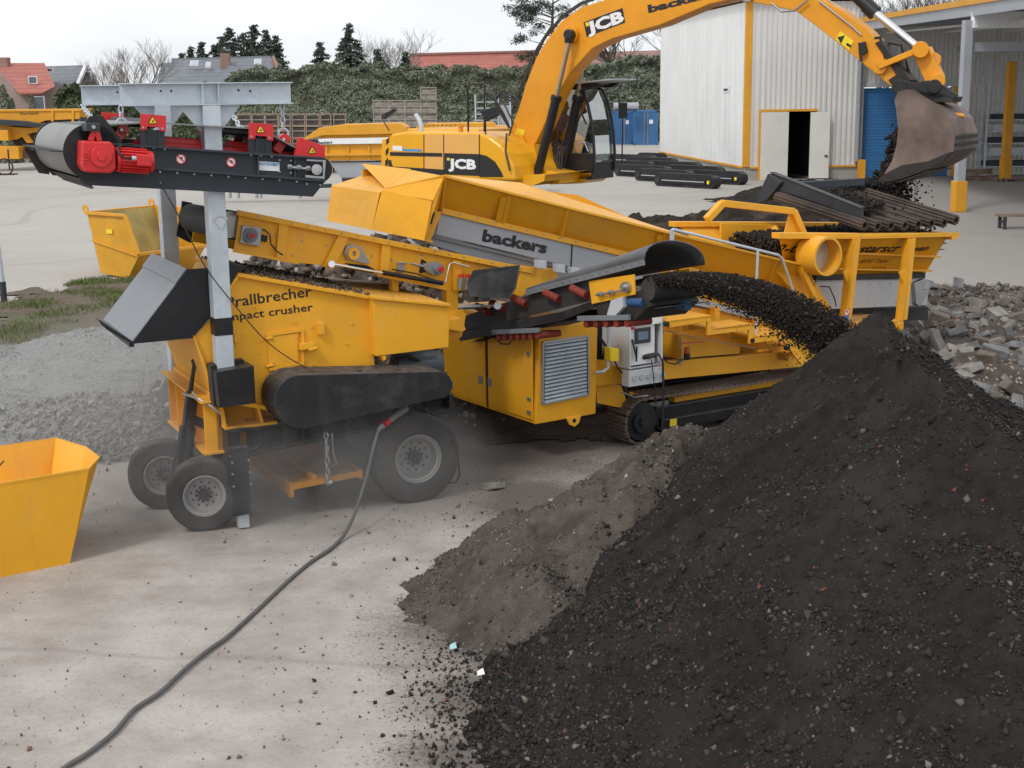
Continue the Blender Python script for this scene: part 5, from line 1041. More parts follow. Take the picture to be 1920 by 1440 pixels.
# ---- feed hopper with posts
VH=.15
m=MB(); pp(m,S,[(1462,437),(1505,437),(1622,438),(1795,437),(1795,444),(1622,448),(1505,448),(1462,448)],-.05,.12); 
rimz=S.p(1795,437,-.05); rl=S.p(1462,437,-.05)
m.prism([Vector((p.x,2.3,p.z)) for p in P(S,[(1462,437),(1795,437),(1795,444),(1462,448)],-.05)],(0,.15,0))
m.box(rimz.x-.12,rimz.x,-.05,2.4,rimz.z-.1,rimz.z)
rim_=m.build('hopper_rim',YL,sc,bevel=.006)
wl=[S.p(1462,446,.1),S.p(1775,446,.1)]; wb=[S.p(1475,520,.55),S.p(1735,513,.55)]
m=MB(); m.plate([wl[0],wl[1],wb[1],wb[0]],.015); m.plate([wl[1],Vector((wl[1].x,2.3,wl[1].z)),Vector((wb[1].x,1.85,wb[1].z)),wb[1]],.015); m.plate([Vector((wl[0].x,2.35,wl[0].z)),Vector((wl[1].x,2.35,wl[1].z)),Vector((wb[1].x,1.9,wb[1].z)),Vector((wb[0].x,1.9,wb[0].z))],.015)
hw=m.build('hopper_wall',YS,sc)
m=MB()
for y0,y1,x1 in ((482,486,1768),(511,514,1742)):
    t=(y0-446)/74; a=lerp(wl[0],wb[0],t);b=lerp(wl[1],wb[1],t); a.x=S.p(1600,y0,.1).x; m.prism([a,b,b-Vector((0,0,.03)),a-Vector((0,0,.03))],(0,-.1,0))
m.build('wall_rib',YL,hw,bevel=.003)
def slope_text(body,a,b,hpx,t,**k):
    vv=.1+(.45)*t; A=S.p(*a,vv);B=S.p(*b,vv); U=(wl[0]-wb[0]); U=Vector((0,U.y,U.z)).normalized(); X=(B-A).normalized(); N=U.cross(X) ; N=N if N.y<0 else -N
    return text(body,A,B,hpx/107.,M['decal_black'],hw,up=U,nrm=N,lift=.02,**k)
slope_text('2-ta',(1449,473),(1500,471),17,.38,off=.02,shear=.3)
slope_text('starscr',(1607,472),(1684,470),16,.38,off=.02,shear=.3)
slope_text('een',(1710,470),(1738,468),12,.36,off=.02,shear=.3)
slope_text('49767 Twist',(1609,493),(1663,491),9,.66,shear=.3)
slope_text('05936/9367-0',(1603,508),(1656,505),8,.86,shear=.3)
m=MB(); 
for a,b in (((1609,447),(1592,600)),((1713,447),(1697,600))):
    A=S.p(a[0],a[1],-.1);B=S.p(b[0],b[1],-.1); w2=.06
    m.prism([A+Vector((-w2,0,0)),A+Vector((w2,0,0)),B+Vector((w2*.9,0,0)),B+Vector((-w2*.9,0,0))],(0,.03,0)); m.prism([A+Vector((-w2,0,0)),A+Vector((-w2+.03,0,0)),B+Vector((-w2+.03,0,0)),B+Vector((-w2,0,0))],(0,.14,0))
    m.prism([A+Vector((-w2,.12,0)),A+Vector((w2,.12,0)),B+Vector((w2,.12,0)),B+Vector((-w2,.12,0))],(0,.03,0))
    Kp=S.p(a[0]-4,515,-.1); m.prism([Kp+Vector((-.22,.05,.05)),Kp+Vector((-.02,.05,.1)),Kp+Vector((-.02,.05,-.35)),Kp+Vector((-.08,.05,-.2))],(0,.03,0))
m.build('hopper_post',YL,sc,bevel=.006)
m=MB(); m.box(S.p(1560,600,-.1).x,S.p(1695,600,-.1).x,-.1,.12,S.p(1690,606,-.1).z-.1,S.p(1690,606,-.1).z); pp(m,S,[(1560,606),(1695,600),(1693,612),(1680,645),(1660,622),(1560,625)],-.08,2.3); m.build('rear_frame',YS,sc,bevel=.006)
m=MB(); q=S.p(1588,585,-.12); roundsign(sc,q,.055,(1,0,0),(0,0,1),(0,-1,0)); 
m=MB(); q=S.p(1587,597,-.11); m.box(q.x-.05,q.x+.05,q.y-.005,q.y,q.z-.06,q.z+.05); m.build('mandatory_sticker',M['decal_blue'],sc)
# pipe stub
m=MB(); q=S.p(1553,481,-.28); dd=Vector((0,-1,0)); m.lathe(q,dd,[(.285,-.38),(.285,0),(.25,0),(.25,-.36)],36); pb=m.build('pipe_stub',YL,sc)
m=MB(); m.cyl(q+Vector((0,.25,0)),q+Vector((0,.27,0)),.25,30); m.build('inner_plate',plain('pale_interior',(.45,.40,.33),.7),pb)
# belt feeder
m=MB(); pp(m,S,[(1530,525),(1735,523),(1742,535),(1738,572),(1545,580),(1530,560)],.5,.54); fd=m.build('feeder_side',M['light_grey'],sc,bevel=.004)
m=MB(); pp(m,S,[(1530,517),(1735,512),(1735,522),(1530,526)],.46,.6); pp(m,S,[(1540,582),(1740,575),(1740,600),(1545,606)],.8,1.8); m.build('feeder_belt',M['belt'],fd)
m=MB(); pp(m,S,[(1715,530),(1735,523),(1745,530),(1742,548),(1725,575),(1718,570)],.42,.5); m.cyl(S.p(1736,535,.4),S.p(1736,535,.45),.07,18); m.build('feeder_bearing',M['steel'],fd,bevel=.004)
m=MB(); bolts(m,[S.p(x,y,.5) for x,y in [(1610,532),(1630,532),(1650,531),(1670,531),(1600,570),(1640,570),(1680,567)]],(0,-1,0),.012,.008); m.build('bolt',M['steel'],fd)
m=MB(); m.tube([S.p(1538,537,.45),S.p(1555,538,.4),S.p(1565,560,.4),S.p(1568,575,.4)],.01,6); m.build('feeder_hose',M['cable'],fd)
# guard arch beside the hopper
m=MB(); a4=[(1325,412),(1354,381),(1487,396),(1506,440)]
for i in range(3): m.beam(S.p(*a4[i],.35),S.p(*a4[i+1],.35),.1,.1)
pp(m,S,[(1480,398),(1492,400),(1506,440),(1470,440)],.36,.38)
m.build('guard_arch',YL,sc,bevel=.01)
m=MB(); q=S.p(1455,422,2.2); q0=S.p(1352,419,2.2); m.prism([q0,q,q-Vector((0,0,.5)),q0-Vector((0,0,.3))],(0,.04,0)); m.prism([q,S.p(1490,470,1.6),S.p(1456,470,1.6),q-Vector((.15,0,.05))],(0,.04,0)); m.build('rear_wall',YL,sc,bevel=.006)
m=MB(); pp(m,S,[(1447,500),(1490,497),(1512,498),(1528,530),(1560,580),(1540,590),(1500,560)],.2,.3); pp(m,S,[(1502,499),(1512,506),(1536,560),(1528,560),(1505,512)],.0,.1); m.build('transition_chute',YL,sc,bevel=.005)
# ---- tipping grid: dark frame and fluted tubes
m=MB(); V0=0.05
g0=S.p(1614,398,V0)
A=[S.p(1614,391,V0),S.p(1615,410,V0)]
dv=Vector((0,1.95,.42))
m.prism([A[0]+Vector((0,0,0)),A[1],A[1]+dv+Vector((0,0,-.05)),A[0]+dv+Vector((0,0,.02))],(.06,0,0))
m.prism([A[0]+Vector((-.02,0,0)),A[0]+Vector((.09,0,0)),A[0]+dv+Vector((.09,0,.03)),A[0]+dv+Vector((-.02,0,.03))],(0,0,.02))
m.prism([A[1]+dv+Vector((-.05,.05,-.25)),A[1]+dv+Vector((-.05,.35,-.35)),A[0]+dv+Vector((-.05,.02,.02)),A[0]+dv+Vector((-.05,-.3,-.1))],(.16,0,0))
Bq=A[0]+dv; m.beam(Bq+Vector((0,.0,-.2)),Bq+Vector((2.1,.0,-.2)),.12,.12); m.build('grid_frame',M['darkgrey'],sc,bevel=.006)
tx=[(1622,423),(1646,425),(1671,424),(1697,423),(1722,421),(1747,419),(1771,418),(1793,413)]
for x,y in tx:
    q=S.p(x,y,-.05); e=q+Vector((0,1.9,.33)); r=.085; m=MB(); n=36; d=(e-q).normalized(); X=Vector((1,0,0)); Yv=d.cross(X).normalized(); prof=[]
    for k in range(n): a=2*math.pi*k/n; rr=r*(1.0 if (k%4)<2 else .78); prof.append(X*math.cos(a)*rr+Yv*math.sin(a)*rr)
    m.add([q+p for p in prof]+[e+p for p in prof]+[q+p.normalized()*.045 for p in prof]+[q+d*.2+p.normalized()*.045 for p in prof],[(k,(k+1)%n,n+(k+1)%n,n+k) for k in range(n)]+[(k,2*n+k,2*n+(k+1)%n,(k+1)%n) for k in range(n)]+[(2*n+k,3*n+k,3*n+(k+1)%n,2*n+(k+1)%n) for k in range(n)]+[tuple(3*n+k for k in range(n))])
    m.build('grid_tube',M['grid_steel'],sc,smooth=False)
# ================================================================ EXCAVATOR
E=Fr((.2,28.2),124)
ex=thing('excavator','yellow and black crawler excavator with its boom raised over the feed hopper','excavator',E)
YE=M['yellow_exc']; YB=M['yellow_boom']
def prof(x0,x1,px):  # helper: outline pixels on v
    return px
hood=[(725,322),(723,290),(726,262),(734,251),(760,247),(899,249),(918,257),(938,272),(952,290),(962,312),(966,340),(725,332)]
m=MB(); pp(m,E,hood,0,1.25); bd=m.build('engine_hood',YE,ex,bevel=.06)
bd.modifiers['bevel'].segments=4
m=MB(); pp(m,E,[(728,259),(730,253),(725,300),(722,331),(714,325),(716,262)],.0,2.5); m.prism([Vector((p.x,1.2,p.z)) for p in P(E,[(728,318),(726,262),(740,250),(800,247),(800,318)],0)],(0,1.25,0)); cw=m.build('counterweight',YE,ex,bevel=.05)
# side decor
def deco(name,px,mat,dv=.004,par=bd):
    m=MB(); pp(m,E,px,-dv,-dv+.003); return m.build(name,mat,par)
deco('side_panel',[(796,252),(897,252),(897,324),(796,320)],M['yellow_hood'],.003)
deco('stripe',[(731,285),(829,287),(829,294),(731,292)],M['decal_black'],.007)
lp=deco('logo_panel',[(833,287),(898,289),(898,330),(833,327)],M['decal_black'],.007)
deco('curve_decal',[(899,289),(912,292),(928,303),(940,322),(944,332),(899,332)],M['decal_black'],.007)
deco('lower_stripe',[(728,300),(733,300),(736,312),(833,318),(833,328),(728,322)],M['decal_black'],.007)
ftext(E,'JCB',(841,315),(893,317),17,-.007,M['white'],lp,off=.05)
m=MB(); pp(m,E,[(838,296),(843,296),(843,301),(838,301)],-.012,-.009); m.build('logo_square',M['decal_yellow'],lp)
for x in (794,831,898): deco('panel_gap',[(x,252),(x+1.2,252),(x+1.2,330),(x,330)],M['dark'],.01)
deco('dealer_sticker',[(736,273),(754,274),(754,283),(736,282)],M['white'],.008); deco('dealer_strip',[(755,279),(790,280),(790,284),(755,283)],M['decal_blue'],.008)
deco('hazard_stripes',[(724,262),(729,258),(729,266),(724,272)],M['decal_black'],.01); deco('hazard_stripes',[(723,282),(728,276),(728,286),(723,292)],M['decal_black'],.01); deco('hazard_stripes',[(722,302),(727,296),(727,306),(722,312)],M['decal_black'],.01)
m=MB(); q=E.p(790,247,.5); m.tube([q,q+Vector((0,0,.12)),q+Vector((-.05,0,.25)),q+Vector((-.14,0,.36))],.05,10); m.build('exhaust',M['galv'],ex)
m=MB(); q=E.p(864,247,.3); m.cyl(q,q+Vector((0,0,.1)),.05,12); m.cyl(q+Vector((0,0,.1)),q+Vector((0,0,.13)),.06,12); m.build('filler_cap',M['yellow_boom'],ex)
m=MB(); b_=E.p(800,243,1.0); m.box(b_.x-.5,b_.x+1.4,.95,2.3,b_.z-.35,b_.z+.02); m.build('rear_deck',YE,ex,bevel=.03)
for k in range(14):
    pass
VA_=1.66
# slew body and boom foot
m=MB(); pp(m,E,[(955,292),(1000,270),(1008,300),(1020,318),(1050,325),(1048,345),(955,345)],.9,1.62); pp(m,E,[(1030,326),(1108,322),(1109,328),(1090,344),(1030,346)],VA_,VA_+.9); pp(m,E,[(962,330),(1040,326),(1022,328),(1020,340),(1000,348),(962,348)],.3,2.56); sl=m.build('slew_platform',YE,ex,bevel=.02)
m=MB(); q=E.p(968,265,.95); m.cyl(q,q+Vector((0,.1,0)),.14,20); pp(m,E,[(955,258),(975,252),(985,268),(1000,330),(955,330)],.93,1.0); m.build('boom_bracket',YB,sl,bevel=.01)
m=MB(); c=E.p(960,345,0); cx_=c.x-.7
m.cyl((cx_,1.25,1.95),(cx_,1.25,2.4),.6,28)
for v in (-.1,2.1):
    r=.42; u0,u1=cx_-1.9,cx_+.4; pts=[(u0+math.cos(R(90+k*18))*r,v,1.78+r+math.sin(R(90+k*18))*r) for k in range(11)]+[(u1+math.cos(R(270+k*18))*r,v,1.78+r+math.sin(R(270+k*18))*r) for k in range(11)]
    m.prism(pts,(0,.5,0))
m.build('undercarriage',M['track'],ex,bevel=.02)
# boom
out=[(952,262),(958,240),(972,204),(986,157),(1005,109),(1025,75),(1052,40),(1089,14),(1132,0),(1180,-22),(1260,-47),(1350,-68),(1440,-72),(1492,-50)]
inn=[(1500,-22),(1470,-8),(1400,-8),(1330,8),(1238,47),(1147,73),(1110,91),(1070,135),(1046,175),(1025,225),(1005,268),(985,284),(965,284)]
m=MB(); pp(m,E,out+inn,1.02,1.50); bm_=m.build('boom',YB,ex,bevel=.02)
def boomtext(body,a,b,h,**k): return ftext(E,body,a,b,h,1.02,k.pop('mat'),bm_,**k)
m=MB(); pp(m,E,[(1094,42),(1167,15),(1172,42),(1100,69)],1.012,1.016); jl=m.build('logo_panel',M['decal_black'],bm_)
ftext(E,'JCB',(1103,63),(1171,39),20,1.012,M['white'],jl,off=.05,name='lettering')
m=MB(); pp(m,E,[(1097,43),(1103,41),(1105,48),(1099,50)],1.005,1.01); m.build('logo_square',M['decal_yellow'],jl)
ftext(E,'backers',(1216,24),(1342,-8),14,1.02,M['decal_black'],bm_,off=.05)
m=MB()
for px in ([(1029,70),(1060,33),(1094,10),(1140,-6),(1190,-26)],[(1009,108),(1022,80)],[(965,215),(978,178),(993,135),(1012,95),(1040,52)]):
    m.tube([E.p(x-3,y-3,1.1) for x,y in px],.022,6); m.tube([E.p(x-5,y-5,1.25) for x,y in px],.018,6)
m.build('boom_pipe',M['rubber'],bm_)
m=MB(); q=E.p(1072,65,1.0); m.cyl(q,q+Vector((0,-.1,0)),.17,22); m.build('boom_boss',YB,bm_,bevel=.01)
m=MB(); q=E.p(1072,65,.9); m.cyl(q,q+Vector((0,-.16,0)),.10,18); m.beam(q+Vector((0,-.08,.0)),E.p(1067,80,.84),.14,.14,(0,1,0)); m.build('cylinder_pin',M['black_clean'],bm_,bevel=.01)
m=MB(); pp(m,E,[(968,240),(985,244),(980,260),(966,255)],1.012,1.016); m.build('warning_label',M['decal_yellow'],bm_)
for n_,a,b,c,v in (('near',(1069,72),(1044,180),(1007,330),.82),('far',(1094,112),(1084,180),(1052,330),1.66)):
    m=MB(); m.cyl(E.p(*a,v),E.p(*b,v),.045,14); rd=m.build('lift_rod',M['rod'],ex)
    m=MB(); A=E.p(*b,v);B=E.p(*c,v); m.cyl(A,B,.095,18); m.cyl(A,lerp(A,B,.06),.115,18); m.build('lift_cylinder',M['black_clean'],rd)
m=MB()
for k in range(6):
    m.tube([E.p(1040+k*5,262+k*2,1.6),E.p(1030+k*5,285,1.55),E.p(1032+k*4,320,1.4)],.022,6)
m.tube([E.p(952,262,.7),E.p(962,230,.8),E.p(948,200,.85),E.p(932,172,.9)],.02,6)
for k in range(3): m.tube([E.p(980-k*3,195+k*4,1.05),E.p(962-k*3,180+k*4,1.0),E.p(940-k*3,172+k*4,.9),E.p(928,185+k*8,.8),E.p(940,215,.8),E.p(955,240,.9)],.022,6)
m.tube([E.p(950,250,.0),E.p(948,285,-.05),E.p(956,320,-.05)],.02,6)
m.build('hydraulic_hoses',M['rubber'],ex)
# rails and mirror
m=MB(); m.tube([E.p(878,247,.2),E.p(877,165,.2),E.p(881,158,.2),E.p(906,157,.2),E.p(916,163,.2),E.p(945,215,.2),E.p(956,240,.2)],.02,8); m.tube([E.p(908,247,.2),E.p(909,160,.2)],.018,8); m.tube([E.p(915,178,.25),E.p(930,190,.25),E.p(948,222,.25)],.016,8); m.build('guard_rail',M['black_clean'],ex)
m=MB(); pp(m,E,[(899,208),(929,199),(934,217),(909,229)],-.05,.02); mr=m.build('mirror',M['black_clean'],ex,bevel=.02)
m=MB(); m.tube([E.p(910,229,.0),E.p(911,252,.1)],.015,8); m.build('mirror_arm',M['black_clean'],mr)
m=MB(); m.tube([E.p(740,205,.9),E.p(718,215,.9),E.p(716,222,.9),E.p(730,245,.9)],.014,6); pp(m,E,[(716,220),(738,203),(743,206),(720,224)],.85,.92); m.build('rear_mirror',M['black_clean'],ex)
# cab
VA,VB=1.66,2.56
Ap=[(1030,167),(1062,166),(1088,170),(1098,192),(1105,225),(1109,255),(1111,290),(1110,322)]
a_=[E.p(x,y,VA) for x,y in Ap]; zf=E.p(1110,328,VA).z; zr=a_[0].z; ub=E.p(1000,300,VA).x
m=MB()
def bar(pts,v0,v1): m.sweepquad([Vector((p.x,v0,p.z)) for p in pts],(0,v1-v0,0),.05)
for v in (VA,VB-.06): 
    bar(a_,v,v+.06); m.box(ub,a_[-1].x,v,v+.06,zf,zf+.12); m.box(ub,ub+.07,v,v+.06,zf,zr); mid=E.p(1050,330,VA).x; v>VA+.1 and m.prism([(mid-.05,v,zf),(mid+.05,v,zf),(mid+.1,v,zr),(mid+.0,v,zr)],(0,.06,0))
m.box(ub,a_[-1].x,VA,VB,zf-.1,zf+.02); m.box(ub,a_[2].x-.05,VA,VB,zr-.02,zr+.06); m.box(a_[-1].x-.04,a_[-1].x+.01,VA,VB,zf,zf+.2); m.box(ub-.02,ub+.03,VA,VB,zf,zf+.9)
pp(m,E,[(1040,288),(1111,287),(1110,324),(1040,324)],VA-.01,VA+.03); pp(m,E,[(1106,305),(1111,305),(1110,326),(1106,326)],VA,VB)
cb_=m.build('cab',M['black_clean'],ex,bevel=.012)
m=MB(); m.sweepquad([Vector((p.x-.015,VA+.05,p.z)) for p in a_[2:]],(0,VB-VA-.1,0)); g1=m.build('windscreen',M['glass'],cb_,recalc=False)
m=MB(); 
sp_=[Vector((p.x-.02,VA+.03,p.z)) for p in a_[2:-1]]+[Vector((a_[-1].x,VA+.03,zf+.3)),Vector((ub,VA+.03,zf+.1)),Vector((ub,VA+.03,zr)),Vector((a_[2].x,VA+.03,zr))]; m.add(sp_,[tuple(range(len(sp_)))]); sp2=[Vector((p.x,VB-.03,p.z)) for p in sp_]; m.add(sp2,[tuple(range(len(sp2)))]); m.build('side_window',M['glass'],cb_,recalc=False,smooth=False)
m=MB(); m.tube([E.p(1083,268,VA-.02),E.p(1096,266,VA-.02),E.p(1103,284,VA-.02)],.014,6); m.build('door_handle',M['light_grey'],cb_)
m=MB(); m.prism([Vector((a_[1].x+.1,VA-.1,zr+.08)),Vector((a_[2].x+.75,VA-.1,zr+.16)),Vector((a_[2].x+.75,VB+.1,zr+.16)),Vector((a_[1].x+.1,VB+.1,zr+.08))],(0,0,.03)); vs_=m.build('sun_visor',M['light_grey'],cb_,bevel=.004)
m=MB()
m.prism([(a_[1].x-.1,VA+.0,zr+.02),(a_[2].x+.25,VA+.0,zr+.02),(a_[2].x+.45,VA+.0,zr+.12),(a_[1].x+.1,VA,zr+.08)],(0,.03,0)); m.prism([(a_[1].x-.1,VB-.05,zr+.02),(a_[2].x+.25,VB-.05,zr+.02),(a_[2].x+.45,VB-.05,zr+.12),(a_[1].x+.1,VB-.05,zr+.08)],(0,.03,0))
m.beam((a_[2].x+.0,VA-.05,zr-.06),(a_[2].x+.7,VA-.05,zr+.1),.03,.03); m.build('visor_bracket',M['black_clean'],vs_)
m=MB(); m.tube([Vector((a_[2].x+.05,VB+.02,zr-.1)),Vector((a_[2].x+.2,VB+.3,zr-.12)),Vector((a_[2].x+.28,VB+.35,zr-.5)),Vector((a_[2].x+.3,VB+.32,zf+.2))],.016,8); m.prism([Vector((a_[2].x+.22,VB+.28,zr-.3)),Vector((a_[2].x+.36,VB+.4,zr-.3)),Vector((a_[2].x+.36,VB+.4,zr-.62)),Vector((a_[2].x+.22,VB+.28,zr-.62))],(.04,-.04,0)); m.build('cab_mirror',M['black_clean'],cb_,bevel=.01)
m=MB(); m.prism([Vector((mid-.1,VA+.25,zf+.1)),Vector((mid+.25,VA+.25,zf+.1)),Vector((mid+.25,VA+.25,zf+.45)),Vector((mid-.1,VA+.25,zf+.45))],(0,.5,0)); m.prism([Vector((mid-.18,VA+.25,zf+.4)),Vector((mid-.04,VA+.25,zf+.4)),Vector((mid-.1,VA+.25,zf+1.15)),Vector((mid-.22,VA+.25,zf+1.15))],(0,.5,0)); m.build('seat',M['black_clean'],cb_,bevel=.03)
# dipper, rams and linkage
m=MB(); pp(m,E,[(1400,-30),(1413,4),(1460,14),(1492,20),(1560,72),(1615,117),(1650,145),(1683,172),(1700,168),(1706,150),(1672,110),(1650,80),(1623,51),(1580,20),(1534,-6),(1500,-45),(1440,-60)],1.08,1.44); dp=m.build('dipper',YB,ex,bevel=.015)
m=MB(); pp(m,E,[(1640,80),(1652,76),(1668,100),(1706,150),(1702,168),(1683,172),(1665,150),(1680,140),(1660,108)],1.04,1.48); m.build('dipper_nose',M['worn_dark'],dp,bevel=.01)
m=MB(); pp(m,E,[(1575,58),(1601,77),(1592,94),(1566,74)],1.07,1.075); wl_=m.build('warning_label',M['decal_yellow'],dp)
m=MB(); 
A=[E.p(*q,1.066) for q in ((1570,70),(1584,66),(1577,82))]; m.plate(A,.002,(0,-1,0)); pp(m,E,[(1588,80),(1596,85),(1594,89),(1586,84)],1.06,1.066); m.build('label_mark',M['decal_black'],wl_)
m=MB(); m.tube([E.p(1536,2,1.05),E.p(1600,52,1.05),E.p(1615,66,1.05)],.016,6); m.tube([E.p(1545,-5,1.2),E.p(1620,48,1.2),E.p(1640,64,1.2)],.014,6); m.tube([E.p(1446,6,1.0),E.p(1465,22,1.0),E.p(1490,20,1.0),E.p(1515,0,1.0)],.02,6)
m.build('dipper_pipe',M['steel'],dp)
m=MB(); pp(m,E,[(1609,82),(1620,78),(1625,98),(1613,104)],.98,1.07); m.tube([E.p(1612,80,1.0),E.p(1613,98,1.0),E.p(1615,115,1.0)],.03,6); m.tube([E.p(1640,72,1.1),E.p(1650,70,1.1),E.p(1655,85,1.1),E.p(1660,110,1.1)],.03,6); m.tube([E.p(1655,78,1.4),E.p(1690,85,1.3),E.p(1700,120,1.3),E.p(1708,150,1.3)],.022,6); m.build('valve_and_hoses',M['black'],dp)
m=MB(); m.cyl(E.p(1570,-40,1.26),E.p(1640,24,1.26),.11,18); m.cyl(E.p(1625,10,1.26),E.p(1641,25,1.26),.135,18); rc=m.build('bucket_cylinder',M['black_clean'],ex)
m=MB(); m.cyl(E.p(1640,24,1.26),E.p(1719,88,1.26),.07,16); m.build('bucket_rod',M['chrome'],rc)
for v in (.98,1.44):
    m=MB(); m.beam(E.p(1649,125,v+.05),E.p(1724,94,v+.05),.1,.17,(0,1,0)); m.cyl(E.p(1649,125,v),E.p(1649,125,v+.1),.13,16); m.cyl(E.p(1726,93,v-.02),E.p(1726,93,v+.12),.14,18); m.build('tipping_lever',YB,ex,bevel=.01)
m=MB(); m.beam(E.p(1730,95,1.26),E.p(1755,152,1.26),.3,.2,(0,1,0)); m.cyl(E.p(1728,94,1.0),E.p(1728,94,1.52),.12,18); m.cyl(E.p(1758,152,1.0),E.p(1758,152,1.52),.13,18); tl_=m.build('tipping_link',YB,ex,bevel=.01)
m=MB(); q=E.p(1750,113,1.2); m.lathe(q,(0,1,0),[(.13,-.03),(.13,.03),(.085,.03),(.085,-.03)],20,True); m.build('lifting_ring',YB,tl_)
# bucket
bb=[(1684,172),(1700,168),(1738,192),(1762,203),(1782,222),(1792,252),(1788,284),(1770,302),(1740,318),(1690,336),(1640,346)]
fr_in=[(1640,346),(1655,330),(1672,303),(1681,272),(1684,240),(1680,205),(1677,188)]
W0,W1=.62,1.92
m=MB(); 
for v in (W0,W1-.03): m.prism([Vector((p.x,v,p.z)) for p in P(E,bb+fr_in,W0)],(0,.03,0))
m.sweepquad([E.p(x,y,W0) for x,y in bb],(0,W1-W0,0),-.03)
bk=m.build('bucket',M['worn_steel'],ex,bevel=.006,ang=50)
ftext(E,'',(0,0),(1,1),1,0,None,None) if False else None
m=MB(); pp(m,E,[(1640,346),(1655,328),(1690,310),(1740,302),(1785,284),(1770,302),(1740,318),(1690,336)],W0-.03,W0); m.sweepquad([E.p(x,y+1,W0-.02) for x,y in [(1740,319),(1690,337),(1634,348)]],(0,W1-W0+.04,0),.03)
for y0,xx in ((255,1793),(268,1793),(282,1789)): m.sweepquad([E.p(xx,y0,W0),E.p(xx-1,y0+7,W0)],(0,W1-W0,0),-.05)
m.build('wear_plate',M['worn_dark'],bk,bevel=.004)
m=MB(); pp(m,E,[(1672,160),(1690,150),(1712,155),(1745,150),(1770,160),(1796,178),(1790,186),(1768,182),(1740,190),(1700,172),(1680,172)],1.0,1.06); pp(m,E,[(1672,160),(1690,150),(1712,155),(1745,150),(1770,160),(1796,178),(1790,186),(1768,182),(1740,190),(1700,172),(1680,172)],1.46,1.52)
m.cyl(E.p(1686,163,.95),E.p(1686,163,1.57),.13,16); m.cyl(E.p(1752,162,.95),E.p(1752,162,1.57),.12,16); pp(m,E,[(1700,168),(1750,172),(1790,182),(1785,192),(1740,192),(1700,176)],1.0,1.5); m.build('quick_hitch',M['black'],ex,bevel=.01)
m=MB(); q=E.p(1784,214,1.3); m.lathe(q+Vector((.1,0,.0)),(.3,0,1),[(.10+.03*math.cos(a),.03*math.sin(a)) for a in [2*math.pi*i/8 for i in range(8)]],16,True); m.build('lifting_eye',YB,bk)
def clods(name,n,fn,smin,smax,mat,label=None,parent=None):
    pos=np.array([fn() for _ in range(n)]); sz=smin+(smax-smin)*rng.random(n)**2.5
    o=stones(name,pos,sz,mat,parent,flat=.9,kind='cube'); tag(o,kind='stuff'); return o
dk=stonemat('dark_clods',[(0,(.014,.012,.011)),(.4,(.024,.020,.018)),(.8,(.035,.029,.026)),(.95,(.06,.05,.045))])
def edge_soil():
    t=rng.random(); k=[(1640,346),(1655,330),(1668,303),(1676,272),(1682,250)]; i=min(3,int(t*4)); f=t*4-i
    x=k[i][0]*(1-f)+k[i+1][0]*f+rng.normal(0,6)-4; y=k[i][1]*(1-f)+k[i+1][1]*f+rng.normal(0,6); v=W0+.05+rng.random()*(W1-W0-.1); return E.w(E.p(x,y,v) if False else Vector((E.p(x,y,W0).x+rng.random()*.1,v,E.p(x,y,W0).z)))
clods('bucket_soil',16000,edge_soil,.006,.055,dk)
top=E.w(Vector((E.p(1640,345,W0).x,.95,E.p(1640,345,W0).z)))
def fall():
    t=rng.random()**1.3; z=top.z+.05-t*.85; s=.22+.18*t; return (top.x+rng.normal(0,s*.9)-.05,top.y+rng.normal(0,.25)-.2*t,z)
clods('falling_soil',26000,fall,.003,.026,dk)
def ongrid():
    q=S.w(Vector((S.p(1625,408,.1).x+abs(rng.normal(0,.35)),.3+rng.random()*1.1,0))); z=S.p(1625,412,.1).z+.05+.17*((q-S.o).dot(S.v))+rng.random()**2*.16*math.exp(-abs((q-S.o).dot(S.u)-5.2)/.5); return (q.x,q.y,z)
clods('grid_soil',3500,ongrid,.005,.03,dk)
def inhop(): 
    u=S.p(1530,440,.1).x+rng.random()*(S.p(1770,440,.1).x-S.p(1530,440,.1).x); v=.3+rng.random()*1.7; return tuple(S.w(Vector((u,v,2.3+.25*rng.random()))))
clods('hopper_soil',16000,inhop,.012,.05,dk)
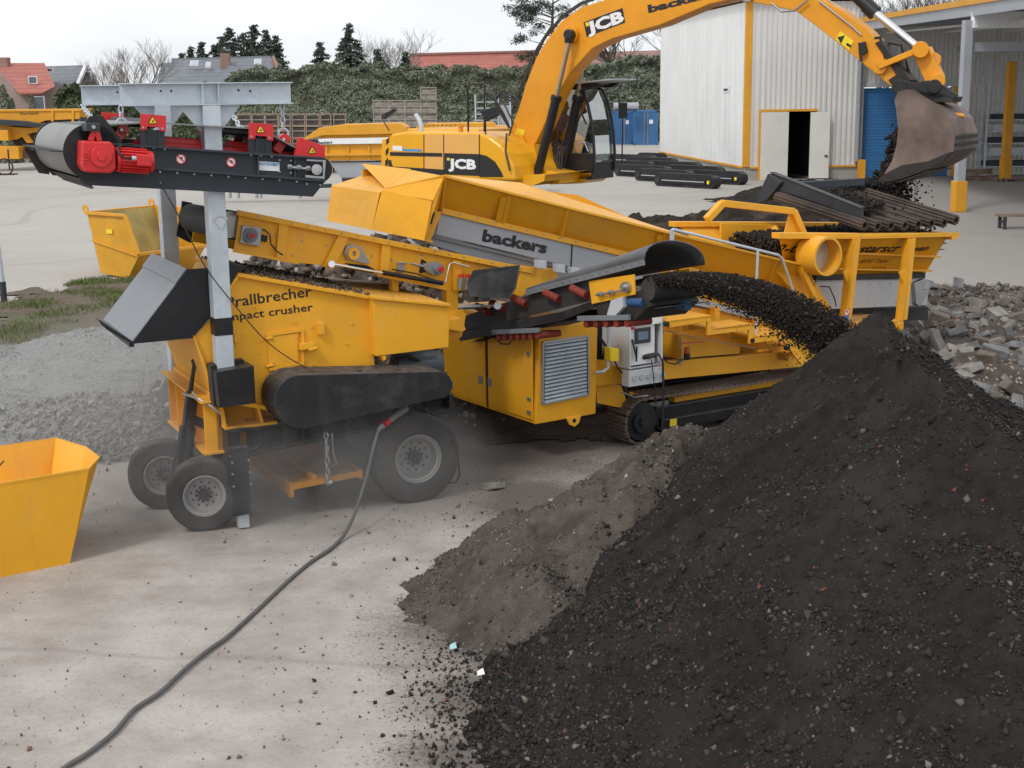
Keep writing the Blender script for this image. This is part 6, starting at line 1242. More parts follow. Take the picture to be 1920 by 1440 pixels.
# ---------------------------------------------------------------- driver
def person_seated():
    hd=E.p(1049,197,2.08); hip=Vector((E.p(1062,285,2.08).x-.1,2.08,hd.z-.78)); top_=thing('person','person in blue overalls seated at the controls in the excavator cab','person',E,at=tuple(hip))
    me=bpy.data.meshes.new('body'); J=dict(pel=(0,0,.0),sp=(.0,0,.25),ch=(.02,0,.45),nk=(.03,0,.58),hd=(.05,0,.72),ht=(.05,0,.80),
      sl=(.02,-.2,.50),el=(.12,-.24,.25),wl=(.36,-.22,.22),sr=(.02,.2,.50),er=(.12,.24,.25),wr=(.36,.22,.22),hl=(.42,-.1,.02),kl=(.48,-.14,.0),fl=(.55,-.14,-.38),tl=(.70,-.14,-.40),hr=(.05,.1,.0),kr=(.48,.14,.0),fr=(.55,.14,-.38),tr=(.70,.14,-.40))
    J['hl']=(.05,-.1,.0)
    names=list(J); ed=[('pel','sp'),('sp','ch'),('ch','nk'),('nk','hd'),('hd','ht'),('ch','sl'),('sl','el'),('el','wl'),('ch','sr'),('sr','er'),('er','wr'),('pel','hl'),('hl','kl'),('kl','fl'),('fl','tl'),('pel','hr'),('hr','kr'),('kr','fr'),('fr','tr')]
    rad=dict(pel=.15,sp=.13,ch=.15,nk=.055,hd=.10,ht=.075,sl=.075,el=.05,wl=.035,sr=.075,er=.05,wr=.035,hl=.09,kl=.07,fl=.045,tl=.04,hr=.09,kr=.07,fr=.045,tr=.04)
    me.from_pydata([J[n] for n in names],[(names.index(a),names.index(b)) for a,b in ed],[]); o=bpy.data.objects.new('body',me); COL.objects.link(o); o.parent=top_
    sk=o.modifiers.new('skin','SKIN'); 
    for i,n in enumerate(names): me.skin_vertices[0].data[i].radius=(rad[n],rad[n]*(1.25 if n in('ch','sp') else 1)); me.skin_vertices[0].data[i].use_root=(n=='pel')
    o.modifiers.new('s','SUBSURF').levels=1; o.modifiers['s'].render_levels=2; me.materials.append(M['denim'])
    m=MB(); n=14
    m.lathe((.055,0,.62),(0,0,1),[(.01,0),(.06,.01),(.085,.07),(.092,.12),(.09,.17),(.07,.215),(.01,.235)],20); m.lathe((.14,0,.72),(1,0,-.15),[(.022,0),(.016,.03),(.005,.045)],8)
    h=m.build('head',M['skin'],top_)
    m=MB(); m.lathe((.045,0,.74),(0,0,1),[(.098,0),(.1,.05),(.078,.11),(.01,.135)],18); m.build('hair',M['hair'],h)
    for s in (-1,1):
        m=MB(); b=Vector((.36,s*.22,.22)); m.frustum([b+Vector((0,-.03,-.015)),b+Vector((0,.03,-.015)),b+Vector((0,.03,.015)),b+Vector((0,-.03,.015))],[b+Vector((.09,-.04,-.015)),b+Vector((.09,.04,-.015)),b+Vector((.09,.04,.015)),b+Vector((.09,-.04,.015))])
        for k in range(4): y_=-.03+k*.02; m.tube([b+Vector((.085,y_,0)),b+Vector((.125,y_,-.005)),b+Vector((.14,y_,-.035))],.009,6)
        m.tube([b+Vector((.03,-s*.035,0)),b+Vector((.06,-s*.06,-.01)),b+Vector((.09,-s*.06,-.03))],.01,6)
        m.build('hand',M['skin'],top_,bevel=.004)
person_seated()
# ---------------------------------------------------------------- stream of screened soil
A0=S.w(Vector(((UA+UB)/2,hdv.y+.05,hdv.z+.02))); B0=Vector((3.12,13.02,2.42))
def streampt(t): 
    q=A0.lerp(B0,t); q.z=A0.z+.22*t*2-(A0.z+.44-B0.z)*t*t*1.0; return q
N=70000; t=rng.random(N); q=np.array([streampt(k) for k in np.linspace(0,1,200)]); c=q[(t*199).astype(int)]
wd=.13+.20*t; up=rng.normal(0,1,N); sd_=rng.uniform(-1,1,N); side=np.array([S.u.x,S.u.y]); r_th=.032+.095*t**1.1
px=c[:,0]+side[0]*sd_*(.28-.04*t)+rng.normal(0,.02,N)*(1+3*(rng.random(N)<.1)*t); py=c[:,1]+side[1]*sd_*(.28-.06*t)+rng.normal(0,.02,N); pz_=c[:,2]+(np.clip(up,-2.6,1.7)*r_th*(1-.35*sd_**2)-np.where(rng.random(N)<.06,rng.random(N)*.35*t,0))
sz=np.clip(rng.lognormal(-4.95,.45,N),.003,.03)
so=stones('flying_soil',np.stack([px,py,pz_],-1),sz,stonemat('stream_crumbs',[(0,(.016,.013,.011)),(.5,(.026,.021,.018)),(.88,(.045,.038,.032)),(.98,(.12,.09,.06))])); tag(so,kind='stuff')
# ================================================================ BINS AND SKIP
K=Fr(G(240,522),124)
sk_=thing('skip_container','yellow tipping skip with a pale worn inside standing behind the grass verge','skip',K)
pf=[(163,399),(189,512),(240,522),(262,477),(236,404)]; L=2.35
inner=paint('skip_yellow',(.72,.36,.02),.5,.15,.6,dustcol=(.42,.38,.18))
a=P(K,pf,0); m=MB()
for v in (0,L): m.prism([p+Vector((0,v,0)) for p in a],(0,.04,0))
m.build('end_wall',inner,sk_,bevel=.006)
m=MB(); m.sweepquad([a[0],a[1],a[2],a[3]],(0,L,0),-.03); m.build('shell',inner,sk_,smooth=False)
m=MB(); 
for p,q in ((a[0],a[4]),(a[4],a[3])):
    for v in (-.03,L+.06): m.beam(p+Vector((0,v,0)),q+Vector((0,v,0)),.09,.08)
m.beam(a[0]+Vector((0,-.03,0)),a[0]+Vector((0,L+.06,0)),.09,.08); m.beam(a[3]+Vector((0,-.03,0)),a[3]+Vector((0,L+.06,0)),.09,.08)
lp_=[p+Vector((.04,0,0)) for p in (a[0],a[1])]; m2=MB(); m2.sweepquad([lp_[0]+Vector((.02,.06,0)),lp_[1]+Vector((.02,.06,.03))],(0,L-.12,0),-.006); m2.build('liner',paint('pale_liner',(.50,.42,.16),.7,.3,.8,dustcol=(.30,.27,.14)),sk_,smooth=False)
mid=[lerp(a[0],a[1],.45),lerp(a[4],a[3],.98)]; m.beam(mid[0]+Vector((0,-.03,0)),lerp(a[0],a[1],.62)*0+Vector((a[3].x-.0,-.03,a[3].z-.05)),.05,.06); m.build('rim',M['yellow_far'],sk_,bevel=.008)
m=MB()
for v in (0,L): m.lathe(a[0]+Vector((-.05,v,.1)),(0,1,0),[(.12,-.015),(.12,.015),(.06,.015),(.06,-.015)],14,True)
m.build('lifting_ear',M['yellow_far'],sk_)
m=MB(); q=K.p(205,434,-.035); m.box(q.x-.12,q.x+.12,-.04,-.03,q.z-.06,q.z+.06); m.build('sticker',M['decal_yellow'],sk_)
Nn=Fr(G(131,1057),55)
bn=thing('steel_bin','open yellow steel hopper bin on the concrete at the left edge of the picture','bin',Nn)
zr=Nn.p(167,879,-.06).z; rimp=[Nn.pz(x,y,zr) for x,y in ((167,879),(186,858),(161,839),(105,822))]
c0=rimp[0]; rim=[Vector((-2.6,c0.y-.02,zr))]+rimp+[Vector((-2.6,rimp[3].y+.02,zr))]
b0=Nn.pz(131,1057,0); bot=[Vector((-2.4,0,0)),b0,b0+Vector((.02,.12,0)),b0+Vector((-.12,rimp[2].y*.55,0)),Vector((rimp[3].x-.15,rimp[3].y-.35,0)),Vector((-2.4,rimp[3].y-.35,0))]
m=MB(); n=len(rim)
for i in range(n):
    j=(i+1)%n; m.plate([rim[i],rim[j],bot[j],bot[i]],.008)
m.plate([b+Vector((0,0,.02)) for b in bot],.008,(0,0,1))
m.build('bin_wall',M['yellow_clean'],bn,bevel=.002,smooth=False)
m=MB()
for i in range(n-1): m.beam(rim[i]+Vector((0,0,.0)),rim[i+1]+Vector((0,0,.0)),.014,.02)
m.build('bin_rim',M['yellow_clean'],bn)
cable('bent_wire',[Nn.w(p) for p in (Vector((-1.0,.5,.25)),Vector((-.75,.45,.75)),Vector((-.62,.5,.72)),Vector((-.5,.55,.78)),Vector((-.52,.6,.95)),Vector((-.42,.6,1.06)))],.009,paint('rusty_wire',(.14,.06,.03),.8),'rusty bent wire sticking up inside the yellow steel bin','wire')
o=G(8,567); pt=thing('fence_post','galvanised steel post with a dark foot by the grass at the left picture edge','post',loc=(o.x,o.y,0))
m=MB(); m.cyl((0,0,.45),(-.12,0,3.0),.06,14); m.build('post_tube',M['galv'],pt); m=MB(); m.cyl((0,0,0),(-.0,0,.5),.075,14); m.build('foot',M['darkgrey'],pt)
# ================================================================ BLOCKS IN THE RUBBLE
conc=stonemat('paver_concrete',[(0,(.27,.265,.255)),(.5,(.34,.33,.31))]); concs=[plain('block_grey',(.17,.17,.172),.9,0,.4,5),plain('block_pale',(.225,.21,.19),.9,0,.3,5),plain('block_brown',(.14,.115,.095),.9,0,.3,5)]
protos=[]
for i,(a,b,c) in enumerate(((.30,.17,.11),(.24,.24,.10),(.42,.13,.12),(.20,.14,.10))):
    for j,cm in enumerate(concs):
        m=MB(); m.box(-a/2,a/2,-b/2,b/2,-c/2,c/2); o=m.build('paving_block',cm,None,bevel=.012)
        for v in o.data.vertices: v.co+=Vector((rng.normal(0,.012),rng.normal(0,.012),rng.normal(0,.008)))
        protos.append(o)
spots=[(1792,588),(1716,575),(1755,600),(1773,592),(1830,596),(1745,566),(1722,598),(1783,612),(1850,590),(1860,600),(1885,603),(1740,612),(1760,632),(1700,600),(1812,578),(1735,650),(1757,655),(1800,604),(1870,587),(1840,640),(1848,650),(1825,628),(1715,632),(1699,632),(1770,676),(1785,690),(1800,655),(1850,672),(1838,695),(1822,720),(1860,668),(1895,640),(1905,760),(1885,745),(1835,700),(1820,725),(1905,690),(1870,720),(1895,720),(1862,710),(1790,668),(1775,640),(1810,665),(1730,586),(1765,575),(1733,556),(1880,560),(1745,540),(1780,548),(1812,560),(1700,560),(1910,625),(1915,660),(1900,600),(1718,610),(1790,572),(1805,590),(1845,610),(1755,585),(1820,600),(1735,573),(862,757),(856,800),(838,793),(870,790),(925,915),(915,790),(888,770)]
for k in range(16): spots.append((1695+rng.random()*225,535+rng.random()*250))
used=set()
for i,(x,y) in enumerate(spots):
    q=G(x,y,.6); h=float(hr(np.array([q.x]),np.array([q.y]))[0]); h=max(h,0) if 4.5<q.x<14 and 17<q.y<37 and x>1600 else 0
    for _ in range(3):
        q=G(x,y,h); h=float(hr(np.array([q.x]),np.array([q.y]))[0]) if x>1600 and 4.2<q.x<16.8 and 14.7<q.y<36.8 else 0.; h=max(h,0)
    k=int(rng.integers(0,12)); 
    if x<1600: k=[1,4][i%2]
    pr=protos[k]; o=pr if k not in used else pr.copy()
    if k in used: COL.objects.link(o)
    used.add(k); s=.75+rng.random()*.6
    o.location=(q.x,q.y,h+.03*s); o.rotation_euler=(rng.normal(0,.45),rng.normal(0,.45),rng.random()*6.28); o.scale=(s,s,s)
    tag(o,['grey concrete paving block lying in the rubble beside the feed hopper','pale concrete block lying in the rubble beside the feed hopper','brown dirty block lying in the rubble beside the feed hopper'][k%3] if x>1600 else 'pale broken block on the dirt under the yellow engine housing','block','blocks strewn in the rubble' if x>1600 else 'broken blocks under the screener')
for k,p in enumerate(protos):
    if k not in used: bpy.data.objects.remove(p)
for x,y,c,l in ((900,1262,M['white'],'small white paper scrap on the foot of the black soil pile'),(848,1213,plain('pale_cyan',(.35,.58,.62),.5),'tiny pale blue plastic scrap at the left foot of the black soil pile')):
    q=G(x,y,.08); m=MB(); m.plate([(-.03,-.03,0),(.035,-.02,.01),(.03,.04,.02),(-.02,.02,.0)],.002); o=m.build('paper_scrap' if x==900 else 'plastic_scrap',c); o.location=q; o.rotation_euler=(.5,.2,.4); tag(o,l,'litter')
# debris heap seen between crusher and conveyor
o,hd_=heap('debris_heap',[(-3.6,20.9,2.5,-1.2,21.6,2.6,1.3,.25)],(-6.6,2.2,17.8,25),.06,soilmat('debris_soil',(.075,.060,.050),(.17,.145,.125),3,bs=1,bd=.06,specks=((.40,.39,.37),9,.86)),.20,.45,131,.15,sharp=.8); tag(o,kind='stuff')
cand=rng.random((14000,2))*[7,5]+[-6,18.5]; z=hd_(cand[:,0],cand[:,1]); k=z>.3; cand=cand[k];z=z[k]; sz=np.clip(rng.lognormal(-3.3,.6,len(z)),.015,.15)
so=stones('debris_bits',np.stack([cand[:,0],cand[:,1],z],-1),sz,stonemat('debris',[(0,(.10,.08,.065)),(.4,(.18,.15,.13)),(.7,(.06,.05,.045)),(.86,(.42,.41,.40)),(.95,(.28,.24,.2))]),o,kind='cube'); so['kind']='stuff'
# ================================================================ STEEL HALL AND CANOPY
B=Fr(G(1395,338),83.3)
def corr(name,base,rib,pitch=.3,axis=0):
    m,nt,b=newmat(name); t=nt.nodes.new('ShaderNodeTexCoord'); s=nt.nodes.new('ShaderNodeSeparateXYZ'); nt.links.new(t.outputs['Object'],s.inputs[0])
    n=nz(nt,.4,5,.6); c=mixc(nt,ramp(nt,n,.3,.75),base,tuple(x*.88 for x in base)); 
    mpn=nt.nodes.new('ShaderNodeMapping'); mpn.inputs['Scale'].default_value=(3,3,.15); nt.links.new(t.outputs['Object'],mpn.inputs[0]); c=mixc(nt,math_(nt,'MULTIPLY',ramp(nt,nz(nt,1,4,.6,mpn.outputs[0]),.5,.8),.3),c,(.35,.33,.28))
    nt.links.new(c,b.inputs['Base Color']); b.inputs['Roughness'].default_value=.5; return m
cw_=corr('hall_cladding',(.67,.66,.64),None); cw2=corr('hall_side_panels',(.84,.85,.85),None)
hall=thing('steel_hall','tall white corrugated steel hall with yellow corner trim and an open double door','hall',B)
zt_=B.p(1398,3,0).z; zp=B.p(1395,313,0).z; vl=B.pu(1238,160,0).y; ur=B.p(1609,200,0).x
def corrugated(u0,u1,v,z0,z1,pitch=.26,dep=.05,vert=True):
    xs=[];n=int((u1-u0)/pitch)
    pts=[]
    for i in range(n+1):
        x=u0+(u1-u0)*i/n; pts+=[(x,0),(x+pitch*.35,0),(x+pitch*.45,-dep),(x+pitch*.85,-dep)]
    pts=[p for p in pts if p[0]<=u1]; vs=[(x,v+y,z0) for x,y in pts]+[(x,v+y,z1) for x,y in pts]; k=len(pts)
    return vs,[(i,i+1,k+i+1,k+i) for i in range(k-1)]
uA,uB_=B.p(1424,300,0).x,B.p(1527,300,0).x; zd=B.p(1480,209,0).z
m=MB()
for a,b,z0,z1 in ((.15,uA,zp,zt_),(uA,uB_,zd,zt_),(uB_,ur,zp,zt_)): m.add(*corrugated(a,b,0,z0,z1))
m.build('front_cladding',cw_,hall,recalc=False,smooth=False)
m=MB(); vs,fs=corrugated(.1,vl,0,zp,zt_,1.0,.012); m.add([(y,x,z) for x,y,z in vs],fs); m.build('side_cladding',cw2,hall,recalc=False,smooth=False)
m=MB(); m.box(.02,uA,.02,.3,0,zp); m.box(uB_,ur,.02,.3,0,zp); m.box(.02,.3,.3,vl,0,zp); m.box(ur,ur+.3,.02,vl,0,zt_); m.box(.3,ur,vl-.3,vl,0,zt_); m.build('plinth',plain('plinth_concrete',(.33,.32,.30),.9),hall)
m=MB(); m.box(-.06,.26,-.1,.24,zp,zt_+.1); m.box(-.05,0,.24,vl,zp-.1,zp+.02); m.box(.26,uA-.05,-.09,0,zp-.1,zp); m.box(uA-.1,uA,-.12,.02,0,zd+.1); m.box(uA,uB_+.05,-.12,.02,zd,zd+.12); m.box(uB_+.1,ur,-.09,0,zp-.1,zp); m.build('yellow_trim',M['yellow_far'],hall)
m=MB(); m.box(-.35,ur+.2,-.4,vl+.4,zt_+.1,zt_+.45); m.build('roof',paint('roof_fascia',(.72,.50,.28),.6,.05,.1),hall)
m=MB(); m.box(-.3,.0,-.42,-.1,zt_+.0,zt_+.1); m.box(ur-.16,ur-.02,-.3,-.1,.9,zt_); m.build('downpipe',M['grey_panel'],hall)
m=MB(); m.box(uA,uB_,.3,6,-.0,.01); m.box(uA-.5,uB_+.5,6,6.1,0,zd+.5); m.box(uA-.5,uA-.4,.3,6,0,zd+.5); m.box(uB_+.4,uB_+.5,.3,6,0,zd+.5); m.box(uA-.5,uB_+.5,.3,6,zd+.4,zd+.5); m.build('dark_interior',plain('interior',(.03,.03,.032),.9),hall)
ul=B.p(1475,300,0).x
dm_=plain('door_white',(.62,.61,.56),.5,0,.06,1)
m=MB(); m.box(uA+.0,ul,-.2,-.12,.0,zd-.02); m.build('door_leaf',dm_,hall,bevel=.01)
ur0,ur1=B.p(1517,300,-.9).x,B.p(1560,300,-.9).x
m=MB(); m.prism([(uB_-.05,-.05,.05),(uB_-.02,-.13,.05),(ur1+.05,-1.0,.05),(ur1+.02,-1.05,.05)] if False else [(uB_-.35,-.15,.05),(ur1,-.35,.05),(ur1,-.43,.05),(uB_-.35,-.23,.05)],(0,0,zd-.1)); dl=m.build('door_leaf',dm_,hall,bevel=.01)
m=MB(); m.box(ur1-.25,ur1-.1,-.48,-.4,1.2,1.28); m.build('handle',M['black_clean'],dl)
m=MB(); q=B.pu(1356,173,-.03); q2=B.pu(1367,161,-.03); m.box(-.05,-.02,min(q.y,q2.y),max(q.y,q2.y),q.z,q2.z); sg=m.build('wall_sign',M['white'],hall)
m=MB(); m.box(-.06,-.05,min(q.y,q2.y)+.2,max(q.y,q2.y)-.2,q.z+.08,q.z+.2); m.build('sign_text',M['decal_black'],sg)
# warehouse with the blue shutter under the canopy
wh=thing('canopy_warehouse','grey warehouse wall with a wide blue roller shutter under a yellow edged canopy','warehouse',B)
u1=B.p(1790,250,0).x; zs=B.p(1700,163,0).z; ue=u1+7
m=MB(); m.add(*corrugated(ur+.35,ue,.5,zs,8.6)); m.add(*corrugated(u1+.3,ue,.5,0,zs)); m.build('wall_cladding',cw_,wh,recalc=False,smooth=False)
def shutter():
    m,nt,b=newmat('blue_shutter'); t=nt.nodes.new('ShaderNodeTexCoord'); s=nt.nodes.new('ShaderNodeSeparateXYZ'); nt.links.new(t.outputs['Object'],s.inputs[0])
    f=math_(nt,'FRACT',math_(nt,'MULTIPLY',s.outputs[2],6.)); c=mixc(nt,ramp(nt,f,.0,.25),(.03,.10,.24),(.045,.20,.46)); nt.links.new(c,b.inputs['Base Color']); b.inputs['Roughness'].default_value=.45; bump(nt,b,f,.5,.03); return m
m=MB(); n=int(zs/.12); 
pts=[]
for i in range(n): z=zs*i/n; pts+=[(0,z),(-.03,z+.02),(-.03,z+.08)]
vs=[(ur+.4,.55+y,z) for y,z in pts]+[(u1-.1,.55+y,z) for y,z in pts]; k=len(pts); m.add(vs,[(i,i+1,k+i+1,k+i) for i in range(k-1)]); m.build('roller_shutter',shutter(),wh,recalc=False,smooth=False)
m=MB(); m.box(ur+.3,u1+.3,.3,.5,zs,zs+.25); m.box(u1-.1,u1+.15,.3,.55,0,zs); m.build('shutter_frame',M['light_grey'],wh)
m=MB(); m.box(u1+.0,u1+.3,.1,.3,.0,zs); m.box(ur+.0,ur+.35,-.5,-.2,0,1.0); m.build('yellow_guard',M['yellow_far'],wh)
# canopy roof in world metres, converted to this frame
def BL(x,y,z): return B.loc(Vector((x,y,z)))
LE=[(18.6,78,8.05),(17.75,55,7.72),(16.9,30,7.4)]
m=MB(); 
A=[BL(*LE[0]),BL(*LE[1]),BL(*LE[2])]; RX=[BL(46,78,8.9),BL(46,55,8.6),BL(46,30,8.3)]
for i in range(2): m.frustum([A[i],A[i+1],RX[i+1],RX[i]],[p+Vector((0,0,.12)) for p in (A[i],A[i+1],RX[i+1],RX[i])])
ceil=m.build('canopy_roof',paint('ceiling_grey',(.16,.17,.18),.7,.1,.0),wh)
m=MB()
for i in range(2): m.beam(A[i]+Vector((-.06,0,-.1)),A[i+1]+Vector((-.06,0,-.1)),.12,.42)
m.build('edge_beam',M['grey_panel'],wh)
m=MB()
for i in range(2): m.beam(A[i]+Vector((-.1,0,.22)),A[i+1]+Vector((-.1,0,.22)),.2,.24)
m.build('yellow_fascia',M['yellow_far'],wh)
for k in range(9):
    t=k/8; a=BL(17.6+.9*t,53+25*t,7.6+.35*t); b=BL(46,53+25*t,8.35+.35*t); m=MB(); m.beam(a,b,.12,.22); m.build('rafter',M['grey_panel'],wh)
for k in range(3):
    a=BL(20+k*3,76,7.6);b=BL(19.5+k*3,52,7.2); m=MB(); m.beam(a,b,.16,.08); m.build('ceiling_lamp',M['white'],wh)
gc=G(1796,397); 
def column(px,base,name,lab,yel):
    g=G(*base); o=B.loc(Vector((g.x,g.y,0)))
    top=B.p(px[0],px[1],o.y)
    m=MB(); m.beam(o,Vector((o.x,o.y,top.z)),.34 if not yel else .42,.34,(0,1,0)); c=m.build('column',M['yellow_far'] if yel else M['grey_panel'],wh,bevel=.02)
    m=MB(); m.box(o.x-.24,o.x+.24,o.y-.24,o.y+.24,0,1.2); m.build('column_guard',M['yellow_far'],c,bevel=.03); return o
o1=column((1815,38),(1796,397),'','',False); o2=column((1883,115),(1884,339),'','',True)
a=Vector((o1.x+.1,o1.y-.3,6.95)); m=MB(); m.box(a.x,a.x+12,a.y,a.y+.3,a.z,a.z+.62); m.build('white_lintel',M['white'],wh,bevel=.03)
m=MB(); m.box(o1.x+.1,o1.x+12,o1.y+.1,o1.y+.4,6.1,6.45); m.box(o2.x-3,o2.x+8,o2.y,o2.y+.3,6.5,6.8); m.build('cross_beam',M['grey_panel'],wh)
yr=BL(*LE[0]); 
m=MB(); m.prism([BL(14.6,80,9.0),BL(22.5,80,8.4),BL(22.5,80,8.2),BL(14.6,80,8.2)],(0,4,0)); m.build('yellow_roof_edge',M['yellow_far'],wh)
# things stored under the canopy
wood=plain('grey_wood',(.20,.15,.11),.9,0,.35,3)
def pallet(q,label,name='pallet',rot=0,n=1,sc_=1.,tilt=0):
    t=thing(name,label,'pallet',loc=q); t.rotation_euler=(tilt,0,rot); t.scale=(sc_,)*3
    m=MB()
    for k in range(7): y=-.4+k*.133; m.box(-.6,.6,y-.045,y+.045,.122,.144)
    m.build('top_boards',wood,t)
    for y in (-.35,0,.35): 
        m=MB(); m.box(-.6,.6,y-.05,y+.05,.0,.02); [m.box(x-.07,x+.07,y-.05,y+.05,.02,.1) for x in (-.53,0,.53)]; m.box(-.6,.6,y-.05,y+.05,.1,.122); m.build('bearer',wood,t)
    return t
q=G(1850,338); pallet((q.x-.5,q.y,0),'wooden pallet leaning upright under the canopy beside the yellow column',tilt=R(80),rot=R(8),sc_=1.3); pallet((q.x+.9,q.y-1,0),'small weathered pallet lying flat under the canopy',rot=R(20)); 
pallet((q.x-1.2,q.y-.5,.0),'weathered wooden pallet standing against the grey wall',tilt=R(75),sc_=1.0)
q=G(1925,428); tb=thing('wooden_bench','low weathered wooden bench at the right edge of the yard','bench',loc=(q.x,q.y,0))
m=MB(); [m.box(-1.0,1.0,-.3+k*.22,-.12+k*.22,.42,.48) for k in range(3)]; m.build('seat',wood,tb)
for x in (-.85,.85): m=MB(); m.box(x-.05,x+.05,-.3,-.2,0,.42); m.box(x-.05,x+.05,.2,.3,0,.42); m.box(x-.04,x+.04,-.2,.2,.2,.28); m.build('leg',M['darkgrey'],tb)
q=G(1925,335); rk=thing('storage_rack','galvanised storage rack with grey sheets at the right edge under the canopy','rack',loc=(q.x,q.y+2,0))
for x in (-1.6,1.6):
    for y in (0,1.0): m=MB(); m.box(x-.05,x+.05,y-.05,y+.05,0,6.2); m.build('upright',M['galv'],rk)
for k in range(5):
    m=MB(); z=.5+k*.62; m.box(-1.55,1.55,0,1.,z,z+.06); sh=m.build('shelf',M['galv'],rk); m=MB(); m.box(-1.5+.1*k,1.4,.05,.95,z+.06,z+.34+.1*(k%2)); m.build('sheet_pack',M['light_grey'] if k%2 else M['darkgrey'],sh,bevel=.03)
m=MB(); [m.beam((-1.6,0,3.6+k*.5),(1.6,0,3.6+k*.5),.05,.05) for k in range(5)]; m.build('cross_bar',M['galv'],rk)
# ================================================================ BLACK TRACK UNITS BY THE HALL
def track_unit(label):
    t=thing('track_unit',label,'crawler track',group='spare crawler tracks beside the hall')
    r=.32; L=1.75; pts=[(-L+math.cos(R(90+k*20))*r,-.25,r+math.sin(R(90+k*20))*r) for k in range(10)]+[(L+math.cos(R(270+k*20))*r,-.25,r+math.sin(R(270+k*20))*r) for k in range(10)]
    m=MB(); m.prism(pts,(0,.5,0))
    for k in range(24): x=-L+k*2*L/23; m.box(x-.05,x+.03,-.26,.26,2*r,2*r+.025)
    m.build('crawler_belt',M['black'],t)
    m=MB(); m.box(-L+.25,L-.25,-.33,-.26,.16,.42); m.box(-L+.25,L-.25,.26,.33,.16,.42); m.build('side_frame',M['black_clean'],t,bevel=.02)
    m=MB(); m.box(-L+.3,L-.3,-.345,-.33,.3,.34); m.build('edge_strip',M['galv'],t)
    for s in (-1,1): m=MB(); m.cyl((s*L,-.3,r),(s*L,.3,r),.14,14); m.build('hub',M['darkgrey'],t)
    m=MB(); m.box(L-.1,L+.05,-.36,-.345,.24,.4); m.build('sticker',M['decal_yellow'],t)
    return t
def clone(o,loc,rz,label):
    c=o.copy(); COL.objects.link(c); c.location=loc; c.rotation_euler=(0,0,rz); c['label']=label
    for ch in list(o.children):
        d=ch.copy(); COL.objects.link(d); d.parent=c
        for g in list(ch.children):
            e=g.copy(); COL.objects.link(e); e.parent=d
    return c
tu=track_unit(''); first=True
cts=[(1176,314),(1206,324),(1246,333),(1288,343),(1338,336),(1186,301),(1222,307),(1262,316),(1302,325),(1240,298)]
tl=['black spare crawler track nearest the left end of the row','black spare crawler track in the front row left of the middle','black spare crawler track nearest the camera in front of the hall','black spare crawler track next to the nearest one by the hall wall','black spare crawler track closest to the hall corner','black spare crawler track in the back row on the left','black spare crawler track in the middle of the back row','black spare crawler track in the back row beside the white wall','small looking black crawler track farthest left beside the excavator cab']
tl.append('black spare crawler track farthest back against the white wall')
for a,l in zip(cts,tl):
    mid=G(a[0],a[1]+8); ang=-.85+rng.normal(0,.04)
    if first: tu.location=(mid.x,mid.y,0); tu.rotation_euler=(0,0,ang); tu['label']=l; first=False
    else: clone(tu,(mid.x,mid.y,0),ang,l)
# ================================================================ BLUE CONTAINERS
def container(x0,x1,yb,yt,lab,name='shipping_container'):
    a=G(x0,yb); b=G(x1,yb); Y=a.y; z=PY(x0,yt,Y).z; w_=abs(b.x-a.x)
    t=thing(name,lab,'container',loc=(a.x,Y,0),group='blue containers by the hall'); m=MB(); n=10
    for k in range(n): u=w_*.04+k*w_*.92/n; m.box(u,u+w_*.05,-.04,0,.1,z-.1)
    m.box(0,w_,0,5.5,.05,z); m.build('body',M['blue'],t,bevel=.03)
    m=MB(); m.box(-.03,.1,-.06,.05,0,z+.03); m.box(w_-.1,w_+.03,-.06,.05,0,z+.03); m.box(0,w_,-.06,.05,z-.1,z+.03); m.box(0,w_,-.06,.05,0,.12); m.build('frame',M['blue'],t)
    for k in (.42,.58): m=MB(); m.box(w_*k-.03,w_*k+.03,-.09,-.05,.12,z-.1); m.build('locking_bar',M['steel'],t)
    m=MB(); m.box(w_*.64,w_*.8,-.08,-.05,z*.62,z*.74); m.build('white_label',M['white'],t)
container(1189,1234,272,208,'blue shipping container standing right beside the white hall'); container(1150,1187,271,210,'blue shipping container partly hidden behind the excavator cab')
q=PY(1175,208,124); tk_=thing('water_tank','grey tank lying on top of the half hidden blue container','tank',loc=(q.x,q.y+2,q.z)); m=MB(); m.cyl((-1.0,0,.35),(1.2,0,.35),.35,16); m.build('drum',M['grey_panel'],tk_); m=MB(); m.box(-.9,1.1,-.3,.3,0,.12); m.build('cradle',M['darkgrey'],tk_)
# ================================================================ CRATES AND RACKS BEFORE THE HEDGE
def crate(label,grp,cagemat,fill,w_=.95,h_=.82):
    t=thing('crate',label,'crate',group=grp); m=MB()
    for x in (-w_/2,w_/2-.06):
        for y in (-.4,.36): m.box(x,x+.06,y,y+.05,0,h_)
    for z in (0.02,h_*.5,h_-.07): m.box(-w_/2,w_/2,-.42,-.37,z,z+.06); m.box(-w_/2,w_/2,.37,.42,z,z+.06); m.box(-w_/2-.01,-w_/2+.04,-.4,.4,z,z+.06); m.box(w_/2-.04,w_/2+.01,-.4,.4,z,z+.06)
    m.build('frame',cagemat,t); m=MB(); m.box(-w_/2+.04,w_/2-.04,-.36,.36,.06,h_*.82); m.build('contents',fill,t,bevel=.04); return t
rust=plain('rusty_frame',(.30,.23,.17),.9); darkfill=plain('dark_contents',(.055,.05,.048),.9,0,.5,2); greyw=plain('weathered_boards',(.30,.27,.235),.9,0,.3,2); boards=plain('crate_boards',(.24,.215,.19),.9,0,.35,3)
Yc=88; c0=crate('','rusty mesh crates along the hedge',rust,darkfill); first=True
pos=[]
for i,x in enumerate((462,487,512,537,560,590,614,636)):
    for k,yt in ((0,238),(1,259)): pos.append((x,k,yt))
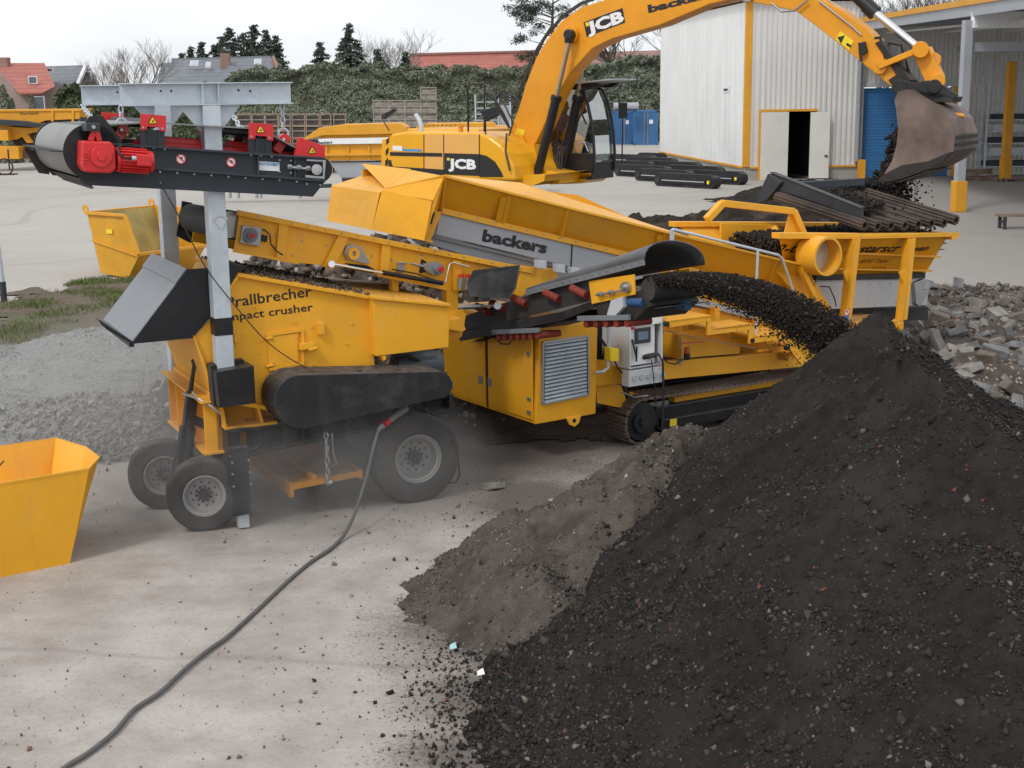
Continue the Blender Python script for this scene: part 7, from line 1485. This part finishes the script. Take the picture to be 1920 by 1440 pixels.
def where(i,n): return ['far left','left','left of the middle','middle','right of the middle','right','far right','rightmost'][min(7,int(i*8/n))]
for j,(x,k,yt) in enumerate(pos):
    q=PY(x,yt,Yc); l='rusty mesh crate of scrap, %s row of the low stack, %s column'%('upper' if k==0 else 'lower',where(j//2,8))
    if first: c0.location=(q.x,Yc,q.z); c0['label']=l; first=False
    else: clone(c0,(q.x,Yc,q.z),0,l)
# support tiers under the visible ones
for j,x in enumerate((462,487,512,537,560,590,614,636)):
    q=PY(x,259,Yc); n=max(1,int(round(q.z/.82)))
    for k in range(n): clone(c0,(q.x,Yc,q.z-(k+1)*q.z/n),0,'rusty mesh crate at the bottom of the low stack, %s column'%where(j,8)).scale=(1,1,q.z/n/.82)
c1=crate('','wooden crates stacked before the hedge',greyw,boards,.98,.86); first=True
for i,x in enumerate((716,746,776,805)):
    top=(214,238) if i<3 else (190,214,238)
    q0=PY(x,238,Yc); zs_=[PY(x,y,Yc).z for y in top]; n=max(1,int(round(q0.z/.8)))
    allz=[(z,['top','second from top','third from top'][k if i==3 else k]) for k,z in enumerate(zs_)]+[(q0.z-(k+1)*q0.z/n,'low') for k in range(n)]
    for z,nm in allz:
        l='weathered wooden crate, %s of the %s stack before the hedge'%(nm,['leftmost','second','third','tallest'][i])
        if first: c1.location=(q0.x,Yc,z); c1['label']=l; first=False
        else: clone(c1,(q0.x,Yc,z),0,l)
rr_=PY(900,240,84); rk2=thing('pipe_rack','galvanised ladder rack with shelves standing before the hedge','rack',loc=(rr_.x,84,0))
sx=84/2630
for x in (-22,-8,10,34,56):
    m=MB(); X=x*sx; m.box(X-.04,X+.04,0,.08,0,4.8+(-4)*sx-(x==-22)*.0); m.build('upright',M['galv'],rk2)
for k in range(9): m=MB(); z=1.4+k*.35; m.box(-8*sx,34*sx,.0,.06,z,z+.05); m.build('rung',M['galv'],rk2)
m=MB(); m.box(35*sx,58*sx,.1,.8,1.2,4.0); m.build('grey_bundle',M['grey_panel'],rk2,bevel=.03)
# ================================================================ OTHER YELLOW MACHINES BEHIND
def backmachine(Y,label,name='parked_screener'):
    f=Fr((0,Y),90); t=thing(name,label,'machine',f); return f,t
f,t=backmachine(64,'parked yellow screening machine with grey name strip behind the magnet and excavator')
def bp_(px,v0,v1,name,mat,bev=.02):
    m=MB(); pp(m,f,px,v0,v1); return m.build(name,mat,t,bevel=bev)
bp_([(566,262),(598,240),(640,234),(748,231),(762,238),(765,250),(700,252),(604,254),(576,262)],0,2.2,'hood',M['yellow_far']); bp_([(602,254),(765,250),(765,259),(600,261)],.25,2.,'hood_side',M['yellow'])
st_=bp_([(596,260),(765,257),(765,269),(598,271)],.1,2.,'name_strip',M['white']); ftext(f,'backers',(598,270),(623,269),5,.1,M['decal_black'],st_,off=.04)
bp_([(600,271),(765,269),(765,300),(610,301)],.3,2.,'lower_body',M['yellow']); bp_([(600,288),(765,286),(765,291),(600,293)],.1,2.1,'ledge',M['yellow_far']); bp_([(618,305),(765,303),(765,330),(640,334)],.4,1.6,'grey_conveyor',M['grey_panel'])
for x in (610,650,690,740): bp_([(x,271),(x+4,271),(x+4,300),(x,300)],.2,.3,'rib',M['yellow_far'])
bp_([(395,352),(620,345),(620,352),(395,360)],.4,.8,'tow_bar',M['darkgrey'])
for x in (428,444,478,486,560): bp_([(x,352),(x+4,352),(x+4,372),(x,372)],.4,.7,'leg',M['grey_panel'])
bp_([(640,334),(765,332),(765,372),(650,372)],.2,2.2,'chassis',M['darkgrey'])
f,t=backmachine(66,'parked yellow machine with louvred deck seen behind the engine hood of the excavator')
bp_([(780,238),(800,232),(925,230),(930,236),(985,240),(988,252),(985,300),(780,300)],0,2.2,'housing',M['yellow_far']); bp_([(940,246),(985,244),(985,300),(940,300)],-.1,.0,'side_box',M['yellow']); bp_([(780,300),(985,300),(980,360),(790,360)],.2,2,'chassis',M['darkgrey'])
m=MB(); [pp(m,f,[(795+k*8,236),(798+k*8,233),(799+k*8,233),(796+k*8,236)],-.02,.0) for k in range(9)]; m.build('louvres',M['decal_black'],t)
f,t=backmachine(96,'parked yellow screening machine at the left edge under the brick houses')
bp_([(-40,208),(150,206),(149,219),(148,223),(85,226),(72,231),(-40,243)],0,2.4,'trough',M['yellow_far']); bp_([(-40,206),(152,204),(152,208),(-40,210)],-.1,2.5,'rim',M['yellow_far'])
bp_([(-40,222),(45,227),(92,235),(60,238),(-40,232)],-.9,-.2,'belt_conveyor',M['darkgrey']); bp_([(85,224),(140,224),(140,237),(85,237)],.3,1.2,'dark_box',M['darkgrey'])
bp_([(0,236),(50,240),(95,238),(135,236),(135,240),(80,244),(50,252),(30,262),(14,260)],-.1,1.8,'side_frame',M['yellow_far']); bp_([(40,255),(52,252),(62,268),(50,268)],-.1,1.,'bracket',M['yellow_far'])
bp_([(15,258),(90,250),(100,275),(40,282)],.2,2,'engine',plain('machine_dark',(.04,.035,.03),.8)); bp_([(-40,244),(14,244),(16,264),(-40,262)],-1,.2,'yellow_box',M['yellow_far'])
for a,b in ((96,100),(134,138)): bp_([(a,208),(b,208),(b,236),(a,236)],-.12,0,'rib',M['yellow_far'])
bp_([(-40,272),(34,275),(36,298),(-40,300)],-1.2,.4,'front_frame',M['yellow_far'])
m=MB(); pts=[(40+math.cos(R(90+k*20))*-8 if False else 44-8*math.sin(R(k*20)),289-8*math.cos(R(k*20))) for k in range(10)]+[(70+8*math.sin(R(k*20)),289+8*math.cos(R(k*20))) for k in range(10)]; pp(m,f,pts,-.4,.3); m.build('crawler_track',plain('brown_track',(.13,.09,.06),.9),t)
ftext(f,'Sternsieb',(38,216),(73,215),6,-.0,M['decal_black'],t,off=.01)
o=G(10,328); cg=thing('coil_stand','rusty round steel stand on the yard at the left picture edge','stand',loc=(o.x,o.y,0)); m=MB(); m.lathe((0,0,.5),(0,1,0),[(.55,-.04),(.55,.04),(.47,.04),(.47,-.04)],24,True); m.build('ring',M['worn_dark'],cg); m=MB(); m.beam((.3,0,.3),(.3,0,1.6),.08,.08); m.beam((-.6,-.3,.04),(.7,-.3,.04),.08,.08); m.beam((-.6,.3,.04),(.7,.3,.04),.08,.08); m.build('foot',M['worn_dark'],cg)
# ================================================================ HOUSES
def tiles(name,c1,c2,s=1.):
    m,nt,b=newmat(name); t=nt.nodes.new('ShaderNodeTexCoord'); s_=nt.nodes.new('ShaderNodeSeparateXYZ'); nt.links.new(t.outputs['Object'],s_.inputs[0])
    f=math_(nt,'FRACT',math_(nt,'MULTIPLY',s_.outputs[2],3.3*s)); g=math_(nt,'FRACT',math_(nt,'MULTIPLY',s_.outputs[0],3.*s)); n=nz(nt,.8,5,.6)
    c=mixc(nt,ramp(nt,n,.3,.7),c1,c2); c=mixc(nt,math_(nt,'MULTIPLY',ramp(nt,f,0,.3,(1,1,1,1),(0,0,0,1)),.5),c,tuple(x*.4 for x in c1)); c=mixc(nt,math_(nt,'MULTIPLY',ramp(nt,g,0,.2,(1,1,1,1),(0,0,0,1)),.25),c,tuple(x*.4 for x in c1))
    nt.links.new(c,b.inputs['Base Color']); b.inputs['Roughness'].default_value=.7; return m
def brickm(name,c1,c2,mo=(.40,.37,.34)):
    m,nt,b=newmat(name); t=nt.nodes.new('ShaderNodeTexCoord'); br=nt.nodes.new('ShaderNodeTexBrick'); br.inputs['Scale'].default_value=5; br.inputs['Color1'].default_value=(*c1,1); br.inputs['Color2'].default_value=(*c2,1); br.inputs['Mortar'].default_value=(*mo,1)
    mp_=nt.nodes.new('ShaderNodeMapping'); mp_.inputs['Rotation'].default_value=(R(90),0,0); nt.links.new(t.outputs['Object'],mp_.inputs[0]); nt.links.new(mp_.outputs[0],br.inputs['Vector']); c=mixc(nt,math_(nt,'MULTIPLY',ramp(nt,nz(nt,.5,4),.4,.7),.4),br.outputs[0],tuple(x*.7 for x in c1)); nt.links.new(c,b.inputs['Base Color']); b.inputs['Roughness'].default_value=.9; return m
redt=tiles('red_roof_tiles',(.33,.10,.075),(.42,.15,.115)); greyt=tiles('slate_grey_tiles',(.13,.15,.17),(.19,.205,.225)); brickA=brickm('brown_brick',(.27,.19,.165),(.33,.24,.21)); brickB=brickm('red_brick',(.24,.11,.085),(.30,.15,.115))
winm=plain('window_glass_far',(.10,.12,.14),.15); frm=plain('white_window_frame',(.7,.7,.7),.5)
def hpoly(q,mat,name,parent,t=.12):
    m=MB(); m.plate([PY(x,y,Y)-parent.location for x,y,Y in q],t); return m.build(name,mat,parent,smooth=False)
def win(h,x,y,w_,hh,Y,frame=True):
    p=PY(x,y,Y)-h.location; m=MB(); m.box(p.x-w_/2,p.x+w_/2,p.y-.1,p.y,p.z-hh/2,p.z+hh/2); o=m.build('window',frm,h); m=MB(); m.box(p.x-w_/2+.07,p.x+w_/2-.07,p.y-.12,p.y-.1,p.z-hh/2+.07,p.z+hh/2-.07); m.build('pane',winm,o)
def house(lab,x,Y): 
    p=PY(x,176,Y); return thing('house',lab,'house',loc=(p.x,Y,0),group='houses beyond the yard')
h=house('brown brick house with a red tiled roof at the left picture edge',40,112)
X=lambda x,Y:PY(x,176,Y).x-h.location.x
m=MB(); z1=PY(60,174,110).z; m.box(X(-60,110),X(78,110),-1.8,8,0,z1); m.prism([(X(78,110),-1.0,0),(X(100,111),.5,0),(X(100,111),8,0),(X(78,110),8,0)],(0,0,PY(90,165,111).z)); m.prism([(X(-30,110),-1.79,z1),(X(36,110),-1.79,z1),(X(-5,110),-1.79,PY(-5,130,110).z)],(0,.4,0)); m.build('wall',brickA,h,smooth=False)
hpoly([(-60,118,115),(47,118,115),(79,174,109.5),(36,175,109.5),(0,136,112),(-60,136,112)],redt,'roof',h); hpoly([(47,118,115),(80,118,115),(101,163,110.5),(79,174,109.5)],redt,'roof',h); hpoly([(80,118,115),(101,163,110.5),(101,163,121),(80,118,118)],redt,'roof',h)
m=MB(); p=PY(7,114,114)-h.location; m.box(p.x-.4,p.x+.4,p.y-.4,p.y+.4,p.z-1,p.z+.25); m.build('chimney',brickB,h); win(h,74,200,.9,1.6,109.8); win(h,62,150,.7,.6,110.8)
h=house('grey roofed house with a white trimmed brick gable, second from the left',140,120)
X=lambda x,Y:PY(x,176,Y).x-h.location.x
g=[(160,124,122),(183,159,118),(182,176,118),(140,178,116)]
m=MB(); m.box(X(100,118),X(140,118),-2,8,0,PY(100,178,118).z); a=PY(140,178,117)-h.location;b=PY(182,160,121)-h.location;c=PY(160,126,119)-h.location; m.prism([a-Vector((0,0,a.z)),b-Vector((0,0,b.z)),b,c,a],(-.2,.6,0)); m.build('wall',brickB,h,smooth=False)
hpoly([(84,126,125),(160,124,119),(137,178,115.5),(84,178,118)],greyt,'roof',h); hpoly([(84,126,125),(160,124,119),(184,160,121),(180,160,128)],greyt,'roof',h)
m=MB(); m.beam(PY(161,123,118.6)-h.location,PY(184,161,120.8)-h.location,.25,.3); m.beam(PY(161,123,118.6)-h.location,PY(138,179,115.2)-h.location,.25,.3); m.build('white_barge_board',frm,h); win(h,93,131,.6,.3,118); win(h,163,143,.8,.8,118.4); win(h,147,170,.9,1.2,117.2)
h=house('long grey tiled roof house with a red brick chimney behind the gantry',400,126)
X=lambda x,Y:PY(x,176,Y).x-h.location.x
m=MB(); m.box(X(300,126),X(516,126),-4.5,7,0,PY(400,160,122).z); e=PY(509,108,126)-h.location; m.prism([(X(509,122),-4,PY(509,158,122).z),(X(518,122)+.3,4,PY(518,150,122).z),(e.x,e.y,e.z)],(.2,.2,0)); m.build('wall',brickB,h,smooth=False)
hpoly([(322,112,127),(508,107,127),(521,150,121),(518,175,119.5),(300,175,119.5)],greyt,'roof',h); hpoly([(303,118,128),(324,118,127),(312,160,121),(293,160,121)],greyt,'roof',h); hpoly([(322,112,127),(508,107,127),(518,125,133),(322,125,133)],greyt,'roof',h)
hpoly([(430,122,124.6),(465,132,123),(458,160,120),(398,160,120.2)],greyt,'roof',h)
m=MB(); p=PY(423,121,125)-h.location; m.box(p.x-.37,p.x+.37,p.y-.4,p.y+.4,p.z-.6,PY(423,100,125).z); m.build('chimney',brickB,h)
m=MB(); m.beam(PY(508,107,126.6)-h.location+Vector((.2,0,0)),PY(519,140,121.6)-h.location+Vector((.2,0,0)),.2,.25); m.build('barge_board',brickB,h)
for x,y,w_ in ((365,120,.7),(391,123,.4),(484,117,.6)):
    a=PY(x,y,124.2)-h.location; m=MB(); m.plate([a+Vector((-w_/2,-.35,-.2)),a+Vector((w_/2,-.35,-.2)),a+Vector((w_/2,.05,.27)),a+Vector((-w_/2,.05,.27))],.06); o=m.build('skylight',frm,h); m=MB(); m.plate([a+Vector((-w_/2+.08,-.36,-.1)),a+Vector((w_/2-.08,-.36,-.1)),a+Vector((w_/2-.08,-.03,.27)),a+Vector((-w_/2+.08,-.03,.27))],.03); m.build('pane',plain('skylight_glass',(.45,.5,.55),.2),o)
h=house('long low barn with a bright red tiled roof behind the hedge',880,150)
hpoly([(768,102,152),(1010,96,152),(1012,150,146),(760,150,146)],redt,'roof',h); hpoly([(768,102,152),(1010,96,152),(1012,110,158),(768,110,158)],redt,'roof',h)
m=MB(); X=lambda x,Y:PY(x,176,Y).x-h.location.x; m.box(X(775,146),X(1005,146),-3.5,7,0,PY(880,150,146).z); m.build('wall',brickB,h); m=MB(); m.beam(PY(768,101,151.6)-h.location,PY(1010,95,151.6)-h.location,.3,.12); m.build('ridge',brickB,h)
h=house('brownish tiled roof behind the bare tree left of the white hall',1190,150)
X=lambda x,Y:PY(x,176,Y).x-h.location.x
hpoly([(1100,98,152),(1245,94,152),(1245,140,146),(1095,140,146)],tiles('brown_roof_tiles',(.22,.12,.10),(.30,.18,.155)),'roof',h); m=MB(); m.box(X(1105,146),X(1245,146),-3.5,7,0,PY(1190,140,146).z); m.build('wall',brickA,h)
# ================================================================ HEDGE, CONIFERS, BARE TREES
def leafmat(name,a,b,c): 
    m,nt,bb=newmat(name); c_=stepramp(nt,island(nt),[(0,a),(.4,b),(.75,c),(.93,tuple(x*1.4 for x in b))]); c_=mixc(nt,ramp(nt,nz(nt,.55,4,.6),.38,.62),c_,tuple(x*.9 for x in c),'MULTIPLY') if False else mixc(nt,math_(nt,'MULTIPLY',ramp(nt,nz(nt,.5,4,.6),.42,.62),.6),c_,tuple(x*.75 for x in a)); nt.links.new(c_,bb.inputs['Base Color']); bb.inputs['Roughness'].default_value=.65; return m
def leaves(name,pos,nor,size,mat,parent=None,asp=.45,kind=False):
    n=len(pos); d=rng.normal(size=(n,3))+nor*1.2; d/=np.linalg.norm(d,axis=1,keepdims=True); r_=rng.normal(size=(n,3)); t=np.cross(d,r_); t/=np.linalg.norm(t,axis=1,keepdims=True); b=np.cross(d,t)
    s=size[:,None]*np.ones((n,3)); V=np.stack([pos-t*s,pos-b*s*asp,pos+t*s,pos+b*s*asp],1).reshape(-1,3)
    return npmesh(name,V,np.arange(4*n).reshape(-1,4),mat,parent)
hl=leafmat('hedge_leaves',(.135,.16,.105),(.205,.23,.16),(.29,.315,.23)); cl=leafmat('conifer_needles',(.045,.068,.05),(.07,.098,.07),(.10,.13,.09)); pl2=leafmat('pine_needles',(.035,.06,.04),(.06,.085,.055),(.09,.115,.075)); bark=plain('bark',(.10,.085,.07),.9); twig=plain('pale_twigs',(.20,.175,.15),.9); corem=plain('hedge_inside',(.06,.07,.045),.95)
def hedge(label,Y,x0,x1,tops,depth=2.5,n=42000,name='hedge',ls=.2,mat=None):
    mat=mat or hl; a=PY(x0,176,Y).x;b=PY(x1,176,Y).x; tx=np.array([PY(x,y,Y).x for x,y in tops]);tz=np.array([PY(x,y,Y).z for x,y in tops])
    o=thing(name,label,'hedge',loc=((a+b)/2,Y,0)); ox=(a+b)/2
    gx=np.linspace(a,b,120); H=np.interp(gx,tx,tz)
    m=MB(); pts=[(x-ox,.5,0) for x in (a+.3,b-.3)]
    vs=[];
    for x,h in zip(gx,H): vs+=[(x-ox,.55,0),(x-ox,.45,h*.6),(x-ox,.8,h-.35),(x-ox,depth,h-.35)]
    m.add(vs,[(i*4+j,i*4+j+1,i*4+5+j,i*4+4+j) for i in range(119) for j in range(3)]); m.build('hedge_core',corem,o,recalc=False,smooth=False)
    x=a+(b-a)*rng.random(n); h=np.interp(x,tx,tz); u=rng.random(n)*1.25; fz=np.clip(u,0,1); topm=u>1
    z=h*fz**.8+fbm(x,z_:=x*0,1.2,3,9)*.5*fz; lump=fbm(x,z*1.4,1.1,4,17)*.8; y=.1-lump*.8+ (fz**3)*.6+rng.random(n)*.35
    y=np.where(topm,rng.random(n)*depth,y); z=np.where(topm,h+fbm(x,y*1.5,1.1,4,23)*1.1-.05+rng.random(n)*.15,z)
    nor=np.stack([x*0,np.where(topm,0,-1.),np.where(topm,1.,.5)],-1); leaves('foliage',np.stack([x-ox,y,np.maximum(z,.05)],-1),nor,ls*(.6+.8*rng.random(n)),mat,o)
    return o
hedge('tall grey green hedge running behind the crates and the excavator',104,425,1030,[(425,150),(450,138),(520,136),(600,131),(700,130),(760,136),(850,137),(940,138),(1030,138)],3.,125000,ls=.105)
hedge('tall hedge behind the blue containers between the boom and the white hall',134,980,1245,[(980,134),(1040,128),(1100,124),(1180,118),(1245,116)],3.,30000,ls=.18)
hedge('low dark hedge between the houses and the parked machine',108,95,470,[(95,178),(130,165),(150,176),(200,186),(300,182),(380,170),(430,160),(470,150)],2.5,22000,mat=leafmat('dark_hedge_leaves',(.05,.07,.035),(.09,.11,.05),(.15,.17,.08)))
def conifer(px,ytop,Y,wpx,label,ybase=None):
    t=PY(px,ytop,Y); H=t.z; Rr=wpx/2*Y/CF*2.5; o=thing('conifer_tree',label,'conifer',loc=(t.x,Y,0),group='conifers beyond the yard')
    m=MB(); m.tube([(0,0,0),(0,0,H*.5),(0,0,H*.98)],.1,6,[.22,.13,.02]); z=1.2; 
    P_=[];N_=[]
    nb=0
    while z<H*.99:
        r=Rr*(1-(z/H))**.8*1.05; k=max(4,int(9*(1-z/H)+4))
        for j in range(k):
            a=rng.random()*6.283; rr=r*(.7+.45*rng.random()); tip=Vector((math.cos(a)*rr,math.sin(a)*rr,z-.18*rr+rng.normal(0,.1))); 
            if nb<260: m.tube([(0,0,z),tip*.0+Vector((tip.x*.5,tip.y*.5,(z+tip.z)/2+.02)),tip],.02,3,[.035,.02,.006]); nb+=1
            q=int(14+rr*16); s=rng.random(q)**.7; P_.append(np.stack([tip.x*s+rng.normal(0,.12,q),tip.y*s+rng.normal(0,.12,q),z+(tip.z-z)*s-rng.random(q)*.16*s+.02],-1)); N_.append(np.tile([0,0,.6],(q,1)))
        z+=.26
    m.build('trunk',bark,o); pos=np.concatenate(P_); leaves('crown',pos,np.concatenate(N_),.13+.13*rng.random(len(pos)),cl,o,asp=.35); return o
for a in ((455,58,146,70,'fir in the middle of the group behind the grey roof'),(498,56,146,66,'fir between the broad one and the right one behind the grey roof'),(415,66,147,60,'fir behind the left side of the brick chimney'),(357,88,146,44,'low fir between the two lowest ones behind the grey roof'),(600,80,118,60,'dark fir standing apart left of the tall fir by the bare trees'),(655,45,120,74,'tallest single fir between the grey roofed house and the barn'),(708,88,118,32,'small narrow fir left of the red barn roof'),(760,98,118,26,'smallest fir at the left end of the red barn roof'),(430,50,140,60,'fir behind the left half of the grey tiled roof'),(474,45,140,84,'broadest dark fir behind the grey tiled roof'),(517,66,140,50,'fir rising behind the right gable of the grey roof'),(378,74,140,46,'lower fir left of the firs behind the grey roof'),(340,96,140,30,'small fir top at the left end of the grey roof'),(402,80,141,40,'half hidden fir behind the brick chimney')): conifer(*a)
def baretree(px,ytop,Y,wpx,label,seed,pale=True,depth=6,mainr=.22,spread=.55):
    rn=random.Random(seed); t=PY(px,ytop,Y); H=t.z; o=thing('bare_tree',label,'tree',loc=(t.x,Y,0),group='bare trees beyond the yard')
    tr=MB(); tw=MB(); W=wpx/2*Y/CF
    def grow(p,d,l,r,k):
        q=p+d*l; mid=p+d*l*.5+Vector((rn.gauss(0,.04),rn.gauss(0,.04),0))*l
        (tr if k>=depth-2 else tw).tube([p,mid,q],r,5 if k>=depth-2 else 3,[r,r*.85,r*.68])
        if k==0: return
        n=3 if k>1 else 4
        for i in range(n):
            a=rn.random()*6.283; sp=spread*(.6+.8*rn.random()); ax=Vector((math.cos(a),math.sin(a),.1)); nd=(d*math.cos(sp)+ax*math.sin(sp)); nd.x*=1.0+.25*(W/(H*.3)-1); nd.z+=.12; nd.normalize(); st=p.lerp(q,.55+.45*rn.random()) if i else q
            grow(st,nd,l*(.66+.2*rn.random()),r*.55,k-1)
    grow(Vector((0,0,0)),Vector((rn.gauss(0,.03),0,1)).normalized(),H*.30,mainr,depth)
    tk=tr.build('trunk',bark,o); c=tw.build('crown',twig if pale else bark,o)
    zs=np.empty(len(c.data.vertices)*3,np.float32); c.data.vertices.foreach_get('co',zs); top=zs.reshape(-1,3)[:,2].max(); f=H/top; o.scale=(f,f,f); return o
baretree(245,66,116,84,'bare round crowned tree behind the second house from the left',3); baretree(168,100,118,60,'low pale bare tree behind the white gable of the second house',4); baretree(205,108,122,60,'thin bare tree between the two low pale trees',14); baretree(765,46,125,90,'wide bare tree left above the red barn roof',5,spread=.6); baretree(700,60,126,50,'slender bare tree between the fir and the wide bare tree',6)
baretree(1170,-10,141,200,'big gnarled bare tree between the boom and the white hall',7,False,6,.38,.6)
for i,(x,y) in enumerate(((1655,-30),(1720,-60),(1785,-50),(1850,-70),(1900,-40),(1300,-40))): baretree(x,y,108,120,['bare tree just right of the dipper above the canopy','bare tree above the bucket cylinder behind the canopy','bare tree above the canopy column','bare tree near the right picture corner behind the canopy','rightmost bare tree above the canopy','bare tree behind the white hall roof'][i],30+i,False,6,.3)
def pine(px,ytop,Y,wpx,label):
    t=PY(px,ytop,Y); H=t.z; W=wpx/2*Y/CF; o=thing('pine_tree',label,'pine',loc=(t.x,Y,0)); m=MB(); m.tube([(0,0,0),(.2,0,H*.4),(0,.1,H*.75),(.1,0,H*.97)],.2,8,[.34,.28,.17,.05]); P_=[]
    for k in range(30):
        z=H*(.48+.5*rng.random()); a=rng.random()*6.283; rr=W*(.25+.75*rng.random())*(1.25-abs(z/H-.68)*1.5); c=Vector((math.cos(a)*rr,math.sin(a)*rr*.8,z+.1*rr)); m.tube([(0,0,z-.6),c*.5+Vector((0,0,(z-.6)*.5)),c],.05,4,[.09,.05,.02])
        for j in range(4):
            cc=np.array(c)+rng.normal(0,.5,3)*[1,1,.45]; q=110; P_.append(cc+rng.normal(0,.30,(q,3))*[1.1,1.1,.55])
    m.build('trunk',bark,o); pos=np.concatenate(P_); leaves('crown',pos,np.tile([0,0,.5],(len(pos),1)),.09+.1*rng.random(len(pos)),pl2,o,asp=.3)
pine(1035,-15,142,150,'large grey green pine behind the raised excavator boom')
for x,y,s in ((5,160,50),(22,186,24),(60,180,26)): 
    t=PY(x,y,107); o=thing('garden_shrub',['dark conical shrub at the left picture edge before the brick house','small round shrub left of the brick house window','green shrub at the corner of the brick house'][(5,22,60).index(x)],'shrub',loc=(t.x,107,0)); n=2500; r_=s/2*107/CF; zz_=rng.random(n); a=rng.random(n)*6.283; rad=r_*(1-zz_)**.6*(.75+.3*rng.random(n)); leaves('foliage',np.stack([np.cos(a)*rad,np.sin(a)*rad,zz_*t.z],-1),np.stack([np.cos(a),np.sin(a),a*0+.3],-1),.1+.08*rng.random(n),hl,o); m=MB(); m.cyl((0,0,0),(0,0,t.z*.6),.06,6); m.build('stem',bark,o)

# ================================================================ DUST HANGING ROUND THE CRUSHER
def dust(name,c,half,dens,rz,label=None):
    m=MB(); m.box(-half[0],half[0],-half[1],half[1],-half[2],half[2]); mt=bpy.data.materials.new('dust_air'); mt.use_nodes=True; nt=mt.node_tree; nt.nodes.clear()
    o_=nt.nodes.new('ShaderNodeOutputMaterial'); v=nt.nodes.new('ShaderNodeVolumePrincipled'); v.inputs['Color'].default_value=(.86,.83,.80,1); v.inputs['Anisotropy'].default_value=.2
    t=nt.nodes.new('ShaderNodeTexCoord'); g=nt.nodes.new('ShaderNodeVectorMath'); g.operation='DIVIDE'; nt.links.new(t.outputs['Object'],g.inputs[0]); g.inputs[1].default_value=half
    l=nt.nodes.new('ShaderNodeVectorMath'); l.operation='LENGTH'; nt.links.new(g.outputs[0],l.inputs[0])
    f=math_(nt,'SUBTRACT',1.,l.outputs['Value']); f=math_(nt,'MAXIMUM',f,0.); n=nz(nt,1.6,3,.6); f=math_(nt,'MULTIPLY',f,math_(nt,'MAXIMUM',math_(nt,'SUBTRACT',math_(nt,'MULTIPLY',n,2.6),.75),0.)); f=math_(nt,'MULTIPLY',f,dens)
    nt.links.new(f,v.inputs['Density']); nt.links.new(v.outputs[0],o_.inputs['Volume'])
    o=m.build(name,mt); o.location=c; o.rotation_euler=(0,0,rz); tag(o,kind='stuff'); return o
dust('dust_cloud',C.w(Vector((.9,.6,.45))),(2.6,2.2,1.1),1.15,math.pi/2-C.h)
dust('dust_cloud',(-4.9,17.6,.9),(2.6,3.2,1.4),.5,0)
scene.cycles.volume_step_rate=3; scene.cycles.volume_max_steps=64; scene.cycles.volume_bounces=0

# ================================================================ give each separate piece its own object
def split_loose(o,maxn=60):
    me=o.data; n=len(me.vertices); par=list(range(n))
    def find(a):
        while par[a]!=a: par[a]=par[par[a]]; a=par[a]
        return a
    for e in me.edges:
        a,b=find(e.vertices[0]),find(e.vertices[1])
        if a!=b: par[a]=b
    groups={}
    for i in range(n): groups.setdefault(find(i),[]).append(i)
    if len(groups)<2 or len(groups)>maxn: return 0
    fa={}
    for p in me.polygons: fa.setdefault(find(p.vertices[0]),[]).append(p)
    first=True; mats=list(me.materials); new=[]
    for g,vs in groups.items():
        if g not in fa: continue
        mp={v:i for i,v in enumerate(vs)}; m2=bpy.data.meshes.new(o.name.split('.')[0]); m2.from_pydata([me.vertices[v].co[:] for v in vs],[],[[mp[v] for v in p.vertices] for p in fa[g]])
        m2.polygons.foreach_set('use_smooth',[p.use_smooth for p in fa[g]])
        if any(p.use_smooth for p in fa[g]): m2.set_sharp_from_angle(angle=R(35))
        for m_ in mats: m2.materials.append(m_)
        new.append(m2)
    o.data=new[0]
    for m2 in new[1:]:
        c=o.copy(); c.data=m2; COL.objects.link(c)
        for k in ('label',):
            pass
    return len(new)
SPLIT={'bolt','drum_cheek','idler','hopper_post','rib','hydraulic_hoses','hand_hole','gusset','rollers','support_leg','lifting_ear','bolt_hole','end_ribs','stiffener','rail','skirt','torque_arm','handrail','hydraulic_hose','hydraulic_pipe','lift_cylinder','undercarriage','boom_pipe','dipper_pipe','guard_rail','edge_flange','edge_strip','rung','shelf','latch','louvre_slats','wall_rib','rafter','downpipe','louvres','tick_marks','safety_chain','brake_hose','lower_side','track_bracket','step_stringer','product_conveyor','coarse_conveyor','head_cheek','wear_plate','valve_and_hoses','quick_hitch','tow_bar','hanging_leads','opening','cross_beam','yellow_guard','plinth','bucket','side_plate','end_wall','hood_edge','dipper_nose','lifting_lug','door_frame','chassis_beam','front_cladding','side_window','cab_mirror','rear_wall','visor_bracket','cross_bar','roller_bracket','loom','hose_loop','transition_chute','lip','foot','engine_bay','jockey_mast','suspension_chain'}
for o in [o for o in scene.objects if o.type=='MESH' and o.parent is not None and o.name.split('.')[0] in SPLIT and o.get('kind')!='stuff']:
    if o.data.users==1: split_loose(o)
